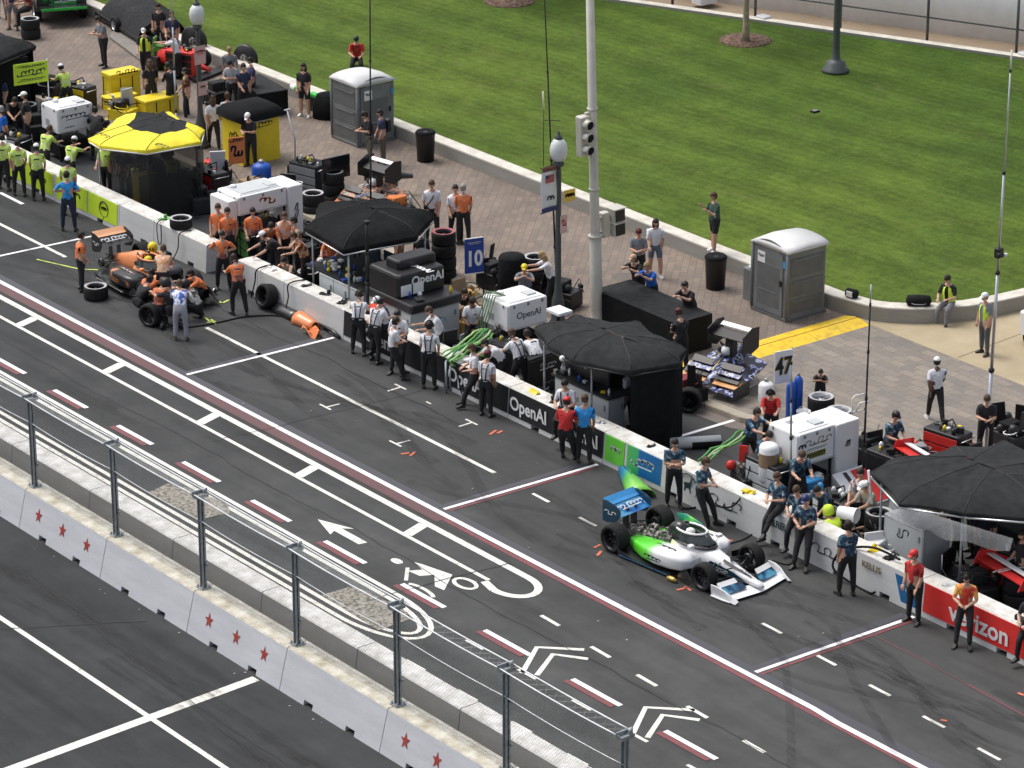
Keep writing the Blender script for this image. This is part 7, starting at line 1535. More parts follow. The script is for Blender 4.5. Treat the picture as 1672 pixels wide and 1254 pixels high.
# dense working clutter behind the wall
def gear_pile(label, px, py, z, seed, mats, n=9, spread=.6, hmax=.9):
    t = thing('equipment_pile', label, 'equipment', at(px, py, z), random.Random(seed).uniform(-.4, .4)); rn = random.Random(seed)
    b = mb(mats[0]); b.rbox(-spread*.8, spread*.6, -.35, .3, .05, hmax*.55, .03); b.build('crate', mats[0], t)
    b = mb(mats[1 % len(mats)]); b.rbox(-spread*.5, spread*.1, -.3, .2, hmax*.55+.003, hmax*.85, .03); b.build('upper_crate', None, t)
    for k in range(n):
        m = mats[rn.randrange(len(mats))]; b = mb(m); x, y = rn.uniform(-spread, spread), rn.uniform(-.55, .5); s_ = rn.uniform(.06, .16); zz = 0 if abs(y) > .36 or x > spread*.6 else hmax*.56
        b.T = Matrix.Translation((x, y, zz)) @ Matrix.Rotation(rn.uniform(0, 3), 4, 'Z') @ Matrix.Rotation(rn.uniform(-.3, .3), 4, 'X'); q = rn.randrange(5)
        if q == 0: b.lathe((0, 0, 0), [(s_*.5, 0), (s_*.5, .25), (s_*.2, .3)], 8); nm = 'bottle'
        elif q == 1: b.rbox(-s_, s_, -s_*.7, s_*.7, 0, s_*1.2, .012); nm = 'small_box'
        elif q == 2: b.tube([(s_*1.5*math.cos(a*PI/5), s_*1.5*math.sin(a*PI/5), .03+.01*a) for a in range(14)], .018, 5); nm = 'hose_coil'
        elif q == 3: b.lathe((0, 0, s_), [(.02, -s_*.9), (s_*.7, -s_*.7), (s_, 0), (s_*.7, s_*.7), (.02, s_*.9)], 10); nm = 'crash_helmet' if False else 'round_tank'
        else: b.rbox(-s_*1.5, s_*1.5, -.02, .02, 0, rn.uniform(.3, .7), .004); b.tube([(0, 0, .2), (.2, .1, .5)], .012, 4); nm = 'standing_panel'
        b.build(nm, m, t)
    for k in range(3):
        P = [(rn.uniform(-spread, spread), rn.uniform(-.5, .5), rn.uniform(.03, hmax)) for _ in range(4)]; mb(BLKM).tube(P, .014, 5).build('loose_cable', BLKM, t)
    return t
dm = [BLK, CHAR, MECH, PALE, BLKM]; GP = [('black cases and tanks stacked left of the white tank box with blue script', 60, 225, 0, [BLK, CHAR, BLKM, WHT]), ('dark piled gear behind the leftmost lime shirts', 15, 285, 0, [BLK, BLKM, GRN, PALE]), ('black gear heap right of the white tank box with blue script', 165, 235, 0, [BLK, CHAR, YEL]),
  ('black and yellow gear between the yellow bins and the yellow canopy', 205, 200, 0, [YEL, BLK, PALE]), ('black crates behind the lime sign pole', 85, 160, .0, [BLK, CHAR, MECH]), ('dark crates under the far left canopy edge', 25, 150, 0, [BLK, BLKM, CHAR]), ('mixed helmets and cases right of the yellow canopy', 352, 300, 0, [BLK, RED, WHT, CHAR]),
  ('low pile of black gear by the mesh curtain', 330, 345, 0, [CHAR, BLK, BLKM]), ('engine parts heap behind the orange crew at the wall gap', 405, 395, 0, dm), ('metal parts heap under the white arch frame', 437, 395, 0, [MECH, BLK, GRN, CHAR]), ('dark heap between the arch frame and the orange team canopy', 492, 400, 0, [BLK, MECH, WHT]),
  ('red and black toolboxes beside the orange team desk', 515, 440, 0, [M('dark_red_box', (.2, .02, .03), .5), BLK, CHAR]), ('black gear at the back of the orange team canopy', 655, 360, 0, [BLK, ORG, PALE]), ('black heap in front of the tall reddish rimmed stack', 700, 480, 0, [BLK, CHAR, WHT]), ('tan boards and boxes right of the lettered console', 765, 520, 0, [WOOD, M('ochre_box', (.55, .32, .08), .6), BLK]),
  ('yellow ochre crate behind the seated white shirt', 752, 545, 0, [M('ochre_box', (.55, .32, .08), .6), WOOD]), ('black valves and pipes left of the lettered white tank box', 800, 590, 0, dm), ('black gear behind the wall under the green hoses', 762, 610, 0, [BLK, GRY, MECH]), ('black cases between the lettered case and the octagonal canopy', 890, 625, 0, [BLK, PALE, CHAR]),
  ('black gear behind the lamp post foot', 925, 500, .15, [BLK, CHAR]), ('black heap beside the black curtain base', 1128, 660, 0, [BLKM, M('dark_red_box', (.2, .02, .03), .5), BLK]), ('black tools left of the white side cylinder', 1225, 805, 0, [BLK, MECH, RED]), ('blue and white gear under the white tank box', 1330, 830, 0, [BLK, SKYB, PALE]),
  ('mixed gear behind the seated three teal crew', 1325, 860, 0, [BLK, MECH, WHT, CHAR]), ('black machinery by the hi vis helmet', 1385, 880, 0, [BLK, MECH, PALE]), ('black and white gear in front of the tall pale cabinet', 1440, 930, 0, [BLK, WHT, CHAR]), ('dark gear left of the black trolley at the kerb', 1425, 760, 0, [BLK, CHAR]), ('grey cloth and parts right of the seated teal man', 1500, 775, 0, [CHAR, GRY, RED, BLK]),
  ('black gear at the foot of the grey camera mast', 1590, 775, 0, [BLK, RED]), ('black machinery under the right side of the big canopy', 1640, 930, 0, [BLK, RED, MECH]), ('large black covered gear at the right edge above the big canopy', 1655, 735, 0, [BLK, BLKM, WHT]), ('gear behind the red banner', 1600, 985, 0, [BLK, CHAR, RED]),
  ('black cases beside the flat charcoal case at the lawn wall', 360, 170, .15, [BLK, CHAR, PALE]), ('dark gear near the covered trailer', 262, 110, .15, [BLK, GRN, CHAR]), ('black gear at the kerb above the grey cart', 470, 330, 0, [BLK, GRY, WHT]), ('black gear right of the number ten board foot', 810, 470, .15, [BLK, CHAR])]
for i, (l_, px_, py_, z, mats) in enumerate(GP): gear_pile(l_, px_, py_, z, 100+i, mats, 10+i % 4)
# ================= STREET FURNITURE =================
TG = M('toilet_grey', (.16, .17, .175), .5, var=.2, scale=1.6, bump=.1); TGD = M('toilet_grey_dark', (.115, .123, .128), .55); TW = M('toilet_roof', (.58, .59, .59), .5, var=.1, scale=1.5)
def toilet(label, x0, y0, door, sx=1.42, sy=1.45, H=2.0):
    t = thing('portable_toilet', label, 'portable toilet', (x0+sx/2, y0+sy/2, .15), 0, 'portable toilets by the lawn wall'); a, c = sx/2, sy/2
    mb(TG).rbox(-a, a, -c, c, .08, H, .04).build('cabin', TG, t); mb(TGD).rbox(-a-.03, a+.03, -c-.03, c+.03, 0, .09, .02).build('skid_base', TGD, t)
    b = mb(TW); r = []
    ax = 1 if door == '-y' else 0
    for i in range(11):
        u = -1+2*i/10; z = H+.02+.19*math.sqrt(max(0, 1-(u*.96)**2)); p = u*(a+.05 if ax else c+.05)
        if ax: r.append([(p, -c-.05, H-.02), (p, c+.05, H-.02), (p, c+.05, z-.06), (p, 0, z), (p, -c-.05, z-.06)])
        else: r.append([(-a-.05, p, H-.02), (a+.05, p, H-.02), (a+.05, p, z-.06), (0, p, z), (-a-.05, p, z-.06)])
    b.loft(r, True, True); b.build('roof', TW, t)
    def F(u, z, d): return (u, -c-d, z) if door == '-y' else (a+d, u, z)
    w = (a if door == '-y' else c)
    def panel(nm, m, u0, u1, z0, z1, d, arch=0):
        b = mb(m); P = [(u0, z0), (u1, z0), (u1, z1)]+[(u1+(u0-u1)*k/8, z1+arch*math.sin(PI*k/8)) for k in range(1, 8)]+[(u0, z1)]
        b.loft([[F(u, z, 0) for u, z in P], [F(u, z, d) for u, z in P]], True); return b.build(nm, m, t)
    panel('front_arch', TG, -w+.01, w-.01, H-.02, H+.02, .03, .19); o = panel('door', TG, -w+.12, w-.16, .12, H-.1, .03, .12)
    b = mb(TGD); b.loft([[F(-w+.22, .3, .031), F(w-.28, .3, .031), F(w-.28, 1.5, .031), F(-w+.22, 1.5, .031)], [F(-w+.23, .31, .036), F(w-.29, .31, .036), F(w-.29, 1.49, .036), F(-w+.23, 1.49, .036)]], True); b.build('door_recess', TGD, o)
    b = mb(ALU); b.loft([[F(-w+.3, .72, .036), F(w-.4, .72, .036), F(w-.4, .74, .05), F(-w+.3, .74, .05)]]*1+[[F(-w+.3, .73, .036), F(w-.4, .73, .036), F(w-.4, .75, .05), F(-w+.3, .75, .05)]], True); b.build('grab_bar', ALU, o)
    b = mb(BLK); b.loft([[F(w-.24, 1.0, .03), F(w-.18, 1.0, .03), F(w-.18, 1.16, .03), F(w-.24, 1.16, .03)], [F(w-.24, 1.0, .07), F(w-.18, 1.0, .07), F(w-.18, 1.16, .07), F(w-.24, 1.16, .07)]], True); b.build('handle', BLK, o)
    s0 = -w+.25; b = mb(WHT); b.loft([[F(s0, 1.5, .037), F(s0+.3, 1.5, .037), F(s0+.3, 1.82, .037), F(s0, 1.82, .037)], [F(s0, 1.5, .042), F(s0+.3, 1.5, .042), F(s0+.3, 1.82, .042), F(s0, 1.82, .042)]], True); b.build('door_sign', WHT, o)
    f = '-y' if door == '-y' else '+x'; p = F(s0+.15, 1.7, .042); scrawl(.22, .08, NAVY, o, p, f, 'marking', 7, 5, .02)
    q = F(w-.14, 1.62, .035); b = mb(SKYB); b.loft([[F(w-.14, 1.55, .031), F(w-.05, 1.55, .031), F(w-.05, 1.75, .031), F(w-.14, 1.75, .031)], [F(w-.14, 1.55, .036), F(w-.05, 1.55, .036), F(w-.05, 1.75, .036), F(w-.14, 1.75, .036)]], True); b.build('occupied_tag', SKYB, t)
    # side ribs and vents
    for s_, other in ((1, True), (-1, True)):
        for z0, z1 in ((.2, .62), (.7, 1.15), (1.25, 1.8)):
            b = mb(TGD); 
            if door == '-y': b.rbox(a*s_-.012 if s_ < 0 else a-.01, a*s_+.01 if s_ < 0 else a+.012, -c+.12, c-.12, z0, z1, .005)
            else: b.rbox(-a+.12, a-.12, c*s_-.012 if s_ < 0 else c-.01, c*s_+.01 if s_ < 0 else c+.012, z0, z1, .005)
            b.build('side_panel', TGD, t)
            b = mb(TG)
            if door == '-y': b.rbox(a*s_-.03 if s_ < 0 else a+.013, a*s_-.013 if s_ < 0 else a+.03, -c+.2, c-.2, z1-.09, z1-.05, .004)
            else: b.rbox(-a+.2, a-.2, c*s_-.03 if s_ < 0 else c+.013, c*s_-.013 if s_ < 0 else c+.03, z1-.09, z1-.05, .004)
            b.build('rib', TG, t)
    for s_ in (-1, 1): b = mb(TG); b.tube([(s_*(a), -c, .1), (s_*a, -c, H)], .05, 6).build('corner_post', TG, t)
    return t
toilet('grey portable toilet with white roof near the top centre, door to the right', -24.9, 14.35, '+x'); toilet('grey portable toilet with white roof right of the trash can at the wall curve', -4.65, 14.3, '-y')
t = thing('hand_wash_stand', 'grey hand wash stand tucked against the left side of the lower toilet', 'wash stand', (-5.15, 14.95, .15)); mb(TG).rbox(-.3, .3, -.3, .3, 0, .95, .05).build('tank', TG, t); mb(TGD).rbox(-.2, .2, .05, .28, .96, 1.5, .04).build('dispenser', TGD, t); mb(PALE).lathe((0, -.1, .95), [(.16, 0), (.18, .04)], 14).build('basin', PALE, t)
def bin_can(label, px, py, h=.95, r=.31, z=.15, group='black trash cans along the lawn wall'):
    t = thing('trash_can', label, 'trash can', at(px, py, z), 0, group); P = [(r*.86, 0), (r*.98, h*.9), (r*1.03, h*.92), (r*1.03, h*.97), (r*.96, h)]; mb(BLK).lathe((0, 0, 0), P, 22).build('drum', BLK, t)
    b = mb(CANB); b.lathe((0, 0, h), [(r*.98, -.1), (r*1.05, -.02), (r*.9, .03), (r*.5, .02), (.03, -.01)], 22); b.build('bag_liner', CANB, t); return t
bin_can('black trash can in front of the lawn wall by the man in the green polo', 1168, 470); bin_can('black trash can right of the upper grey toilet', 695, 262)
t = thing('covered_drum', 'tall black fabric covered drum left of the grey rimmed tyre stack', 'drum', at(836, 484, .15)); mb(CANB).lathe((0, 0, 0), [(.42, 0), (.40, .5), (.38, 1.15), (.34, 1.22), (.1, 1.25)], 22).build('cover', CANB, t)
t = thing('duffel_bag', 'black duffel bag slumped on the curved wall beside the seated hi vis man', 'bag', (-1.15, 17.3, .58), R(48)); mb(BLKM).lathe((0, 0, .14), [(.04, -.35), (.15, -.3), (.17, 0), (.15, .3), (.04, .35)], 12, 'x').build('bag', BLKM, t); mb(GRY).tube([(-.2, -.15, .1), (-.1, -.28, .12), (.1, -.28, .12), (.2, -.15, .1)], .014, 5).build('strap', GRY, t)
t = thing('duffel_bag', 'small dark bag on the wall top at the right side of the lower toilet', 'bag', (-2.75, 16.3, .58), R(10)); mb(BLKM).lathe((0, 0, .12), [(.04, -.2), (.13, -.15), (.13, .15), (.04, .2)], 12, 'x').build('bag', BLKM, t); mb(WHT).rbox(-.1, .1, -.14, -.1, .05, .2, .01).build('label_patch', WHT, t)
t = thing('black_bag', 'black covered equipment hump left of the upper toilet', 'cover', at(535, 190, .15)); mb(CANB).lathe((0, 0, 0), [(.5, 0), (.48, .4), (.35, .75), (.05, .85)], 16).build('cover', CANB, t)
t = thing('black_bag', 'small black case at the feet of the woman in shorts', 'case', at(518, 180, .15)); mb(BLK).rbox(-.25, .25, -.2, .2, 0, .5, .04).build('case', BLK, t); mb(BLK).tube([(-.1, 0, .5), (-.1, 0, .58), (.1, 0, .58), (.1, 0, .5)], .012, 5).build('handle', BLK, t); t.name = 'small_case'
# street lamps
LPG = M('lamp_post_grey', (.075, .085, .085), .5, .2); GLOBE = M('lamp_globe', (.66, .70, .70), .25, var=.03, spec=.7)
def lamp(label, px, py, z, H, s=1.0, base=True):
    t = thing('street_lamp', label, 'street lamp', at(px, py, z), 0, 'globe street lamps')
    b = mb(LPG); b.lathe((0, 0, 0), [(.24, 0), (.25, .12), (.19, .2), (.17, .75), (.13, .9), (.11, 1.0), (.085, 1.3), (.075, H-1.15), (.06, H-1.0)], 16); b.build('post', LPG, t)
    b = mb(LPG); b.lathe((0, 0, H-1.0), [(.06, 0), (.15, .06), (.16, .12), (.1, .17), (.13, .2)], 16); b.build('collar', LPG, t)
    b = mb(GLOBE); b.lathe((0, 0, H-.82), [(.12, 0), (.19, .06), (.235, .2), (.245, .34), (.21, .5), (.14, .60), (.09, .63)], 20); b.build('globe', GLOBE, t)
    b = mb(LPG); b.lathe((0, 0, H-.20), [(.11, 0), (.12, .03), (.06, .1), (.03, .14), (.035, .18), (.01, .24)], 14); b.build('finial', LPG, t); return t
l1 = lamp('street lamp with white globe in front of the top left of the lawn', 329, 240, .15, 4.85)
l2 = lamp('street lamp with white globe carrying a banner and small yellow sign', 911, 532, .15, 5.55)
pk = M('faded_pink_sign', (.62, .42, .40), .6); 
def plate(t, nm, mat, y, z, w, h, x=.10): b = mb(mat); b.rbox(x, x+.012, y-w/2, y+w/2, z-h/2, z+h/2, .004); return b.build(nm, mat, t)
plate(l1, 'pink_sign', pk, .0, 3.05, .42, .6); plate(l1, 'small_sign', pk, 0.05, 1.95, .32, .45); scrawl(.3, .16, RED, l1, (.113, .0, 3.15), '+x', 'marking', 5, 4, .03); scrawl(.16, .16, DK, l1, (.113, .05, 2.0), '+x', 'marking', 6, 2, .03)
plate(l2, 'yellow_sign', M('sign_amber', (.75, .50, .08), .5), .30, 3.72, .40, .34); scrawl(.26, .2, BLK, l2, (.113, .30, 3.72), '+x', 'marking', 15, 3, .05); plate(l2, 'pink_sign', pk, .1, 2.95, .24, .52); scrawl(.14, .2, RED, l2, (.113, .1, 3.0), '+x', 'marking', 16, 2, .03)
bn = mb(WHT); r = []
for i in range(9):
    u = i/8; r.append([(.02+.03*math.sin(u*5), -.10, 3.42+1.2*u), (.02-.03*math.sin(u*4+1), -.35, 3.40+1.2*u), (.02+.04*math.sin(u*5+2), -.60, 3.38+1.2*u)])
bn.loft(r, False, True, closed=False); ban = bn.build('banner', WHT, l2); ban.modifiers.new('th', 'SOLIDIFY').thickness = .006
for z, m in ((4.58, M('brown_band', (.16, .07, .05), .6)), (3.44, NAVY)):
    b = mb(m); b.box(.03, .06, -.60, -.10, z-.06, z+.06); b.build('banner_band', m, ban)
b = mb(BLK); b.tube([(0, .0, 4.66), (.02, -.64, 4.64)], .014, 6); b.tube([(0, 0, 3.38), (.02, -.64, 3.36)], .014, 6); b.build('banner_arm', BLK, l2)
b = mb(M('flag_red', (.4, .1, .1), .6)); b.box(.06, .066, -.5, -.2, 4.2, 4.42); b.build('flag_mark', None, ban); b = mb(NAVY); b.box(.066, .07, -.5, -.38, 4.32, 4.42); b.build('flag_corner', NAVY, ban)
scrawl(.2, .3, M('green_ink', (.05, .12, .12), .6), ban, (.062, -.32, 3.75), '+x', 'marking', 18, 2, .04)
# traffic signal pole
SIG = M('signal_grey', (.53, .52, .46), .45, .2, var=.1)
t = thing('traffic_signal', 'tall pale grey traffic signal pole with a three lamp head and walk signals', 'traffic light', at(975, 531, .15))
t.rotation_euler = (.0225, -.0175, 0)
b = mb(SIG); b.lathe((0, 0, 0), [(.22, 0), (.22, .06), (.18, .1), (.17, .5), (.165, 2.6), (.145, 2.62), (.135, 2.7), (.10, 12)], 12); b.build('pole', SIG, t)
b = mb(SIG); b.lathe((0, 0, 2.55), [(.2, 0), (.2, .06)], 12); b.lathe((0, 0, 6.15), [(.15, 0), (.15, .06)], 12); b.lathe((0, 0, 3.9), [(.15, 0), (.15, .05)], 12); b.build('pole_band', SIG, t)
h = mb(SIG); h.rbox(-.14, .14, -.50, -.2, 4.95, 6.05, .03); h.box(-.05, .05, -.25, 0, 6.05, 6.12); h.box(-.05, .05, -.25, 0, 4.9, 4.96); hd_ = h.build('signal_head', SIG, t)
for k in range(3):
    z = 5.15+k*.35; b = mb(SIG); n = 12; d = Vector((.9, .1, 0)).normalized(); r0 = [];  r1 = []
    b.lathe((0, 0, 0), [(.01, 0)], 3) if False else None
    for q in range(n+1):
        a = -PI*.15+PI*1.3*q/n; u, v = .14*math.cos(a), .14*math.sin(a); r0.append((.14, -.35+u, z+v)); r1.append((.14+.20, -.33+u*.95, z+v*.95-.02))
    b.loft([r0, r1], False, True, closed=False); vz = b.build('visor', SIG, hd_); vz.modifiers.new('th', 'SOLIDIFY').thickness = .01
    b = mb(BLKM); b.lathe((.29, -.342, z-.01), [(.005, 0), (.118, 0), (.122, .01)], 16, 'x'); b.build('lens', BLK, hd_)
for k in range(2):
    z = 3.05-k*.40; b = mb(SIG); b.rbox(-.2, .2, .52, .92, z-.18, z+.18, .03); b.box(-.03, .03, .15, .52, z-.03, z+.03); w_ = b.build('walk_signal', SIG, t); b = mb(BLK); b.rbox(.201, .23, .56, .88, z-.15, z+.15, .01); b.build('walk_screen', BLK, w_)
    b = mb(SIG); b.rbox(-.2, .25, .50, .94, z+.18, z+.21, .01); b.build('hood', SIG, w_)
b = mb(SIG); b.rbox(-.12, .12, .2, .45, 2.5, 3.2, .03); b.build('junction_box', SIG, t)
# antenna masts
def mast(label, x0, y0, x1, y1, zb, ztop, mat, r0=.03, r1=.012, tip=None, extras=()):
    "foot seen at pixel 0 on height zb, top at pixel 1 on height ztop"
    g = at(x0, y0, zb); t = thing('antenna_mast', label, 'antenna mast', g); e = at(x1, y1, ztop)-g
    if e.xy.length > ztop*.12: e = Vector((e.x*ztop*.06/e.xy.length, e.y*ztop*.06/e.xy.length, e.z))
    n = 4
    for k in range(n):
        a, c = e*(k/n), e*((k+1)/n); r = r0+(r1-r0)*k/(n-1); mb(mat).tube([a, c], r, 8).build('mast_section', mat, t); mb(BLK).tube([c-e.normalized()*.05, c+e.normalized()*.03], r*1.5, 8).build('clamp', BLK, t)
    if tip: mb(tip).tube([e, e+e.normalized()*.5], .02, 8).build('tip', tip, t)
    for u, m in extras:
        p = e*u; b = mb(BLK); b.rbox(p.x-.08, p.x+.08, p.y-.1, p.y+.1, p.z-.12, p.z+.12, .02); b.lathe((p.x+.1, p.y-.08, p.z-.1), [(.03, 0), (.07, .06), (.05, .14)], 10); b.build('mast_camera', BLK, t); b = mb(WHT); b.lathe((p.x+.1, p.y+.12, p.z-.1), [(.04, 0), (.05, .08)], 8); b.build('white_sensor', WHT, t)
    return t
def zt(px, py, gx, gy, zb):
    "height of a vertical mast above its foot whose top shows at py"
    g = at(gx, gy, zb); lo, hi = 0, 30
    for _ in range(40):
        m = (lo+hi)/2; p = g+Vector((0, 0, m))-CAM; yy = 627-FPX*p.dot(_U)/p.dot(_d)
        if yy > py: lo = m
        else: hi = m
    return zb+lo
for a in (('thin black antenna mast rising from the orange team canopy past the upper toilet', 606, 470, 604, -30, 0, BLK, .03, .02, None, ()),
          ('thin dark antenna mast beside the banner lamp post', 912, 540, 888, -30, 0, CHAR, .03, .016, None, ()),
          ('pale antenna mast in front of the lime vest walker', 290, 250, 279, -30, 0, ALU, .035, .025, None, ()),
          ('black antenna mast with a silver top right of the hand truck', 1408, 800, 1421, 497, 0, BLK, .03, .02, ALU, ()),
          ('grey antenna mast carrying a camera in front of the tan concrete', 1609, 760, 1650, 115, 0, ALU, .05, .02, WHT, ((.55, 1),)),
          ('steel mast carrying the 47 board beside the white tank box', 1291, 835, 1292, 592, 0, STEEL, .03, .02, None, ()),
          ('black corner mast with a round knob at the front of the orange team canopy', 601, 560, 599, 362, 0, BLK, .05, .05, None, ())):
    mast(a[0], a[1], a[2], a[3], a[4], a[5], zt(a[3], a[4], a[1], a[2], a[5]), a[6], a[7], a[8], a[9], a[10])
m2 = [o for o in C.objects if o.get('label', '').startswith('thin dark antenna')][0]
b = mb(BLK); b.tube([(0, 0, 6.0), (-.05, -.5, 6.1), (-.05, -.5, 6.3)], .012, 5); b.tube([(-.05, -.5, 4.8), (-.05, -.5, 6.4)], .01, 5); b.m(M('cream_tip', (.75, .72, .5), .5)).tube([(-.05, -.5, 6.4), (-.06, -.52, 6.9)], .025, 6); b.build('side_antenna', None, m2)
t = thing('leaning_pole', 'pale pole leaning over the equipment left of the black screen', 'pole', at(482, 300, 0)); mb(ALU).tube([(0, 0, 0), (-.1, .1, 1.4), (-.35, .0, 2.3)], .025, 8).build('shaft', ALU, t); mb(WHT).tube([(-.35, -.1, 2.3), (-.33, .12, 2.32)], .02, 6).build('tip', WHT, t)
# truck, covered trailer and floor boards at the top left
TB = M('black_truck_paint', (.012, .013, .014), .25, coat=.6); GG = M('vivid_green_mark', (.03, .45, .06), .4)
g = at(95, 22, .15)
t = thing('utility_truck', 'black pickup truck with green graphics and open tailgate at the top left', 'truck', (g.x-.6, g.y+.2, .15), R(-22))
b = mb(TB); b.loft([[(x, -.9, .45), (x, .9, .45), (x, .9, z), (x, -.9, z)] for x, z in ((-2.6, .95), (-1.2, 1.05), (-.2, 1.08), (1.9, 1.05))], True); b.build('body', TB, t, bevel=.04)
b = mb(TB); b.loft([sect(x, 0, .82, 1.0, z, 12, 4) for x, z in ((-1.5, 1.1), (-1.0, 1.65), (-.1, 1.72), (.35, 1.6), (.45, 1.1))], True, True); cb = b.build('cab', TB, t); b = mb(MON); b.box(-.9, -.1, -.83, -.815, 1.2, 1.55); b.box(-.9, -.1, .815, .83, 1.2, 1.55); b.build('side_window', MON, cb)
b = mb(BLKM); b.box(.5, 1.85, -.8, .8, 1.055, 1.06); b.build('load_bed', BLKM, t); b = mb(TB); b.box(1.95, 2.5, -.82, .82, .62, .68); b.build('tailgate', TB, t); b = mb(GG); b.box(2.5, 2.53, -.82, .82, .61, .7); b.build('tailgate_edge', GG, t)
scrawl(1.2, .4, GG, t, (1.9, 0, .85), '+x', 'marking', 5, 5, .1); scrawl(1.0, .3, WHT, t, (1.905, .1, .9), '+x', 'marking', 8, 5, .06)
b = mb(GG); b.box(-2.2, -1.2, -.905, -.9, .6, .66); b.box(-.4, .6, -.905, -.9, .7, .76); b.build('side_stripe', GG, t)
for x in (-1.7, 1.3):
    for s in (-1, 1): wheel(t, 'wheel', (x, s*.82, .38-.02), .38, .26, 'y', RIMS, s, .2)
t = thing('covered_trailer', 'trailer under a slack black tarpaulin along the top left of the lawn', 'trailer', at(232, 48, .15), R(-10)); b = mb(CHAR); rn = random.Random(6); r = []
for i in range(13):
    u = i/12; x = -2.2+4.4*u; row = []
    for j in range(9): v = -1+j/4; row.append((x*.85, .95*v, .25 if abs(v) == 1 else 1.1-.5*abs(v)**2+.12*math.sin(i*1.9+j)*math.cos(j*2.1)-(.3*abs(2*u-1)**3)))
    r.append(row)
b.loft(r, False, True, closed=False); b.build('tarpaulin', CHAR, t); mb(BLK).box(-2, 2, -1, 1, .2, .3).build('chassis', BLK, t)
for s in (-1, 1): wheel(t, 'wheel', (0, s*1.0, .3), .3, .2, 'y', RIMS, s, .17)
prism_px('floor_board', 'grey brown floor board lying beyond the lime vest walker', 'board', [(178, 60), (196, 38), (268, 92), (245, 110)], .22, .15, M('board_grey', (.2, .185, .17), .8))
t = thing('display_car', 'red and black race car front section parked by the lamp post at the top left', 'race car part', at(305, 118, .15), R(20)); mb(RED).loft([sect(x, 0, w, z0, z1) for x, w, z0, z1 in ((-1.0, .35, .2, .7), (-.2, .3, .2, .65), (.6, .14, .2, .4), (1.0, .06, .18, .26))], True, True).build('nose', RED, t)
b = mb(BLK); b.loft([[(.8, y, .12), (1.15, y, .08), (1.15, y, .11), (.8, y, .16)] for y in (-.9, 0, .9)], True); b.build('front_wing', BLK, t)
for s in (-1, 1): wheel(t, 'wheel', (.1, s*.75, .33), .33, .28, 'y', RIMD, s)
for l_, px_, py_, s_ in (('round black wheel cover leaning at the lawn wall near the lamp post', 402, 118, .5), ('round black guard disc at the kerb behind the lamp post', 318, 92, .55)):
    t = thing('black_disc', l_, 'disc', at(px_, py_, .15), R(20)); mb(BLK).lathe((0, 0, s_), [(.01, -.08), (s_*.9, -.1), (s_, 0), (s_*.9, .1), (.01, .08)], 20, 'y').build('disc', BLK, t); mb(MECH).lathe((0, -.1, s_), [(.01, -.03), (.15, -.03), (.16, .02)], 10, 'y').build('hub', MECH, t)
t = thing('green_banner_roll', 'green and white banner roll lying along the wall behind the flat case', 'banner roll', (-27.6, 15.55, .6), R(0)); mb(WHT).lathe((0, 0, .1), [(.04, -1.3), (.1, -1.3), (.1, 1.3), (.04, 1.3)], 12, 'x').build('roll', WHT, t)
for x in (-.8, .1): mb(GG).lathe((x, 0, .1), [(.103, -.25), (.103, .3)], 12, 'x', cap=False).build('green_band', GG, t)
t = thing('utility_cart', 'white utility cart cut by the right edge of the picture', 'cart', (3.0, 18.75, .15), R(0)); mb(WHT).rbox(-1.2, .9, -.6, .6, .3, .95, .06).build('body', WHT, t); mb(BLK).rbox(-.9, .6, -.5, .5, .96, 1.1, .04).build('seat', BLK, t); b = mb(WHT)
b.rbox(-1.1, .8, -.6, .6, 1.85, 1.92, .03); b.build('roof', WHT, t); b = mb(BLK)
for x in (-1, .7):
    for y in (-.52, .52): b.tube([(x, y, .9), (x, y, 1.86)], .02, 6)
b.build('roof_post', BLK, t)
for x in (-.8, .55):
    for s in (-1, 1): wheel(t, 'wheel', (x, s*.5, .24), .24, .18, 'y', RIMS, s, .14)
# far side: fence with white fabric, tree, lamp base
WFAB = M('white_fabric', (.84, .86, .90), .7, bump=.4, scale=2.5, var=.05)
t = thing('fabric_fence', 'dark post and rail fence backed by white fabric at the top right', 'fence', (*far(10, .55), .3)); ox, oy = t.location.x, t.location.y
for k in range(-2, 18):
    s_ = -3.4+3.3*k; p = far(s_, .55); b = mb(LPG); b.tube([(p[0]-ox, p[1]-oy, 0), (p[0]-ox, p[1]-oy, 2.4)], .05, 8); b.build('fence_post', LPG, t)
    if k % 3 == 0: b = mb(PALE); b.rbox(p[0]-ox+.2, p[0]-ox+.7, p[1]-oy-.2, p[1]-oy+.2, 0, .3, .05); b.build('ballast', PALE, t)
for z in (1.0, 2.3):
    a, c = far(-9, .55), far(52, .55); b = mb(LPG); b.tube([(a[0]-ox, a[1]-oy, z), (c[0]-ox, c[1]-oy, z)], .03, 6); b.build('rail', LPG, t)
b = mb(WFAB); r = []
for i in range(80):
    s_ = -9+i*.8; w = .06*math.sin(i*1.3); p = far(s_, 2.2+w); q = far(s_, 2.3+w*.4); r.append([(p[0]-ox, p[1]-oy, .0), (q[0]-ox, q[1]-oy, 1.5), (q[0]-ox, q[1]-oy, 3.0)])
b.loft(r, False, True, closed=False); fo = b.build('white_fabric', WFAB, t); fo.modifiers.new('th', 'SOLIDIFY').thickness = .02
BARK = M('pale_bark', (.34, .27, .2), .9, bump=.5, scale=8, var=.3); LEAF = M2('tree_leaf', [(.03, .06, .015), (.06, .11, .025), (.10, .16, .04)], 1.2, .8); MUL_ = M2('mulch', [(.05, .03, .02), (.1, .06, .04), (.16, .1, .07)], 9, .95)
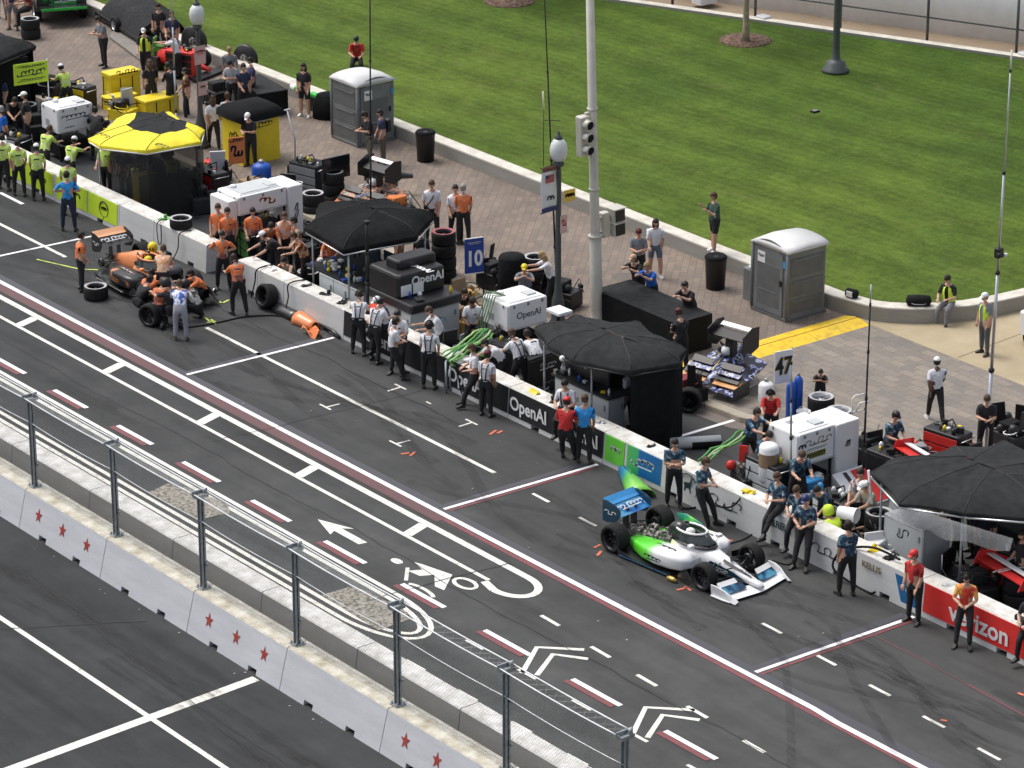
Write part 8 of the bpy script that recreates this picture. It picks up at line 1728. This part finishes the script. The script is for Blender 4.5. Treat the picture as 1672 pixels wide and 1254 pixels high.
def tree(label, px, py, seed):
    g = at(px, py, .42); t = thing('young_tree', label, 'tree', g, 0, 'young trees on the lawn'); rn = random.Random(seed); b = mb(BARK)
    b.tube([(0, 0, -.02), (.02, 0, .5), (-.03, .03, 1.2), (.03, .0, 2.0), (.06, -.04, 2.8)], [.17, .12, .10, .09, .075], 10)
    for k in range(7):
        a = k*.9; z = 2.0+k*.22; b.tube([(.04, 0, z), (.5*math.cos(a), .5*math.sin(a), z+.6), (1.2*math.cos(a), 1.2*math.sin(a), z+1.3)], [.05, .035, .012], 6)
    b.build('trunk', BARK, t); lf = mb(LEAF); vs, fs = [], []
    for k in range(3200):
        a, r_, h = rn.uniform(0, 2*PI), rn.random()**.5*1.7, rn.random(); z = 2.9+h*2.9; r_ *= math.sin(PI*(.12+.83*h)); p = Vector((r_*math.cos(a), r_*math.sin(a), z))
        if mnoise.noise(p*1.4+Vector((seed, 0, 0))) < -.08: continue
        u = Vector((rn.gauss(0, 1), rn.gauss(0, 1), rn.gauss(0, 1))).normalized()*.09; v = u.orthogonal().normalized()*.05; i = len(vs); vs += [p-u, p-v, p+u, p+v]; fs.append((i, i+1, i+2, i+3))
    lf.add(vs, fs); lf.build('crown', LEAF, t); return t
tree('young tree with pale trunk in a mulch ring at the top centre right', 1217, 70, 3); tree('young tree in a mulch ring cut by the top edge of the lawn', 835, -2, 8)
for px_, py_ in ((1217, 66), (832, 2)):
    g = at(px_, py_, .42); b = mb(MUL_); b.lathe((g.x, g.y, .42), [(.95, -.01), (.9, .03), (.5, .08), (.05, .1)], 22); struct('mulch_ring', b, MUL_)
g = at(1364, 117, .42); t = thing('light_pole', 'dark light pole with a stepped round base on the lawn', 'light pole', g); mb(LPG).lathe((0, 0, 0), [(.46, 0), (.46, .1), (.36, .16), (.34, .34), (.2, .4), (.14, .5), (.12, .9), (.10, 7.0), (.09, 8.0)], 18).build('pole', LPG, t)
b = mb(LPG); b.rbox(-.5, .5, -.15, .15, 8.0, 8.15, .03); b.build('lamp_head', LPG, t)
t = thing('lawn_box', 'small dark irrigation box set in the middle of the lawn', 'box', at(1331, 183, .42)); mb(BLKM).rbox(-.1, .1, -.14, .14, 0, .06, .02).build('box', BLKM, t); mb(TG).rbox(-.08, .08, -.1, .1, .06, .07, .01).build('lid', TG, t)
t = thing('road_case', 'small white box on the far path at the top of the lawn', 'box', at(1150, 4, .45)); mb(WHT).rbox(-.3, .3, -.4, .4, 0, .35, .05).build('box', WHT, t); mb(TG).rbox(-.2, .2, -.3, .3, .35, .42, .02).build('lid', TG, t)
